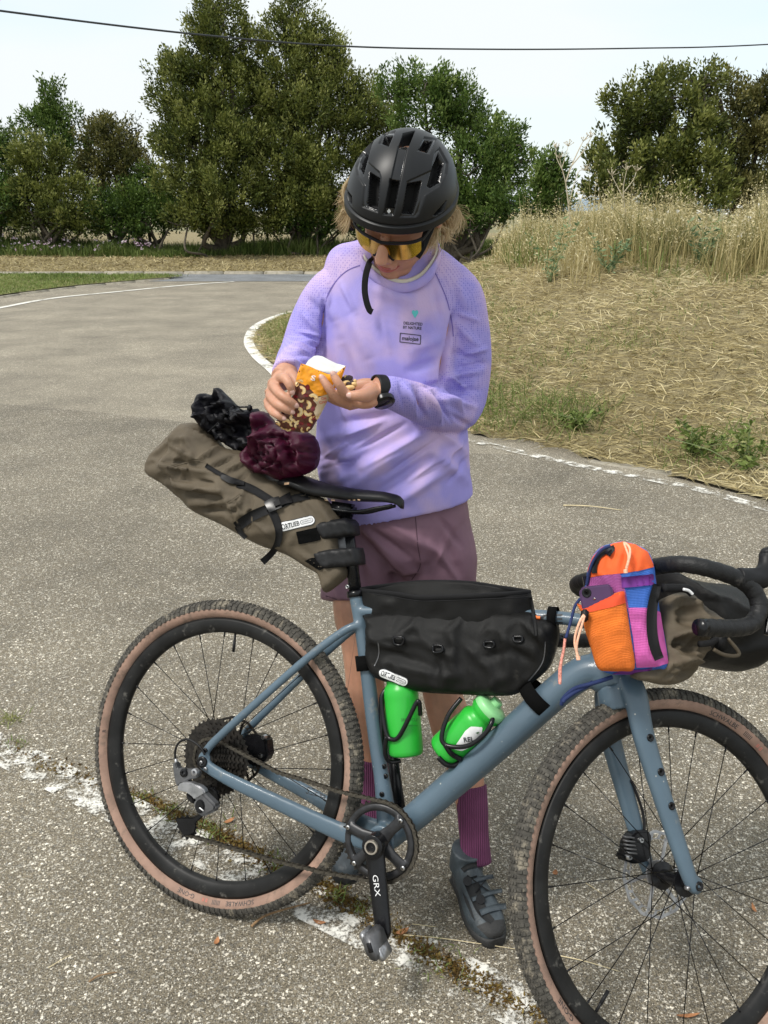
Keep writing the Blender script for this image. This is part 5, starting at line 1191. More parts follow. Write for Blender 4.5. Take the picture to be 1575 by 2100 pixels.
for pts in ([(1003, 830), (1080, 812), (1190, 796), (1213, 820), (1222, 888), (1150, 902), (1062, 915), (1030, 880)], [(1003, 990), (1100, 970), (1238, 958), (1248, 1000), (1252, 1052), (1160, 1066), (1078, 1076), (1040, 1066)]):
    V, F_ = inflate(outl(pts, -.022, k3, c3, smooth=False), .006, .030, .03, .004, bike3(-.022), crumple(15, .003, 30), .5, .8); child_mesh('seatpost_tab', orient(V, F_), M_TAB, sbag)
V, F_ = inflate(outl([(1050, 905), (1170, 885), (1185, 985), (1060, 1000)], -.008, k3, c3, smooth=False), .008, .008, .02, .02, bike3(-.008), None, .5, .5); child_mesh('stiffener', orient(V, F_), M_GREYM, sbag)
# lower nose of the bag, folded round the post
V, F_ = inflate(outl([(1010, 1090), (1090, 1070), (1165, 1075), (1170, 1120), (1130, 1160), (1055, 1210), (1035, 1160)], -.012, k3, c3), .006, .016, .03, .03, bike3(-.012), crumple(8, .004, 30), .5, .1); child_mesh('nose_fold', orient(V, F_), M_OLIVE, sbag)
for pts in ([(395, 490), (330, 470), (250, 490), (170, 515)], [(470, 730), (540, 690), (580, 660)], [(600, 880), (620, 850), (635, 835)]):
    child_mesh('seam', strap(T_SB, q3(pts), [2, 4, 3], .0015, step=5), M_OLIVE, sbag)
# ---- jackets stuffed behind the saddle
def swirl(P):
    c = bp(c3[0] + k3 * 790, c3[1] + k3 * 460, -.05)[[0, 2]]; d = P - c; r = np.linalg.norm(d, axis=1) + .004; t = np.arctan2(d[:, 1], d[:, 0])
    ph = 1.5 * t + 6.2 * np.log(r / .03 + .3) + .9 * vnoise(np.c_[P, P[:, 0] * 0], 30, 3)
    s = (np.abs(np.sin(ph)) ** .6 - .5) * .042 * np.clip(r / .012, .3, 1)
    return s + crumple(21, .020, 34)(P)
JV, JF = orient(*inflate(outl([(590, 440), (635, 400), (668, 345), (662, 215), (715, 205), (755, 245), (785, 285), (850, 298), (940, 310), (990, 350), (1002, 430), (975, 520), (905, 560), (795, 583), (720, 550), (640, 532), (600, 482)], -.05, k3, c3), .0055, .055, .06, .06, bike3(-.05), swirl, .5, .05))
_rl = np.random.default_rng(5)
def rand_folds(n, box, w, h): return [(c3[0] + k3 * x, c3[1] + k3 * y, c3[0] + k3 * (x + L_ * math.cos(t)), c3[1] + k3 * (y + L_ * math.sin(t)), w, h * s) for x, y, t, L_, s in zip(_rl.uniform(box[0], box[2], n), _rl.uniform(box[1], box[3], n), _rl.uniform(0, 6.28, n), _rl.uniform(60, 190, n), _rl.choice([-1, 1], n) * _rl.uniform(.5, 1.2, n))]
JV = wrinkle(JV, JF, rand_folds(85, (590, 220, 1000, 570), 2.8, .007))
jk = at_base('jacket', 'crumpled burgundy jacket bundled on the saddle bag', 'jacket', JV); child_mesh('bundle', (JV, JF), M_BURG, jk)
JV, JF = orient(*inflate(outl([(345, 140), (375, 100), (425, 108), (455, 68), (500, 108), (545, 160), (565, 190), (605, 200), (650, 185), (690, 205), (740, 300), (690, 400), (620, 420), (560, 425), (480, 370), (390, 312), (348, 250)], -.01, k3, c3), .0055, .05, .06, .05, bike3(-.01), crumple(31, .042, 24), .5, .05))
JV = wrinkle(JV, JF, rand_folds(70, (350, 90, 690, 410), 2.8, .008))
jk2 = at_base('jacket', 'crumpled black jacket with drawcord on the saddle bag tail', 'jacket', JV); child_mesh('bundle', (JV, JF), M_BLKCL, jk2); T_J2 = bvh(JV, JF)
cordp = [hit(T_J2, c3[0] + k3 * a, c3[1] + k3 * b, .005) for a, b in [(395, 310), (450, 265), (510, 205), (545, 182)]] + [b2w(bp(c3[0] + k3 * a, c3[1] + k3 * b, -.06))[0] for a, b in [(580, 176), (620, 175)]]
child_mesh('drawcord', tube(spline([c for c in cordp if c is not None], 6), .0022, 8), M_BLKG, jk2)
q = b2w(bp(c3[0] + k3 * 630, c3[1] + k3 * 182, -.06))[0]; child_mesh('cord_lock', bevelled(*boxm(q, (.012, .01, .015)), .003, 2), M_BLK, jk2)

# ---- frame bag
c5 = (640, 1150); k5 = .3857
FBp = [(300, 330), (305, 280), (700, 260), (1150, 270), (1215, 300), (1290, 325), (1312, 385), (1290, 490), (1250, 580), (1150, 662), (1065, 712), (820, 708), (600, 695), (490, 668), (355, 622), (312, 572), (297, 500)]
_fb = crumple(41, .010, 13)
FBV, FBF = orient(*inflate(outl(FBp, 0, k5, c5), .007, .044, .034, .05, bike3(0), lambda P: _fb(P), .5, .30))
FBV = wrinkle(FBV, FBF, [(c5[0] + k5 * a, c5[1] + k5 * b, c5[0] + k5 * c, c5[1] + k5 * d, w, h) for a, b, c, d, w, h in [(320, 400, 560, 430, 7, .007), (380, 470, 620, 560, 8, -.006), (560, 420, 760, 520, 8, .007), (700, 480, 640, 640, 7, -.005), (800, 430, 960, 600, 9, .006), (980, 400, 1180, 480, 8, .006), (1050, 470, 1200, 560, 8, -.006), (900, 520, 1050, 480, 7, -.006), (450, 560, 700, 620, 8, .004), (1190, 340, 1280, 480, 7, .006), (1150, 380, 1240, 520, 6, -.006)]])
fbag = at_base('frame_bag', 'open black roll-top bag strapped inside the bicycle frame', 'bag', FBV)
child_mesh('shell', (FBV, FBF), M_BLKBAG, fbag); T_FB = bvh(FBV, FBF)
# the gaping mouth above: a thin-walled sleeve from the shell up to the rim
fr_top = [(272, 150), (430, 166), (570, 186), (710, 184), (900, 176), (1060, 166), (1147, 160)]; bk_top = [(1147, 156), (1000, 134), (830, 110), (600, 106), (420, 122), (272, 142)]
fr_low = [(290, 345), (430, 350), (570, 352), (710, 352), (900, 348), (1060, 345), (1182, 342)]; bk_low = [(1182, 336), (1000, 330), (830, 330), (600, 330), (420, 330), (290, 335)]
yf = [-.004, -.03, -.042, -.046, -.042, -.028, -.004]; yb = [.004, .03, .04, .042, .032, .004]
top = spline(np.array([bp(c5[0] + k5 * a, c5[1] + k5 * b, y) for (a, b), y in zip(fr_top + bk_top, yf + yb)]), 8, True)
low = spline(np.array([bp(c5[0] + k5 * a, c5[1] + k5 * b + 14, y * .6) for (a, b), y in zip(fr_low + bk_low, yf + yb)]), 8, True)
nl = len(top); rows = []
for j in range(15):
    t = j / 14; R_ = low * (1 - t) + top * t
    nse = (fbm(R_, 17, 3) * .006 + ridge(R_, 20, 7) ** 3 * .004) * math.sin(math.pi * min(t, .96)); R_ = R_ + np.c_[np.zeros(nl), np.where(R_[:, 1] < 0, -1, 1) * nse, np.zeros(nl)]; rows.append(R_)
ins_ = [r * np.array([1, .93, 1]) + np.array([0, 0, 0]) for r in rows[::-1]]; ins_ = [r - np.array([0, 0, .0015]) if i == 0 else r for i, r in enumerate(ins_)]
allr = rows + ins_; V = np.concatenate(allr); F_ = [[j * nl + i, j * nl + (i + 1) % nl, (j + 1) * nl + (i + 1) % nl, (j + 1) * nl + i] for j in range(len(allr) - 1) for i in range(nl)]
child_mesh('mouth', orient(b2w(V), F_), M_BLKBAG, fbag)
MV, MF = b2w(np.concatenate(rows)), [[j * nl + i, j * nl + (i + 1) % nl, (j + 1) * nl + (i + 1) % nl, (j + 1) * nl + i] for j in range(14) for i in range(nl)]
rimV, rimF = tube(b2w(top - [0, 0, .004]), [(.0022, .006)] * nl, 8, up=(0, 0, 1), closed=True); child_mesh('rim', (rimV, rimF), M_WEB, fbag)
T_FB2 = bvh(*join((FBV, FBF), (MV, MF)))
q5 = lambda pts: [(c5[0] + k5 * a, c5[1] + k5 * b) for a, b in pts]
child_mesh('seam', strap(T_FB2, q5([(285, 168), (430, 190), (570, 212), (710, 210), (900, 202), (1150, 190)]), 2.5, .0012, step=6), M_WEB, fbag)
child_mesh('side_fold', strap(T_FB2, q5([(1160, 195), (1172, 250), (1183, 330), (1190, 400)]), [6, 8, 8, 5], .006, step=6), M_BLKBAG, fbag)
for a, b in [(460, 425), (670, 468), (940, 445), (1095, 418)]:
    pts = q5([(a - 24, b - 14), (a - 18, b + 13), (a + 18, b + 13), (a + 24, b - 14)])
    h_ = [hit(T_FB, *p, .004) for p in pts]; child_mesh('lash_loop', tube(spline(h_ + [h_[0]], 4), .0028, 8), M_BLKG, fbag)
    child_mesh('loop_tab', strap(T_FB, [pts[0], pts[3]], 5, .004, step=3), M_BLKBAG, fbag)
for pts in ([(350, 430), (355, 500), (330, 560)], [(1240, 430), (1225, 540), (1150, 640)]):
    child_mesh('seam', strap(T_FB, q5(pts), 2.5, .0012, step=6), M_GREYM, fbag)
logo(T_FB, (c5[0] + k5 * 352, c5[1] + k5 * 608), 22, 62, 16, fbag)
def strapband(p0, ax, r, w): return (lambda q: (b2w(q[0]), q[1]))(band(p0, ax, r, w))
sa = np.array([-.284, 0, .959]); child_mesh('strap', strapband(bp(748, 1358, 0) + [.004, 0, 0], sa, .021, .032), M_VELC, fbag)
dtx = np.array([.62, 0, .78]); child_mesh('strap', strapband(bp(1103, 1437, 0) + [0, 0, .006], dtx, .0375, .03), M_VELC, fbag)
child_mesh('strap', strapband([.70, 0, .793], [1, 0, .12], .02, .018), M_VELC, fbag)
child_mesh('zip_cord', tube(spline(b2w(np.array([bp(1094, 1262, -.012), bp(1100, 1266, -.02), bp(1108, 1267, -.02)])), 5), .0035, 8), material('orange cord', (.75, .17, .03), .6), fbag)

# ---- bottles
def green_build(nt, b, t, last): pass
M_GRNB = material('green bottle plastic', (0.025, 0.42, 0.04), 0.35, var=.08, vscale=8, spec=.5)
M_GRNB.node_tree.nodes['Principled BSDF'].inputs['Subsurface Weight'].default_value = 0.25
M_GRNB.node_tree.nodes['Principled BSDF'].inputs['Subsurface Radius'].default_value = (.004, .02, .004)
M_CAP = material('pale green cap', (0.26, 0.60, 0.26), 0.35, var=.05)
def bottle(label, A, B, r, L_, prof, capf):
    """A base, B towards the mouth, both bicycle-local"""
    A = b2w(A)[0]; B = b2w(B)[0]; ax = (B - A) / np.linalg.norm(B - A)
    q = Vector(ax).to_track_quat('Z', 'Y').to_matrix().to_4x4(); M = Matrix.Translation(A) @ q
    t = thing('water_bottle', label, 'bottle', M=M, group='green bottles on the frame')
    V, F_ = lathe(prof, 40, 'z', False); body = obj('bottle_body', V, F_, M_GRNB, t, world=False)
    V2, F2 = lathe(capf, 40, 'z', False); obj('cap', V2, F2, M_CAP, t, world=False, sharp=50)
    Mn = np.array(M); return t, bvh(V @ Mn[:3, :3].T + Mn[:3, 3], F_)
def bprof(r, L_):
    p = [(0, .004), (r * .6, .003), (r * .88, 0), (r * .97, .004), (r, .012), (r, L_ * .52), (r * .985, L_ * .56), (r, L_ * .60), (r, L_ * .66), (r * .93, L_ * .70), (r * .80, L_ * .735), (r * .79, L_ * .76), (r * .86, L_ * .79), (r * .95, L_ * .82), (r * .96, L_ * .88)]
    c = [(r * .97, L_ * .87), (r * .99, L_ * .88), (r * .99, L_ * .94), (r * .93, L_ * .965), (r * .6, L_ * .99), (r * .35, L_ * 1.0), (r * .33, L_ * 1.06), (r * .25, L_ * 1.07), (0, L_ * 1.07)]
    return p, c
p_, c_ = bprof(.0365, .19)
A1_, B1_ = bp(833, 1548, 0), bp(822, 1415, 0)
b1, T_B1 = bottle('upright green plastic bottle in the cage on the seat tube', A1_, B1_, .0365, .19, *bprof(.0365, .2))
A2_, B2_ = bp(908, 1543, 0), bp(1010, 1448, 0)
b2_, T_B2 = bottle('tilted green bottle with white sticker on the down tube', A2_, B2_, .0365, .19, *bprof(.0365, np.linalg.norm(B2_ - A2_) * 1.05))
child_mesh('lettering', text_on(T_B1, 'SPACYCLE', (822, 1479), 34, 0, 6, off=.001), material('dark green print', (.02, .12, .03), .6), b1, smooth=False)
child_mesh('lettering', text_on(T_B1, 'mountain bikes', (834, 1489), 22, 0, 3, off=.001), MATS['dark green print'], b1, smooth=False)
patch_on(T_B2, q5([(815, 905), (845, 880), (905, 885), (900, 920), (850, 985), (795, 1010), (750, 1000)]), 4, .0014, 'sticker', M_WHITE, b2_)
child_mesh('lettering', text_on(T_B2, 'REL', (951, 1521), 21, -8, 9, off=.0024, bold=True), M_DKPRINT, b2_, smooth=False)
patch_on(T_B2, q5([(868, 912), (890, 905), (880, 918)]), 3, .0024, 'sticker_mark', MATS['dark green print'], b2_)

# ---- handlebar bag
c6o = (1000, 1080); k6 = .365
HBp = [(960, 260), (1050, 290), (1150, 310), (1300, 330), (1420, 370), (1480, 430), (1492, 560), (1482, 720), (1430, 808), (1340, 808), (1260, 790), (1150, 770), (1040, 700), (990, 500)]
V, F_ = orient(*inflate(outl(HBp, -.0, k6, c6o, fp), .008, .11, .13, .09, bike3(0, True), crumple(55, .014, 13), .5, .1))
hbag = at_base('handlebar_bag', 'black and olive roll bag slung below the handlebar', 'bag', V); child_mesh('roll', (V, F_), M_BLKBAG, hbag)
_ol = crumple(61, .045, 16)
V, F_ = orient(*inflate(outl([(985, 440), (1005, 400), (1070, 372), (1145, 380), (1200, 430), (1260, 500), (1285, 560), (1210, 640), (1215, 700), (1165, 790), (1130, 850), (1020, 890), (900, 870), (830, 840), (900, 700), (970, 560)], -.11, k6, c6o, fp), .006, .035, .06, .05, bike3(-.11, True), _ol, .5, .08))
child_mesh('rolled_end', (V, F_), M_OLIVE, hbag); T_HB = bvh(V, F_)
q6 = lambda pts: [(c6o[0] + k6 * a, c6o[1] + k6 * b) for a, b in pts]
def st6(pts, y, r): return b2w(s2b(tube(spline(np.array([fp(c6o[0] + k6 * a, c6o[1] + k6 * b, y) for a, b in pts]), 6), r, 10)[0])), tube(spline(np.arange(len(pts) * 3).reshape(-1, 3).astype(float), 6), r, 10)[1]
child_mesh('strap', st6([(985, 345), (1060, 345), (1120, 350), (1150, 375)], -.15, .008), M_WEB, hbag)
child_mesh('reflector', st6([(1100, 352), (1130, 360), (1152, 380)], -.161, .0028), M_WHITE, hbag)
child_mesh('strap', st6([(1190, 660), (1260, 650), (1310, 610)], -.165, .006), M_WEB, hbag)
child_mesh('strap', st6([(1270, 690), (1330, 720), (1400, 725), (1408, 700), (1350, 630)], -.165, .0035), M_OLIVE, hbag)
q = b2w(s2b(fp(c6o[0] + k6 * 1310, c6o[1] + k6 * 650, -.165)))[0]; child_mesh('buckle', bevelled(*boxm(q, (.02, .012, .034)), .003, 2), M_BLK, hbag)

# ---- stem pouch with phone
PUp = [(556, 300), (565, 240), (590, 170), (640, 115), (715, 92), (760, 84), (830, 100), (900, 140), (932, 215), (945, 300), (965, 470), (1016, 772), (950, 800), (800, 828), (700, 828), (625, 790), (585, 680), (548, 560), (535, 430)]
_pu = crumple(71, .004, 22)
def pun(P):
    # the pouch is squarish: one corner faces the road
    a, b = bp(c6o[0] + k6 * 745, c6o[1] + k6 * 265, -.075)[[0, 2]], bp(c6o[0] + k6 * 832, c6o[1] + k6 * 790, -.075)[[0, 2]]
    d = (b - a) / np.linalg.norm(b - a); x = (P - a) @ np.array([-d[1], d[0]])
    neck = np.clip((P[:, 1] - a[1]) / .05, 0, 1); ang = np.arctan2(P[:, 0] - bp(1277, 1112, -.075)[0], .09)
    return .018 * np.exp(-np.abs(x) / .022) * (1 - neck) + _pu(P) + neck * .006 * np.sin(ang * 34)
PUV, PUF = orient(*inflate(outl(PUp, -.075, k6, c6o), .005, .048, .055, .05, bike3(-.075), pun, .5, .12))
pouch = at_base('stem_pouch', 'colour-blocked orange, blue and pink drawstring pouch on the stem', 'bag', PUV)
M_ORED = cloth('orange red nylon', (0.82, 0.12, 0.025), 0.6); M_ORAN = cloth('orange sailcloth', (0.72, 0.165, 0.02), 0.65, weave=500, bump=.6)
M_BLUE = cloth('blue sailcloth', (0.045, 0.14, 0.50), 0.6, weave=500, bump=.5); M_PINK = cloth('pink sailcloth', (0.60, 0.115, 0.40), 0.6, weave=500, bump=.5)
M_PURP = cloth('purple sailcloth', (0.33, 0.075, 0.26), 0.6, weave=500, bump=.5); M_VIOL = cloth('violet webbing', (0.16, 0.03, 0.24), 0.6, weave=700)
M_NAVY = cloth('navy cord', (0.02, 0.035, 0.12), 0.6)
child_mesh('shell', (PUV, PUF), M_BLUE, pouch); T_PU = bvh(PUV, PUF)
patch_on(T_PU, q6([(562, 290), (566, 240), (592, 172), (642, 118), (715, 95), (760, 87), (830, 103), (898, 143), (930, 216), (938, 226), (840, 250), (748, 264), (700, 268), (625, 276)]), 4, .0012, 'hood', M_ORED, pouch, True)
patch_on(T_PU, q6([(566, 292), (625, 278), (745, 265), (772, 360), (790, 460), (560, 470), (545, 400)]), 4, .0014, 'panel', M_PURP, pouch, True)
patch_on(T_PU, q6([(786, 457), (908, 456), (966, 480), (1013, 768), (948, 785), (834, 790), (815, 620)]), 4, .0014, 'panel', M_PINK, pouch, True)
patch_on(T_PU, q6([(700, 826), (760, 800), (870, 800), (930, 790), (900, 815), (800, 827)]), 4, .0016, 'panel', M_VIOL, pouch, True)
child_mesh('daisy_webbing', strap(T_PU, q6([(752, 314), (830, 308), (945, 294)]), 22, .003, step=5), M_VIOL, pouch)
for a in (838, 875, 912): child_mesh('bar_tack', strap(T_PU, q6([(a, 285), (a + 5, 330)]), 2.4, .0042, step=4), M_VIOL, pouch)
child_mesh('strap', strap(T_PU, q6([(955, 325), (935, 400), (922, 500), (925, 600), (940, 680), (965, 745)]), [17, 20, 22, 22, 22, 20], .007), M_WEB, pouch)
_pk = crumple(77, .004, 26)
V, F_ = orient(*inflate(outl([(512, 432), (545, 452), (580, 440), (670, 395), (768, 360), (778, 400), (790, 470), (812, 620), (832, 790), (760, 806), (690, 806), (628, 790), (590, 680), (552, 560), (540, 490)], -.125, k6, c6o), .005, .022, .015, .03, bike3(-.142), _pk, .5, .12))
pk = child_mesh('pocket', (V, F_), M_ORAN, pouch); T_PK = bvh(V, F_)
patch_on(T_PK, q6([(516, 436), (547, 456), (582, 444), (670, 399), (764, 365), (774, 428), (690, 455), (590, 478), (545, 490), (535, 470)]), 4, .0012, 'pocket_hem', cloth('red nylon', (.66, .07, .02), .6), pouch, True)
def cord(name, pts, r, mat, par, y=None):
    P = np.array([b2w(bp(c6o[0] + k6 * a, c6o[1] + k6 * b, yy))[0] for (a, b), yy in zip(pts, np.broadcast_to(y, len(pts)))])
    return child_mesh(name, tube(spline(P, 8), r, 8), mat, par)
M_PCORD = material('peach cord', (0.80, 0.45, 0.30), 0.7, var=.2, vscale=300); M_RWC = material('red and white cord', (0.80, 0.28, 0.22), 0.7, var=.5, vscale=260)
cord('drawcord', [(770, 90), (795, 115), (800, 150), (790, 200), (776, 250)], .0022, M_PCORD, pouch, [-.13, -.14, -.146, -.15, -.15]); cord('drawcord', [(765, 90), (780, 130), (792, 175), (778, 235)], .002, M_PCORD, pouch, [-.13, -.14, -.146, -.151])
cord('drawcord', [(545, 490), (520, 530), (495, 600), (490, 660), (505, 720), (510, 745)], .0022, M_PCORD, pouch, [-.175, -.18, -.18, -.18, -.18, -.18]); cord('drawcord', [(545, 500), (528, 560), (505, 640), (500, 700), (508, 745)], .0022, M_PCORD, pouch, [-.178, -.18, -.182, -.18, -.18])
cord('cord_knot', [(775, 240), (776, 262)], .0038, M_PCORD, pouch, [-.151, -.151]); cord('cord_knot', [(508, 728), (510, 750)], .0038, M_PCORD, pouch, [-.18, -.18])
cord('drawcord', [(690, 108), (640, 130), (595, 190), (570, 260), (557, 330)], .003, M_NAVY, pouch, [-.12, -.125, -.12, -.115, -.11])
cord('drawcord', [(520, 405), (490, 450), (465, 540), (440, 625)], .0028, M_NAVY, pouch, [-.12, -.13, -.14, -.15]); cord('drawcord', [(435, 630), (428, 690), (412, 770), (408, 860), (406, 885)], .0026, M_RWC, pouch, -.15); cord('drawcord', [(437, 630), (422, 720), (405, 800), (404, 880)], .0024, M_RWC, pouch, -.148)
cord('tie_cord', [(700, 845), (640, 865), (575, 885), (490, 910), (430, 960), (415, 1000)], .004, M_NAVY, pouch, [-.075, -.085, -.085, -.08, -.075, -.07]); cord('tie_cord', [(570, 890), (500, 925), (440, 965), (425, 985)], .004, M_NAVY, pouch, -.08); cord('cord_knot', [(425, 960), (437, 980)], .007, M_NAVY, pouch, -.07); cord('cord_knot', [(566, 875), (578, 895)], .008, M_NAVY, pouch, -.075)
q = b2w(bp(c6o[0] + k6 * 545, c6o[1] + k6 * 500, -.17))[0]; child_mesh('cord_lock', bevelled(*boxm(q, (.013, .012, .022)), .003, 2), M_BLK, pouch)
# black strap and buckle at the pouch top
child_mesh('hood_strap', strap(T_PU, q6([(600, 262), (600, 215), (625, 165), (660, 140), (712, 112)]), [10, 12, 11, 10, 8], .006, step=4), M_WEB, pouch)
child_mesh('buckle', strap(T_PU, q6([(672, 158), (702, 120)]), [13, 12], .010, step=3), M_BLKG, pouch, sharp=40)
# phone
ph = outl([(526, 372), (530, 350), (550, 336), (685, 322), (705, 332), (713, 365), (760, 560), (620, 640), (560, 560)], -.128, k6, c6o, smooth=False)
V, F_ = bevelled(*prism(ph, -.006, .006), .003, 3); V[:, 1] += -.146; V = b2w(V)
phone = at_base('smartphone', 'dark purple smartphone tucked into the orange pouch pocket', 'phone', V)
child_mesh('case', (V, F_), material('dark purple case', (.055, .02, .075), .4, var=.1), phone, sharp=40)
q = bp(c6o[0] + k6 * 556, c6o[1] + k6 * 372, -.1525)
for r_, yy, m in ((.0085, 0, M_BLKG),): child_mesh('camera_lens', (lambda a: (b2w(a[0]), a[1]))(lathe([(0, -.001), (.006, -.001), (.0075, -.002), (.0085, 0), (.0085, .004), (0, .004)], 20, c=q)), m, phone)
child_mesh('flash', (lambda a: (b2w(a[0]), a[1]))(lathe([(0, -.001), (.002, -.001), (.002, .003), (0, .003)], 12, c=bp(c6o[0] + k6 * 600, c6o[1] + k6 * 405, -.1525))), M_STEEL, phone)
# ================================================================ the rider
M_SKIN = material('skin', (0.50, 0.255, 0.165), 0.5, var=0.1, vscale=35, bump=0.25, bscale=350, dirt=((0.44, 0.20, 0.13), 30, 0.6))
_b = M_SKIN.node_tree.nodes['Principled BSDF']; _b.inputs['Subsurface Weight'].default_value = 0.15; _b.inputs['Subsurface Radius'].default_value = (.01, .004, .002); _b.inputs['Subsurface Scale'].default_value = 0.5
def ring(u, v, hw, Y, dep):
    P = atY(u, v, Y); D = P[1] * CP + (CAM_H - P[2]) * SP
    return P, hw * D / F_PX, dep
def loft(rings, n=28, sub=5, up=(0, 1, 0), power=2.0):
    R = [ring(*r) for r in rings]; P = spline([r[0] for r in R], sub); rr = spline([[r[1], r[2]] for r in R], sub)
    return tube(P, rr, n, up=up, power=power)
def limb(pts, n=18, sub=5):
    """(u, v, Y, radius m)"""
    P = spline([atY(*p[:3]) for p in pts], sub); r = spline([[p[3]] for p in pts], sub)[:, 0]
    return tube(P, r, n)
def capsule(P, r, n=12, sub=5):
    P = spline(P, sub); r = np.interp(np.linspace(0, 1, len(P)), np.linspace(0, 1, len(r)), r)
    a = tube(P, r, n); return [a, sphere(P[0], r[0], 12, 8), sphere(P[-1], r[-1], 12, 8)]
# head frame
H0 = np.array([.0331, 1.8722, 1.5095]); _ps, _th, _ro = rad(28.446), rad(41.81), rad(-16.72)
HF = np.array([-math.sin(_ps) * math.cos(_th), -math.cos(_ps) * math.cos(_th), -math.sin(_th)]); HU = np.array([-math.sin(_ps) * math.sin(_th), -math.cos(_ps) * math.sin(_th), math.cos(_th)]); HX = np.cross(HU, HF)
_Rr = rotm(HF, _ro); HX, HU = _Rr @ HX, _Rr @ HU; HR = np.stack([HX, HF, HU], 1)
def hd(x, f, u): return H0 + HX * x + HF * f + HU * u
def hdm(V): return H0 + np.asarray(V) @ HR.T
h4 = lambda x, y, Y: atY(520 + x / 4.922, 700 + y / 4.922, Y)
person = thing('person', 'person in lavender long-sleeved top and plum shorts looking down at snacks', 'person', (.06, 1.85, 0))

# ---- body: one skin
def hsphere(c, r, n=20): return sphere(hd(*c), r, n, 14, HR)
def htube(pts, r, n=12):
    return tube(spline(hdm(pts), 5), np.interp(np.linspace(0, 1, (len(pts) - 1) * 5 + 1), np.linspace(0, 1, len(r)), r), n)
head = [hsphere((0, -.012, .018), (.077, .098, .095)), hsphere((0, .038, -.04), (.062, .052, .075)), hsphere((0, .043, -.08), (.053, .044, .047)), hsphere((0, .074, -.112), (.024, .019, .02)), hsphere((0, .058, -.106), (.043, .027, .024)),
        hsphere((.034, .062, -.048), (.023, .022, .022)), hsphere((-.034, .062, -.048), (.023, .022, .022)), hsphere((0, .075, .018), (.05, .018, .016)),
        htube([(0, .088, .002), (0, .100, -.018), (0, .112, -.036), (0, .1155, -.044)], [.009, .011, .0135, .0140]), hsphere((.011, .103, -.047), .0085, 12), hsphere((-.011, .103, -.047), .0085, 12),
        hsphere((0, .089, -.072), (.024, .012, .016))]
for s in (-1, 1): head += [hsphere((s * .078, -.012, -.018), (.009, .016, .028), 14)]
neck = [tube(spline([hd(0, -.035, -.02), hd(0, -.03, -.09), atY(828, 560, 1.965), atY(825, 620, 1.975)], 5), np.interp(np.linspace(0, 1, 16), [0, .5, 1], [.055, .054, .066]), 20)]
mouth = []
torso = [loft([(825, 560, 70, 1.975, .06), (820, 600, 130, 1.98, .075), (803, 700, 130, 1.98, .09), (805, 850, 128, 1.98, .085), (820, 1000, 132, 1.985, .095), (835, 1110, 120, 1.985, .10), (835, 1150, 90, 1.985, .07)])]
armL = [limb([(930, 615, 1.98, .038), (955, 700, 1.985, .032), (938, 838, 1.955, .028), (870, 824, 1.83, .026), (800, 803, 1.735, .024), (770, 797, 1.715, .0255)])]
armR = [limb([(685, 615, 1.98, .038), (635, 700, 1.975, .03), (616, 735, 1.92, .028), (600, 752, 1.83, .026), (588, 768, 1.755, .026), (578, 778, 1.73, .025)])]
legR = [limb([(770, 1090, 1.985, .07), (735, 1230, 1.93, .062), (742, 1320, 1.885, .050), (746, 1375, 1.868, .046), (752, 1440, 1.86, .048), (765, 1530, 1.85, .040), (768, 1600, 1.84, .031), (766, 1665, 1.825, .03)])]
legL = [limb([(890, 1090, 1.985, .07), (898, 1250, 1.92, .06), (903, 1380, 1.85, .049), (908, 1425, 1.83, .047), (930, 1500, 1.785, .050), (955, 1580, 1.735, .041), (970, 1690, 1.68, .031), (976, 1755, 1.655, .031)])]
fingers = []; NAILS = []
def finger(pts, r, nail=None):
    P = [h4(*p) for p in pts]
    fingers.extend(capsule(P, r, 12, 4))
    if nail is not None: NAILS.append((P, r[-1], nail))
# hand round the packet (her right)
finger([(265, 375, 1.715), (318, 372, 1.664), (362, 435, 1.648), (386, 500, 1.649)], [.0115, .0098, .0088, .0075], (388, 502))
finger([(205, 450, 1.705), (262, 522, 1.657), (345, 590, 1.643), (418, 640, 1.648)], [.0115, .0098, .0088, .0075], (422, 640))
finger([(172, 550, 1.705), (228, 622, 1.660), (308, 677, 1.645), (378, 708, 1.649)], [.0112, .0094, .0084, .0072], (382, 708))
finger([(155, 640, 1.708), (190, 705, 1.668), (248, 750, 1.651), (300, 774, 1.651)], [.0105, .0086, .0076, .0066], (304, 772))
finger([(350, 330, 1.735), (405, 370, 1.715), (450, 450, 1.700), (500, 560, 1.698)], [.0155, .0125, .011, .009])
for m, r in [((265, 375, 1.715), .0145), ((205, 450, 1.708), .0145), ((172, 550, 1.71), .0135), ((155, 640, 1.712), .012)]:
    fingers.append(tube(spline([h4(290, 380, 1.745), (h4(290, 390, 1.745) + h4(*m)) / 2 + [0, -.004, 0], h4(*m)], 4), [r * 1.15] * 9, 12))
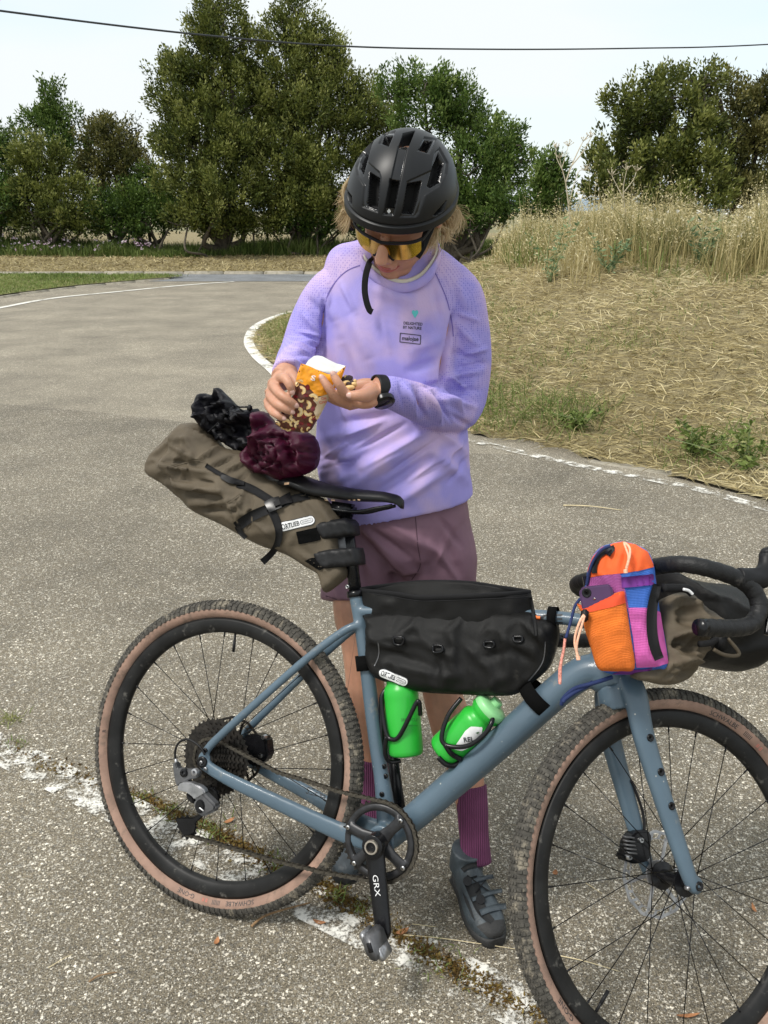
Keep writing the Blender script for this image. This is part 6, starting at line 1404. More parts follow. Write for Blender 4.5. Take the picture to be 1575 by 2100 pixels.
# open hand (her left), palm up
finger([(985, 560, 1.690), (925, 525, 1.662), (860, 430, 1.650), (805, 335, 1.655)], [.0115, .0100, .0090, .0072], (800, 345))
finger([(950, 610, 1.695), (835, 560, 1.668), (755, 465, 1.660), (692, 370, 1.668)], [.0118, .0102, .0090, .0072], (690, 378))
finger([(945, 630, 1.715), (800, 575, 1.690), (715, 480, 1.680), (650, 372, 1.688)], [.0112, .0096, .0086, .0070], (645, 382))
finger([(960, 640, 1.735), (800, 590, 1.715), (700, 510, 1.705), (625, 430, 1.708)], [.0100, .0085, .0075, .0064])
finger([(1200, 520, 1.700), (1120, 545, 1.665), (1050, 548, 1.652), (985, 545, 1.654)], [.0165, .0135, .0115, .0090], (1010, 535))
wl = (1300, 480, 1.722)
for m, r in [((985, 565, 1.690), .0135), ((950, 610, 1.698), .015), ((945, 635, 1.716), .014), ((965, 640, 1.735), .0125)]:
    fingers.append(tube(spline([h4(*wl), (h4(*wl) + h4(*m)) / 2 + [0, 0, -.004], h4(*m)], 4), [r * 1.25, r * 1.25, r * 1.22, r * 1.2, r * 1.15, r * 1.1, r * 1.05, r, r], 12))
fingers += [sphere(h4(1120, 600, 1.695), (.030, .022, .016)), sphere(h4(1140, 470, 1.745), (.034, .014, .020)), sphere(h4(1190, 520, 1.705), (.022, .018, .020))]
BV, BF = remesh(head + neck + torso + armL + armR + legR + legL + fingers, .0024, 4, keep=.33)
body = obj('body', BV, BF, M_SKIN, person); T_BODY = bvh(BV, BF)
# nails
M_NAIL = material('nail', (0.62, 0.38, 0.32), 0.3, var=.05)
for P, r, (nx_, ny_) in NAILS:
    d = P[-1] - P[-2]; d /= np.linalg.norm(d); toc = EYE - P[-1]; toc /= np.linalg.norm(toc); nrm = toc - d * toc.dot(d); nrm /= np.linalg.norm(nrm); sd_ = np.cross(d, nrm)
    c = P[-1] + nrm * r * .72 + d * r * .1
    V, F_ = sphere((0, 0, 0), (r * .66, r * .92, r * .38), 14, 8); V = c + V @ np.stack([sd_, d, nrm], 1).T
    obj('nail', V, F_, M_NAIL, body)
# lips
M_LIP = material('lips', (0.42, 0.11, 0.09), 0.4, var=.1)
lp = [tube(spline(hdm([(-.026, .082, -.079), (-.011, .0965, -.0745), (0, .0995, -.0758), (.011, .0965, -.0745), (.026, .082, -.079)]), 6), np.sin(np.linspace(.15, math.pi - .15, 25)) * .0042, 8), tube(spline(hdm([(-.025, .082, -.080), (-.009, .0965, -.083), (.009, .0965, -.083), (.025, .082, -.080)]), 8), np.sin(np.linspace(.15, math.pi - .15, 25)) * .0048, 8)]
obj('lips', *join(*lp), M_LIP, body)

# ---- top
def shirt_build(nt, b, t, last):
    N = nt.nodes.new; Lk = nt.links.new
    n = N('ShaderNodeTexNoise'); n.inputs['Scale'].default_value = 10.5; n.inputs['Detail'].default_value = 2.5; n.inputs['Roughness'].default_value = .5; Lk(t.outputs['Object'], n.inputs['Vector'])
    r = N('ShaderNodeValToRGB'); e = r.color_ramp.elements; e[0].position = .44; e[0].color = (.36, .315, .70, 1); e[1].position = .66; e[1].color = (.55, .42, .66, 1); Lk(n.outputs['Fac'], r.inputs['Fac'])
    at = N('ShaderNodeAttribute'); at.attribute_name = 'sleeve'
    v = N('ShaderNodeTexVoronoi'); v.inputs['Scale'].default_value = 210; v.inputs['Randomness'].default_value = .25; Lk(t.outputs['Object'], v.inputs['Vector'])
    dr = N('ShaderNodeMapRange'); dr.inputs['From Min'].default_value = .15; dr.inputs['From Max'].default_value = .45; dr.inputs['To Min'].default_value = 1.0; dr.inputs['To Max'].default_value = 0.0; Lk(v.outputs['Distance'], dr.inputs['Value'])
    dm = N('ShaderNodeMath'); dm.operation = 'MULTIPLY'; Lk(dr.outputs['Result'], dm.inputs[0]); Lk(at.outputs['Fac'], dm.inputs[1])
    mx_ = N('ShaderNodeMix'); mx_.data_type = 'RGBA'; mx_.blend_type = 'MULTIPLY'; mx_.inputs['B'].default_value = (.58, .58, .82, 1); Lk(dm.outputs[0], mx_.inputs['Factor']); Lk(r.outputs['Color'], mx_.inputs['A'])
    n3 = N('ShaderNodeTexVoronoi'); n3.inputs['Scale'].default_value = 420; n3.inputs['Randomness'].default_value = .4; Lk(t.outputs['Object'], n3.inputs['Vector'])
    r3 = N('ShaderNodeMapRange'); r3.inputs['To Min'].default_value = 1.05; r3.inputs['To Max'].default_value = .93; Lk(n3.outputs['Distance'], r3.inputs['Value'])
    m3 = N('ShaderNodeMix'); m3.data_type = 'RGBA'; m3.blend_type = 'MULTIPLY'; m3.inputs['Factor'].default_value = 1; Lk(mx_.outputs['Result'], m3.inputs['A']); Lk(r3.outputs['Result'], m3.inputs['B'])
    Lk(m3.outputs['Result'], b.inputs['Base Color'])
    bu = N('ShaderNodeBump'); bu.inputs['Strength'].default_value = .2; bu.inputs['Distance'].default_value = .001; ad = N('ShaderNodeMath'); Lk(n3.outputs['Distance'], ad.inputs[0]); Lk(dm.outputs[0], ad.inputs[1]); bu.invert = True
    Lk(ad.outputs[0], bu.inputs['Height']); Lk(bu.outputs['Normal'], b.inputs['Normal'])
M_SHIRT = material('lavender knit', (.4, .35, .8), .8, build=shirt_build, spec=.15)
tr = loft([(826, 498, 62, 1.995, .05), (824, 514, 108, 1.99, .064), (820, 540, 146, 1.987, .080), (810, 610, 152, 1.985, .10), (803, 700, 143, 1.982, .112), (805, 790, 147, 1.98, .114), (804, 870, 154, 1.98, .120), (806, 940, 157, 1.98, .126), (820, 995, 148, 1.982, .127), (829, 1022, 142, 1.985, .125), (831, 1032, 139, 1.985, .121)], 36)
sl = [limb([(905, 578, 1.985, .05), (938, 612, 1.985, .058), (956, 690, 1.985, .0555), (958, 770, 1.98, .052), (940, 838, 1.955, .052), (895, 838, 1.875, .046), (850, 822, 1.80, .0405), (808, 806, 1.745, .034), (777, 799, 1.718, .0295)], 24)]
sr = [limb([(712, 578, 1.985, .05), (678, 610, 1.985, .058), (645, 665, 1.985, .055), (622, 720, 1.965, .050), (608, 742, 1.90, .045), (598, 755, 1.82, .038), (590, 765, 1.765, .033), (587, 768, 1.752, .0315)], 24)]
V, F_ = remesh([tr] + sl + sr, .0036, 8)
FOLDS = [(932, 640, 918, 720, 7, -.014), (918, 715, 905, 790, 7, -.018), (905, 785, 870, 792, 6, -.008), (664, 620, 663, 700, 7, -.012), (663, 690, 650, 745, 6, -.014), (912, 770, 960, 800, 5, .008), (915, 790, 965, 822, 5, -.008), (905, 805, 950, 845, 5, .008), (890, 800, 925, 865, 5, -.007), (870, 795, 905, 870, 5, .008), (850, 792, 880, 868, 5, -.006), (830, 788, 856, 862, 5, .006), (945, 730, 998, 715, 6, .006), (940, 755, 995, 745, 6, -.006), (935, 640, 985, 660, 8, .004), (612, 680, 660, 690, 5, .006), (604, 697, 655, 712, 5, -.006), (598, 712, 645, 728, 5, .006), (585, 730, 630, 746, 5, -.005), (680, 760, 720, 890, 8, .006), (700, 900, 790, 860, 7, .006), (720, 930, 830, 870, 7, -.006), (745, 955, 880, 880, 8, .007), (790, 975, 900, 900, 7, -.006), (840, 985, 935, 915, 7, .006), (660, 940, 720, 905, 6, .007), (655, 965, 735, 940, 6, -.006), (900, 960, 950, 900, 6, .006), (920, 990, 955, 940, 6, -.005), (780, 640, 800, 720, 9, .003), (700, 580, 730, 640, 8, .005), (890, 590, 905, 660, 8, -.004), (655, 975, 760, 905, 16, .010), (650, 1000, 800, 930, 18, .010), (700, 1010, 860, 900, 20, .011), (760, 1020, 900, 930, 17, -.008), (820, 1030, 930, 950, 16, .008), (665, 900, 760, 870, 15, .008), (690, 870, 810, 850, 14, -.007), (655, 935, 740, 960, 14, -.008), (900, 880, 955, 930, 14, .007), (880, 920, 955, 985, 16, .008),
         (760, 590, 850, 620, 18, .005), (720, 640, 760, 740, 20, .006), (880, 640, 860, 760, 20, -.005), (700, 700, 730, 820, 16, -.006), (850, 720, 905, 690, 16, .006), (840, 760, 900, 740, 14, -.006),
         (905, 775, 985, 760, 10, .007), (905, 800, 980, 800, 9, -.007), (900, 818, 975, 835, 9, .007), (880, 800, 900, 880, 8, .006), (858, 795, 872, 872, 7, -.006), (838, 790, 850, 862, 7, .005), (820, 785, 832, 850, 6, -.004), (925, 850, 970, 880, 8, -.006), (930, 660, 990, 720, 12, .005), (925, 720, 990, 745, 11, -.006),
         (595, 700, 660, 705, 9, .007), (590, 722, 650, 728, 8, -.007), (580, 738, 630, 742, 7, .006), (570, 752, 612, 757, 6, -.004), (620, 640, 660, 690, 11, .006), (630, 610, 664, 650, 10, -.004), (665, 600, 690, 660, 14, .006), (935, 575, 960, 640, 14, .004)]
V0 = V; V = wrinkle(V, F_, FOLDS, 1.45, .72); zb = V0[:, 2].min(); V = V0 + (V - V0) * np.clip((V0[:, 2] - zb - .01) / .03, 0, 1)[:, None]
N_ = vnormals(V, F_); V = V + N_ * (fbm(V, 11, 5)[:, None] * .0015)
top = obj('top', V, F_, M_SHIRT, person); T_SH = bvh(V, F_); SHV = V
# raglan: which vertices belong to the sleeves
px = pj(V); ls = np.array([[745, 530], [705, 560], [668, 610], [664, 700], [662, 760]], float); rs_ = np.array([[880, 540], [905, 590], [925, 640], [930, 690], [912, 760], [890, 770]], float)
xl = np.interp(px[:, 1], ls[:, 1], ls[:, 0]); xr = np.interp(px[:, 1], rs_[:, 1], rs_[:, 0])
C_L = np.array([p for p in spline([atY(*q) for q in [(958, 770, 1.98), (940, 838, 1.955), (850, 822, 1.80), (797, 803, 1.733)]], 8)])
dl = np.min(np.linalg.norm(V[:, None] - C_L[None], axis=2), 1)
slv = ((px[:, 0] < xl) & (px[:, 1] < 800)) | ((px[:, 0] > xr) & (px[:, 1] < 800)) | (dl < .058)
at_ = top.data.attributes.new('sleeve', 'FLOAT', 'POINT'); at_.data.foreach_set('value', slv.astype(np.float32))
M_SEAM = material('violet seam', (.16, .12, .42), .8)
for pth in ([(752, 540), (715, 553), (690, 575), (672, 605), (664, 640)], [(886, 545), (900, 575), (915, 610), (925, 650), (930, 690)]): obj('seam', *strap(T_SH, pth, 1.8, .0009, step=6), M_SEAM, top)
cp2 = [(742, 538, 1.915), (762, 562, 1.90), (795, 584, 1.888), (832, 590, 1.885), (868, 576, 1.89), (891, 548, 1.905), (901, 518, 1.95), (884, 494, 2.01), (830, 486, 2.04), (776, 494, 2.02), (746, 514, 1.96)]
CPP = spline([atY(*q) for q in cp2], 6, True); obj('collar', *tube(CPP, [(.0042, .0100)] * len(CPP), 14, up=(0, 0, 1), closed=True), M_SHIRT, top)
obj('undershirt', *tube((CPP - CPP.mean(0)) * .93 + CPP.mean(0) + [0, .002, .004], [(.003, .010)] * len(CPP), 8, up=(0, 0, 1), closed=True), material('cream jersey', (.62, .58, .5), .8), top)
# chest print
M_TEAL = material('teal print', (.10, .52, .52), .7, var=.05)
hp = np.array([(0, -1.0), (.5, -.45), (.95, .15), (.9, .6), (.55, .8), (.2, .7), (0, .4), (-.2, .7), (-.55, .8), (-.9, .6), (-.95, .15), (-.5, -.45)]) * [7, -9.5] + [851, 643]
patch_on(T_SH, hp, 3, .001, 'chest_print', M_TEAL, top)
for s_, o_, w_, h_ in (('DELIGHTED', (827, 665), 39, 5.6), ('BY NATURE', (826, 673.5), 38, 5.6)): child_mesh('chest_print', text_on(T_SH, s_, o_, w_, 4, h_, bold=True), M_DKPRINT, top, smooth=False)
child_mesh('chest_print', text_on(T_SH, 'malojae', (824, 697), 34, 4, 8.2, bold=True), M_DKPRINT, top, smooth=False)
bx_ = [(821, 683), (863, 688), (862, 706), (820, 701)]
for a, b in zip(bx_, bx_[1:] + bx_[:1]): child_mesh('chest_print', strap(T_SH, [a, b], 1.5, .0009, step=5, smooth=0), M_DKPRINT, top)

# ---- shorts
M_SHORT = cloth('plum shorts', (0.215, 0.118, 0.158), 0.6, weave=1500, bump=.2, var=.1)
sh = [sphere(atY(832, 1165, 1.965), (.07, .06, .06)), loft([(834, 960, 108, 1.985, .085), (834, 1010, 122, 1.985, .098), (833, 1050, 130, 1.985, .112), (832, 1090, 130, 1.983, .114), (830, 1130, 126, 1.98, .11), (830, 1165, 110, 1.97, .09)], 32),
      limb([(890, 1080, 1.985, .09), (902, 1140, 1.965, .088), (906, 1200, 1.945, .084), (904, 1260, 1.93, .081), (904, 1315, 1.91, .079), (904, 1325, 1.905, .072)], 26),
      limb([(772, 1080, 1.985, .09), (755, 1140, 1.965, .086), (738, 1190, 1.95, .084), (726, 1225, 1.94, .083), (724, 1236, 1.935, .076)], 26)]
V, F_ = remesh(sh, .005, 6)
V = wrinkle(V, F_, WR=1.4, WW=.75, lines=[(720, 1060, 860, 1190, 14, .009), (735, 1090, 830, 1200, 11, -.008), (760, 1075, 930, 1150, 14, .006), (850, 1060, 870, 1190, 10, .004), (930, 1080, 880, 1180, 13, .006), (700, 1120, 740, 1230, 10, .006), (725, 1110, 760, 1235, 9, -.007), (900, 1090, 950, 1190, 12, -.005), (680, 1180, 700, 1235, 8, .004), (780, 1065, 900, 1130, 9, .006), (740, 1070, 850, 1150, 8, -.006), (770, 1120, 850, 1195, 7, .006), (900, 1060, 945, 1120, 8, -.005), (880, 1110, 940, 1190, 8, .005), (705, 1070, 770, 1190, 7, .006)])
V = V + vnormals(V, F_) * (fbm(V, 14, 9)[:, None] * .002)
sho = obj('shorts', V, F_, M_SHORT, person); T_SHO = bvh(V, F_)
M_PSEAM = material('plum seam', (.07, .03, .05), .8)
obj('seam', *strap(T_SHO, [(852, 1060), (857, 1120), (862, 1160), (845, 1188), (830, 1210)], 1.6, .0008, step=6), M_PSEAM, sho); obj('hem', *strap(T_SHO, [(668, 1222), (695, 1230), (725, 1234)], 1.8, .0009, step=5), M_PSEAM, sho)
# ---- socks and shoes
def sock_build(nt, b, t, last):
    N = nt.nodes.new; Lk = nt.links.new
    sx = N('ShaderNodeSeparateXYZ'); Lk(t.outputs['Object'], sx.inputs[0]); w = N('ShaderNodeMath'); w.operation = 'MULTIPLY'; w.inputs[1].default_value = 1250; Lk(sx.outputs['X'], w.inputs[0])
    s = N('ShaderNodeMath'); s.operation = 'SINE'; Lk(w.outputs[0], s.inputs[0]); bu = N('ShaderNodeBump'); bu.inputs['Strength'].default_value = 1.0; bu.inputs['Distance'].default_value = .0016; Lk(s.outputs[0], bu.inputs['Height']); Lk(bu.outputs['Normal'], b.inputs['Normal'])
    mr = N('ShaderNodeMapRange'); mr.inputs['From Min'].default_value = -1; mr.inputs['To Min'].default_value = .6; mr.inputs['To Max'].default_value = 1.15; Lk(s.outputs[0], mr.inputs['Value']); mu = N('ShaderNodeMix'); mu.data_type = 'RGBA'; mu.blend_type = 'MULTIPLY'; mu.inputs['Factor'].default_value = 1; Lk(last, mu.inputs['A']); Lk(mr.outputs['Result'], mu.inputs['B']); Lk(mu.outputs['Result'], b.inputs['Base Color'])
M_SOCK = material('plum ribbed sock', (0.175, 0.042, 0.12), .85, var=.12, build=sock_build)
for pts in ([(765, 1548, 1.848, .042), (767, 1590, 1.842, .037), (768, 1630, 1.835, .034), (766, 1672, 1.822, .035)], [(964, 1612, 1.717, .0385), (969, 1660, 1.693, .036), (972, 1710, 1.672, .034), (977, 1768, 1.648, .035)]):
    obj('sock', *limb(pts, 32, 6), M_SOCK, person)
M_SHOE = material('blue grey shoe', (0.045, 0.058, 0.068), .5, var=.3, vscale=40, bump=.5, bscale=260, dirt=((.15, .15, .14), 30, .64)); M_SOLE = material('dark sole', (.022, .022, .022), .7, bump=.6, bscale=200)
def shoe(heel, toe, name='shoe'):
    h_, t_ = np.array([*heel, 0.]), np.array([*toe, 0.]); ax = t_ - h_; L_ = np.linalg.norm(ax); ax /= L_; sdv = np.array([ax[1], -ax[0], 0]); up_ = np.array([0, 0, 1.0])
    def pt(x, y, z): return h_ + ax * x * L_ + sdv * y + up_ * z
    ms = []; T_ = [(0.02, .019, .05, .028), (.10, .027, .055, .052), (.22, .030, .055, .056), (.36, .031, .05, .048), (.52, .036, .042, .039), (.68, .041, .036, .031), (.84, .038, .031, .024), (.95, .027, .028, .019), (1.0, .012, .026, .012)]
    P = spline([pt(x, .004 * math.sin(x * 3), z) for x, w, z, h in T_], 4); rr = spline([[w, h] for x, w, z, h in T_], 4)
    up_shape = remesh([tube(P, rr, 24, up=(0, 0, 1), power=2.3), tube([pt(.17, 0, .06), pt(.20, 0, .118)], [.040, .037], 20)], .003, 3)
    s = obj(name, *up_shape, M_SHOE, person); T_ = bvh(*up_shape)
    sole = [tube(spline([pt(x, .004 * math.sin(x * 3), .016) for x in (0.0, .12, .35, .6, .85, 1.0, 1.02)], 4), spline([[w, .012] for w in (.018, .029, .031, .041, .040, .023, .008)], 4), 20, up=(0, 0, 1), power=4)]
    obj('sole', *sole[0], M_SOLE, s)
    for k in range(7): obj('lug', *bevelled(*boxm(pt(.1 + k * .13, 0, .006), (.03, .06, .012), np.stack([ax, sdv, up_], 1)), .003, 1), M_SOLE, s)
    return s, T_, pt
sL, T_SL, ptL = shoe((.180, 1.695), (.240, 1.482))
sR, T_SR, ptR = shoe((-.004, 1.885), (-.10, 1.67))
M_TONG = material('black shoe mesh', (.013, .014, .015), .8, bump=.6, bscale=500)
for pth, w_, th2, m in [([(948, 1785), (962, 1776), (990, 1772), (1003, 1766)], 10, .004, M_TONG), ([(963, 1800), (975, 1835), (990, 1870), (1010, 1890)], [30, 26, 22, 12], .0025, M_TONG), ([(955, 1812), (985, 1802), (1012, 1797)], 9, .006, M_SHOE), ([(968, 1845), (1000, 1832), (1030, 1826)], 9, .006, M_SHOE), ([(985, 1872), (1010, 1862), (1038, 1858)], 13, .006, M_SHOE), ([(958, 1795), (1000, 1825), (1030, 1840)], 2, .007, M_BLK), ([(1000, 1800), (975, 1830)], 2, .007, M_BLK)]:
    obj('shoe_strap' if m is M_SHOE else ('lace' if m is M_BLK else 'tongue'), *strap(T_SL, pth, w_, th2, step=5), m, sL)
patch_on(T_SL, [(978, 1900), (1000, 1890), (1035, 1885), (1046, 1905), (1030, 1925), (1000, 1922)], 4, .0015, 'toe_cap', M_SOLE, sL)
patch_on(T_SL, [(950, 1830), (962, 1850), (975, 1890), (968, 1880), (955, 1850)], 4, .0015, 'mesh_panel', M_TONG, sL)
for u, v in [(985, 1846), (960, 1808), (1016, 1812)]:
    c = hit(T_SL, u, v, .004)
    if c is not None: d_ = (EYE - c) / np.linalg.norm(EYE - c); obj('dial', *tube([c - d_ * .003, c + d_ * .006], [.0105, .0098], 18), M_BLKG, sL, sharp=40)
# ---- hair
M_HAIR = leafmat('blond hair', [(.15, .10, .05), (.38, .27, .14), (.58, .45, .26), (.76, .64, .43)], .45, .2)
HS = []; HT = []
def locks(n, root, rj, end, ej, per=16, curl=.012, w=.0014, bow=(0, 0, 0)):
    """wavy locks: the strands of a lock share one course"""
    for k in range(n):
        a0 = atY(*root) + rng.normal(size=3) * np.array(rj); b0 = atY(*end) + rng.normal(size=3) * np.array(ej); ph = rng.uniform(0, 6.28); am = curl * rng.uniform(.3, 1.2); tn = np.clip(.62 + .2 * rng.normal(), .1, 1); fq = rng.uniform(4, 8)
        for q in range(per):
            t = np.linspace(0, 1, 9)[:, None]; off = rng.normal(size=3) * .0022; spread = rng.normal(size=3) * .005
            P = a0 * (1 - t) + b0 * t + off + spread * t ** 2 + np.array(bow) * (t * (1 - t) * 4) + am * t * np.c_[np.sin(t[:, 0] * fq + ph), .4 * np.cos(t[:, 0] * fq + ph), np.cos(t[:, 0] * fq * .9 + ph)]
            d = np.gradient(P, axis=0); sdx = unit(np.cross(d, unit(EYE - P) + rng.normal(size=3) * .25)); ww = w * rng.uniform(.6, 1.4) * (1 - .7 * t)
            HS.append(np.stack([P - sdx * ww / 2, P + sdx * ww / 2], 1).reshape(-1, 3)); HT.append(np.clip(tn + .12 * rng.normal(), 0, 1))
locks(9, (724, 375, 1.88), (.004, .01, .012), (705, 418, 1.89), (.004, .01, .010), bow=(-.006, 0, .004))
locks(11, (720, 412, 1.88), (.004, .01, .012), (708, 455, 1.88), (.005, .01, .008), bow=(-.006, 0, 0))
locks(5, (716, 380, 1.89), (.004, .01, .012), (688, 440, 1.90), (.008, .01, .02), per=3, curl=.018, w=.001)
locks(15, (913, 425, 1.93), (.006, .01, .016), (931, 468, 1.94), (.007, .01, .012), bow=(.007, 0, .006))
locks(12, (903, 455, 1.92), (.006, .01, .010), (916, 492, 1.92), (.008, .01, .008), bow=(.006, 0, .004))
locks(6, (918, 420, 1.93), (.005, .01, .014), (955, 460, 1.95), (.008, .01, .024), per=4, curl=.018, w=.001)
locks(9, (893, 468, 1.89), (.004, .006, .006), (880, 512, 1.88), (.006, .008, .006), per=12, curl=.006)
locks(3, (905, 480, 1.90), (.004, .006, .004), (907, 520, 1.89), (.004, .008, .006), per=3, curl=.006, w=.001)
HSa = np.array(HS); tri = [[2 * k, 2 * k + 1, 2 * k + 3] for k in range(8)] + [[2 * k, 2 * k + 3, 2 * k + 2] for k in range(8)]
tri_mesh('hair', HSa, tri, np.array(HT), M_HAIR, person)

# ---- helmet
M_HELM = material('matt black helmet', (0.0085, 0.009, 0.010), 0.4, var=.15, vscale=30, spec=.3, dirt=((.008, .008, .009), 60, .68)); M_HGL = material('gloss black helmet', (0.008, 0.008, 0.009), 0.16, var=.1); M_VENT = material('helmet inside', (0.004, 0.004, 0.004), .9)
helmet = thing('helmet', 'matt black bicycle helmet with angular vents on the rider', 'helmet', tuple(hd(0, 0, .02)))
nu, nv = 330, 180
A_, B_ = np.meshgrid(np.arange(nu) * 2 * np.pi / nu, np.linspace(-.42, np.pi / 2 - .004, nv))
RX, RF, RU = .108, .136, .115
def rimfac(a): return np.interp(np.sin(a), [-1, 0, 1], [-.30, -.10, .25])
B_ = rimfac(A_) + (np.pi / 2 - .004 - rimfac(A_)) * np.linspace(0, 1, nv)[:, None]
Lc = np.stack([RX * np.cos(A_) * np.cos(B_), RF * np.sin(A_) * np.cos(B_) - .01, RU * np.sin(B_) + .02], 2).reshape(-1, 3)
Ln = unit(np.stack([np.cos(A_) * np.cos(B_) / RX, np.sin(A_) * np.cos(B_) / RF, np.sin(B_) / RU], 2).reshape(-1, 3))
W_ = hdm(Lc); Nw = Ln @ HR.T; px = pj(W_); fc = np.einsum('ij,ij->i', Nw, unit(EYE - W_)) > .02
c5h = lambda pts: np.array([(670 + x / 5.25, 250 + y / 5.25) for x, y in pts])
VENTS = [[(455, 530), (565, 600), (530, 945), (415, 900)], [(680, 612), (780, 625), (715, 995), (620, 985)], [(880, 655), (1030, 630), (985, 860), (935, 1000), (820, 990)], [(505, 185), (445, 330), (380, 570), (340, 500), (345, 420), (400, 300)], [(1215, 320), (1280, 430), (1230, 650), (1130, 710), (1095, 690), (1150, 480)], [(580, 215), (620, 130), (710, 130), (660, 245)], [(1000, 290), (1060, 180), (1150, 190), (1090, 320)], [(820, 125), (950, 95), (880, 270), (775, 265)], [(215, 735), (268, 800), (268, 900), (228, 850)], [(1150, 1005), (1285, 850), (1255, 960), (1190, 1010)]]
GLOSS = [[(866, 640), (1130, 520), (1165, 330), (1215, 275), (1305, 440), (1290, 560), (1220, 690), (1060, 790), (995, 980), (960, 1025), (795, 1025), (830, 900)], [(440, 430), (565, 540), (582, 600), (545, 975), (385, 915), (398, 680), (325, 570), (312, 480), (370, 310), (520, 160), (480, 250), (440, 400)], [(770, 265), (868, 280), (715, 1010), (610, 1000)], [(560, 230), (620, 110), (740, 95), (670, 262)], [(975, 310), (1050, 160), (1190, 180), (1105, 340)]]
def sdist(poly):
    P = c5h(poly); d = np.full(len(px), 99.0); m = fc & (px[:, 0] > P[:, 0].min() - 12) & (px[:, 0] < P[:, 0].max() + 12) & (px[:, 1] > P[:, 1].min() - 12) & (px[:, 1] < P[:, 1].max() + 12)
    q = px[m]; dd = seg_dist(q, P, np.roll(P, -1, 0)); d[m] = np.where(inside(q, P), -dd, dd); return d
dv = np.min([sdist(p) for p in VENTS], 0); dg_ = np.min([sdist(p) for p in GLOSS], 0)
dep = .0035 * np.clip(.5 - dg_ / 2.2, 0, 1) + .024 * np.clip(.25 - dv / 2.0, 0, 1) 
# brim groove
bt = np.repeat(np.linspace(0, 1, nv), nu); dep += .0022 * np.exp(-((bt - .10) / .012) ** 2) - .003 * (bt < .085)
W_ = W_ - Nw * dep[:, None]
mi_v = np.where(dv < -1.0, 2, np.where((dg_ < -1.2), 1, 0))
F_ = np.array([[j * nu + i, j * nu + (i + 1) % nu, (j + 1) * nu + (i + 1) % nu, (j + 1) * nu + i] for j in range(nv - 1) for i in range(nu)])
mi = np.max(mi_v[F_], 1); rim0 = W_[:nu]; inner = hdm(Lc[:nu] * [.9, .9, 1] + [0, 0, .012])
V = np.vstack([W_, inner, [hd(0, -.01, .125)]]); nW = len(W_)
F2 = [list(f) for f in F_] + [[i, nW + i, nW + (i + 1) % nu, (i + 1) % nu] for i in range(nu)] + [[(nv - 1) * nu + i, (nv - 1) * nu + (i + 1) % nu, nW + nu] for i in range(nu)]
obj('shell', V, F2, [M_HELM, M_HGL, M_VENT], helmet, mi=list(mi) + [2] * nu + [0] * nu)
Al, Bl = np.meshgrid(np.arange(60) * 2 * np.pi / 60, np.linspace(.12, np.pi / 2, 12)); ll = np.stack([.083 * np.cos(Al) * np.cos(Bl), .108 * np.sin(Al) * np.cos(Bl) - .01, .088 * np.sin(Bl) + .02], 2).reshape(-1, 3)
obj('liner', hdm(ll), np.array([[j_ * 60 + i_, j_ * 60 + (i_ + 1) % 60, (j_ + 1) * 60 + (i_ + 1) % 60, (j_ + 1) * 60 + i_] for j_ in range(11) for i_ in range(60)]), M_VENT, helmet)
T_HE = bvh(W_, F_); dm = np.array([(640, 965), (665, 937), (688, 968), (662, 997)]) / 5.25 + [670, 250]
bz = hdm(np.array([0, 0, 0])); c = hit(bvh(hdm(Lc), F_), 796.5, 434, -.006)
ex_ = [hit(bvh(hdm(Lc), F_), u, v, -.008) for u, v in dm]
if all(e is not None for e in ex_): obj('emblem', np.array(ex_), [[0, 1, 2, 3]], M_WHITE, helmet, smooth=False); pl = c5h([(612, 925), (722, 935), (715, 1005), (605, 998)]); T_l = bvh(hdm(Lc), F_); obj('emblem_plate', np.array([hit(T_l, u, v, -.009) for u, v in pl]), [[0, 1, 2, 3]], M_HGL, helmet, smooth=False)
# chin strap, hanging open
def flatstrap(pts, w, th2=.0018):
    P = spline([atY(*p) for p in pts], 6); return tube(P, [(w / 2, th2)] * len(P), 10, up=(0, 1, .2), power=4)
obj('chin_strap', *flatstrap([(770, 520, 1.945), (763, 530, 1.90), (757, 541, 1.864), (750, 565, 1.858), (748, 595, 1.858), (752, 620, 1.86), (758, 636, 1.862), (764, 640, 1.862)], .013), M_WEB, helmet)
obj('chin_strap', *flatstrap([(716, 436, 1.885), (719, 455, 1.885), (722, 472, 1.895)], .009), M_WEB, helmet); obj('chin_strap', *flatstrap([(889, 460, 1.86), (878, 485, 1.85), (866, 512, 1.84), (856, 528, 1.842)], .011), M_WEB, helmet); obj('chin_strap', *flatstrap([(879, 462, 1.83), (870, 482, 1.83), (866, 505, 1.835)], .009), M_WEB, helmet)
# ---- sunglasses
glasses = thing('sunglasses', 'wraparound sunglasses with gold mirrored lenses', 'sunglasses', tuple(hd(0, .09, 0)))
M_LENS = material('gold mirror lens', (0.50, 0.34, 0.04), .10, .95, var=.4, vscale=18)
def gl(ph, u, dr=0.0): return ((.077 + dr) * math.sin(ph), .052 + (.052 + dr) * math.cos(ph), u - .004 * (1 - math.cos(ph)))
nph = 60; phs = np.linspace(-1.16, 1.16, nph); V = []
for ph_ in phs:
    x = abs(ph_); bot = -.0415 + .028 * math.exp(-(ph_ / .17) ** 2) + .016 * max(0, (x - .55) / .61) ** 2
    topu = .006 - .004 * math.exp(-(ph_ / .2) ** 2)
    for j in range(9): V.append(gl(ph_, topu + (bot - topu) * j / 8))
Vf = hdm(np.array(V)); Vb = hdm(np.array(V) * [.97, .98, 1]); F_ = [[i * 9 + j, i * 9 + j + 1, (i + 1) * 9 + j + 1, (i + 1) * 9 + j] for i in range(nph - 1) for j in range(8)]
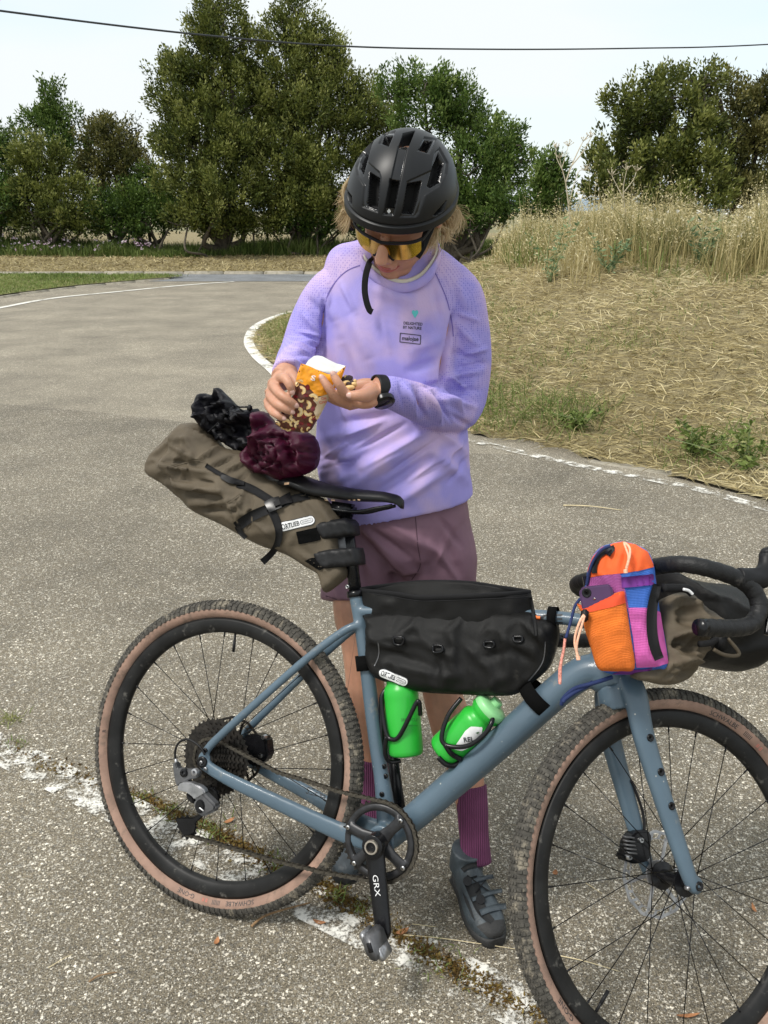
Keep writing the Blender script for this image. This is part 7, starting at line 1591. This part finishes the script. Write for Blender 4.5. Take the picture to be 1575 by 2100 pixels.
V, F_ = orient(np.vstack([Vf, Vb]), F_ + [[k + 9 * nph for k in f][::-1] for f in F_]); obj('lens', V, F_, M_LENS, glasses)
obj('brow_bar', *tube(hdm([gl(p, .0065 - .004 * math.exp(-(p / .2) ** 2), .0012) for p in phs]), [(.0028, .0042)] * nph, 10, up=tuple(HU)), M_BLK, glasses)
obj('nose_pad', *tube(hdm([gl(p, -.0445 + .030 * math.exp(-(p / .17) ** 2), -.002) for p in np.linspace(-.3, .3, 25)]), .0034, 8), M_BLK, glasses)
for s in (-1, 1): obj('temple', *tube(spline(hdm([gl(s * 1.16, .002, .0015), (s * .078, .045, .001), (s * .084, .01, .0), (s * .083, -.03, -.006)]), 6), [(.0022, .0048)] * 19, 10, up=tuple(HU)), M_BLK, glasses)

# ---- watch
watch = thing('wristwatch', 'black sports watch on the wrist of the open hand', 'watch', tuple(h4(1265, 560, 1.70)))
wa = unit(np.array([.88, .42, -.1])); wc0 = h4(1275, 478, 1.722); we1 = unit(np.cross(wa, [0, 0, 1])); we2 = np.cross(wa, we1); ta = np.linspace(0, 2 * np.pi, 48, endpoint=False)
wr = wc0 + np.outer(np.cos(ta), we1) * .0268 + np.outer(np.sin(ta), we2) * .0258; obj('band', *tube(wr, [(.0022, .011)] * 48, 10, up=tuple(wa), closed=True, power=4), M_BLK, watch)
wd = np.array([.05, -.75, -.62]); wd = unit(wd - wa * wd.dot(wa)); wcc = wc0 + wd * .031; wt2 = wa; wu = np.cross(wt2, wd)
V, F_ = lathe([(0, .0075), (.0165, .0075), (.0185, .006), (.0215, .0045), (.022, 0), (.0215, -.005), (0, -.006)], 40, 'z', False); obj('case', wcc + V @ np.stack([wt2, wu, wd], 1).T, F_, M_BLKG, watch, sharp=30)
V, F_ = lathe([(0, .0081), (.0155, .0079), (.0158, .006), (0, .006)], 36, 'z', False); obj('screen', wcc + V @ np.stack([wt2, wu, wd], 1).T, F_, material('watch glass', (.012, .008, .02), .08), watch)
V, F_ = boxm(wc0 + unit(-we1 * .8 + [0, 0, .5]) * .0305, (.012, .003, .01)); obj('keeper', *bevelled(V, F_, .001, 1), M_GREYM, watch)

# ---- snack packet
M_PKO = material('orange packet film', (0.85, 0.33, 0.012), .32, var=.06, vscale=20); M_PKB = material('brown packet print', (0.11, 0.028, 0.014), .35, var=.5, vscale=120); M_PKW = material('white packet lining', (0.72, .72, .70), .4, bump=.3, bscale=60); M_PKC = material('cream packet print', (.62, .48, .32), .35, var=.2)
pY = lambda x, y: 1.672 + .00003 * (x - 500) - .00001 * (y - 560)
def pk3(P, t):
    R_ = []
    for (x, y), tt in zip(P, t):
        d = ray(520 + x / 4.922, 700 + y / 4.922); q = EYE + d * (pY(x, y) / d[1]); R_.append(q - np.array([0, .94, -.34]) * tt)
    return np.array(R_)
pkt = [(480, 222), (560, 250), (650, 292), (750, 332), (830, 328), (935, 246), (890, 370), (840, 450), (745, 600), (700, 690), (640, 800), (590, 885), (545, 918), (440, 915), (330, 900), (210, 836), (265, 740), (400, 540), (430, 400), (450, 310)]
_pkc = crumple(91, 1.0, .008)
V, F_ = orient(*inflate(np.array(pkt, float), 14, .011, .014, 110, pk3, lambda P: .0022 * fbm(np.c_[P, P[:, 0] * 0], .012, 4), .5, .06))
packet = at_base('snack_packet', 'open orange snack packet printed with cashews and cranberries', 'packet', V)
child_mesh('pouch_film', (V, F_), M_PKB, packet); T_PKT = bvh(V, F_)
p4 = lambda pts: [(520 + x / 4.922, 700 + y / 4.922) for x, y in pts]
patch_on(T_PKT, p4([(482, 226), (560, 254), (650, 296), (750, 336), (832, 332), (928, 254), (886, 370), (835, 450), (780, 520), (690, 548), (635, 556), (600, 510), (560, 470), (510, 440), (440, 410), (432, 400), (452, 312)]), 3, .0009, 'print_panel', M_PKO, packet)
patch_on(T_PKT, p4([(600, 590), (690, 550), (780, 522), (745, 598), (700, 688), (640, 795), (600, 700), (640, 640)]), 3, .0009, 'print_panel', M_PKC, packet)
Vl = [(515, 232), (545, 175), (600, 126), (640, 122), (690, 132), (760, 175), (830, 212), (935, 244), (850, 305), (750, 322), (650, 285), (560, 246)]
lin = np.array(Vl, float); P, Tr, dd = fill2d(lin, 14)
V3 = pk3(P, -.004 - .02 * np.clip((300 - P[:, 1]) / 180, 0, 1)); child_mesh('lining', orient(np.vstack([V3, V3 + [0, .0012, .0005]]), [list(t) for t in Tr] + [[i + len(P) for i in t][::-1] for t in Tr]), M_PKW, packet)
M_CASH = material('cashew print', (.80, .53, .22), .35, var=.15, vscale=200); M_CASH2 = material('cashew light print', (.86, .68, .38), .35, var=.1); M_RAIS = material('cranberry print', (.20, .015, .02), .25, var=.5, vscale=250)
def cres(cx, cy, r, a0, sweep=3.3, th2=.72):
    t = np.linspace(a0, a0 + sweep, 12); tw = np.sin(np.linspace(.35, math.pi - .35, 12)) * .35 + .75
    o = np.stack([cx + r * (1 + th2 * tw / 2) * np.cos(t), cy + r * (1 + th2 * tw / 2) * np.sin(t)], 1); i = np.stack([cx + r * (1 - th2 * tw * .8) * np.cos(t), cy + r * (1 - th2 * tw * .8) * np.sin(t)], 1)[::-1]
    return np.vstack([o, i])
for cx, cy, r, a0 in [(470, 430, 34, 2.4), (480, 495, 34, -1.9), (600, 575, 38, -2.6), (480, 585, 24, 0), (535, 640, 36, -1.6), (450, 710, 38, -1.5), (550, 710, 34, .3), (400, 770, 28, 1.0), (330, 820, 30, 3.2), (430, 795, 24, 0), (240, 835, 22, 3.6), (350, 880, 22, 0), (440, 850, 22, 2), (390, 830, 22, 1.4), (640, 740, 34, -.5), (500, 890, 20, 1), (555, 885, 18, 2.2), (590, 790, 26, 1.5), (300, 870, 16, .5)]:
    q = cres(cx, cy, r, a0); child_mesh('printed_nut', on_surface(T_PKT, q / 4.922 + [520, 700], [list(range(12)) + list(range(12, 24))], (0, 0), (1, 0), (0, 1), .0013), M_CASH, packet, smooth=False)
    q = cres(cx - 2, cy - 3, r * .98, a0 + .5, 2.1, .34); child_mesh('printed_nut', on_surface(T_PKT, q / 4.922 + [520, 700], [list(range(12)) + list(range(12, 24))], (0, 0), (1, 0), (0, 1), .0016), M_CASH2, packet, smooth=False)
for cx, cy, rx, ry in [(545, 465, 24, 32), (530, 545, 26, 18), (480, 650, 20, 30), (600, 680, 20, 26), (510, 750, 30, 28), (430, 740, 22, 24), (600, 770, 30, 24), (480, 830, 26, 20), (300, 720, 18, 14), (560, 840, 22, 18), (400, 880, 22, 14), (430, 560, 22, 16)]:
    t = np.linspace(0, 2 * np.pi, 13)[:-1]; q = np.stack([cx + rx * np.cos(t), cy + ry * np.sin(t)], 1) / 4.922 + [520, 700]; child_mesh('printed_berry', on_surface(T_PKT, q, [list(range(12))], (0, 0), (1, 0), (0, 1), .0011), M_RAIS, packet, smooth=False)
child_mesh('lettering', text_on(T_PKT, 'S', (636.5, 779), 9, 14, 10, off=.0018, bold=True), M_WHITE, packet, smooth=False); child_mesh('lettering', text_on(T_PKT, 'al', (672, 792), 11, 20, 8, off=.0018, bold=True), M_WHITE, packet, smooth=False)
for s_, o_ in (('Cas', (658, 820)), ('Cran', (654.5, 828))): child_mesh('lettering', text_on(T_PKT, s_, o_, 15 if s_ == 'Cran' else 11, -12, 5.5, off=.0018, bold=True), M_TRED, packet, smooth=False)
# ---- nuts in the palm
M_NUT = material('pale nut', (.70, .47, .20), .45, var=.15, vscale=90, bump=.3); M_RSN = material('dark raisin', (.035, .012, .012), .4, var=.4, vscale=200, bump=1, bscale=300)
def drop(u, v, Y): return atY(520 + u / 4.922, 0, 1)[0] if False else h4(u, v, Y)
for k, (x, y, Y, kind, sz) in enumerate([(925, 425, 1.688, 0, .0085), (965, 470, 1.678, 0, .0095), (1010, 440, 1.69, 0, .008), (925, 360, 1.705, 0, .006), (1015, 400, 1.70, 0, .006), (965, 372, 1.70, 1, .007), (900, 385, 1.702, 1, .007), (985, 420, 1.69, 1, .0068), (945, 395, 1.694, 1, .0068), (890, 440, 1.685, 1, .006), (960, 435, 1.683, 1, .006), (1000, 480, 1.684, 1, .006)]):
    c = h4(x, y, Y); R_ = rotm(rng.normal(size=3), rng.uniform(0, 3))
    if kind == 0:
        t = np.linspace(-1.2, 1.2, 9); P = np.stack([sz * np.cos(t), sz * np.sin(t), t * 0], 1) - [sz * .7, 0, 0]; V, F_ = tube(c + P @ R_.T, np.sin(np.linspace(.45, math.pi - .4, 9)) * sz * .52 + .0008, 10)
        o = obj('cashew', V, F_, M_NUT); prop(o, 'pale cashew heaped in the open palm', 'nut', 'snack mix in the palm')
    else:
        V, F_ = sphere(c, (sz * 1.15, sz * .8, sz * .75), 12, 9, R_); V += unit(V - c) * (ridge(V, 300, 3)[:, None] * .0009); o = obj('raisin', V, F_, M_RSN); prop(o, 'dark raisin heaped in the open palm', 'raisin', 'dried fruit in the palm')
# ================================================================ small things on the road
M_MOSS = leafmat('moss and litter', [(.05, .03, .008), (.12, .065, .015), (.17, .12, .03), (.26, .2, .07)], .9, .1)
dn = np.array([-dA[1], dA[0]])
P = []; 
for u, v, n_, s_ in [(60, 1555, 60, .03), (110, 1575, 90, .03), (160, 1592, 90, .03), (230, 1620, 70, .02), (300, 1645, 260, .028), (350, 1670, 300, .03), (430, 1708, 320, .035), (475, 1735, 260, .03), (520, 1758, 320, .035), (575, 1785, 280, .03), (640, 1815, 260, .03), (690, 1842, 420, .03), (735, 1872, 380, .03), (770, 1900, 160, .03), (850, 1945, 300, .03), (900, 1972, 260, .03), (950, 2000, 260, .03), (1000, 2030, 320, .035), (1040, 2055, 260, .03)]:
    g = ground(u, v); k = rng.normal(size=(n_, 1)) * s_ * 1.9 * np.r_[dA, 0] + rng.normal(size=(n_, 1)) * s_ * .42 * np.r_[dn, 0]; P.append(g + k + [0, 0, .006])
P = np.concatenate(P); n = len(P); a = rng.uniform(0, 6.28, n); D = unit(np.stack([np.cos(a), np.sin(a), rng.uniform(.05, .9, n)], 1))
prop(tri_mesh('moss', leaves(P, D, .011 * rng.uniform(.5, 1.5, n), .005 * rng.uniform(.5, 1.4, n)), [[0, 1, 2], [0, 2, 3]], .45 + .25 * rng.normal(size=n), M_MOSS), 'brown moss and litter in the joint along the worn line', 'moss', kind='stuff')
lab = ['grass tuft in the road joint under the derailleur', 'grass tuft in the road joint inside the rear wheel', 'grass tuft beside the fallen twig by the rear tyre', 'grass tuft growing beside the hanging pedal', 'grass tuft between pedal and front tyre', 'dry straw-coloured tuft at the road joint end', 'low green tuft beside the dry straw-coloured tuft', 'grass tuft in the joint just behind the rear rim', 'grass tuft under the lower chain run', 'sparse tuft among moss near the front tyre']
for (u, v, n_, ln_, r_, t0), lb in zip([(350, 1672, 46, .028, .017, .55), (435, 1708, 70, .034, .022, .6), (690, 1845, 40, .036, .013, .55), (740, 1872, 30, .028, .013, .6), (885, 1968, 60, .024, .026, .62), (15, 1480, 60, .045, .02, .95), (35, 1530, 40, .022, .02, .7), (292, 1640, 40, .024, .014, .55), (575, 1783, 70, .03, .026, .6), (960, 1998, 24, .02, .02, .7)], lab):
    g = ground(u, v); n = n_; q = g + np.c_[rng.normal(size=(n, 2)) * r_, np.zeros(n)]; a = rng.uniform(0, 6.28, n); D = unit(np.stack([np.cos(a) * .7, np.sin(a) * .7, rng.uniform(.5, 1.4, n)], 1))
    o = tri_mesh('grass_tuft', blades(q, D, ln_ * rng.uniform(.5, 1.5, n), .0028 * rng.uniform(.7, 1.4, n), rng.uniform(.1, .9, n)), BT5, t0 + .15 * rng.normal(size=n), M_GRASS); prop(o, lb, 'grass', 'tufts in the road joint'); o['kind'] = 'stuff'
M_TWIG = material('dry twig', (.26, .16, .08), .85, var=.3, vscale=80); M_STRW = material('straw stem', (.62, .52, .32), .8, var=.15); M_LEAF = material('dry leaf', (.34, .15, .06), .75, var=.35, vscale=90)
def stem(name, pts, r, m, lb, cat): P = spline([ground(u, v) + [0, 0, r + .006 + (.004 if 0 < i < len(pts) - 1 else 0)] for i, (u, v) in enumerate(pts)], 5); prop(obj(name, *tube(P, np.linspace(r, r * .5, len(P)), 6), m), lb, cat)
stem('twig', [(516, 1907), (540, 1890), (580, 1876), (636, 1858)], .0035, M_TWIG, 'brown bent twig lying by the rear tyre', 'twig')
stem('twig', [(183, 2020), (205, 2010), (240, 2000)], .0022, M_TWIG, 'short twig alone on the bare asphalt', 'twig')
stem('straw', [(820, 1922), (900, 1932), (1000, 1946), (1060, 1952)], .0012, M_STRW, 'long straw stem running from pedal to front tyre', 'straw')
stem('straw', [(1145, 1965), (1200, 1980), (1270, 1998)], .0013, M_STRW, 'pale straw stem seen through the front wheel', 'straw')
stem('straw', [(1200, 1815), (1235, 1838)], .0011, M_STRW, 'short straw seen through the front spokes', 'straw')
stem('straw', [(1155, 1040), (1210, 1043), (1275, 1050)], .004, M_STRW, 'pale curved straw on the road beyond the bags', 'straw')
stem('straw', [(100, 1990), (130, 1975), (150, 1962)], .001, M_STRW, 'thin straw on the asphalt in front of the rear tyre', 'straw')
stem('straw', [(845, 1900), (895, 1906)], .001, M_STRW, 'faint straw scrap near the crank', 'straw')
def dleaf(u, v, L_, w, a, lb, zz=.008):
    c = ground(u, v) + [0, 0, zz]; t = np.linspace(0, 1, 9); hw = np.sin(t * math.pi) ** .8 * w / 2; R_ = rotm([0, 0, 1], a); V = []
    for i in range(9):
        for s, z in ((-1, .35), (0, 0), (1, .35)): V.append([(t[i] - .5) * L_, s * hw[i], z * hw[i] + .006 * (t[i] - .5) ** 2 * 4])
    V = c + np.array(V) @ R_.T; F_ = [[i * 3 + j, (i + 1) * 3 + j, (i + 1) * 3 + j + 1, i * 3 + j + 1] for i in range(8) for j in range(2)]
    prop(obj('dry_leaf', np.vstack([V, V - [0, 0, .0008]]), F_ + [[k + 27 for k in f][::-1] for f in F_], M_LEAF), lb, 'leaf', 'dry leaves on the road')
dleaf(445, 1938, .022, .011, 1.4, 'small brown leaf alone on asphalt before the rear tyre'); dleaf(655, 1898, .032, .01, -.3, 'narrow brown leaf right of the bent twig'); dleaf(825, 1918, .034, .014, .5, 'curled tan leaf beside the crank end'); dleaf(1138, 1797, .02, .012, 1.2, 'small brown leaf seen between front tyre and rim'); dleaf(1545, 1870, .03, .008, 1.5, 'thin brown leaf seen through the front spokes'); dleaf(1410, 2090, .05, .008, .1, 'dry curled leaf under the front hub', .008); dleaf(470, 1690, .035, .013, .7, 'pale leaf in the moss inside the rear wheel')
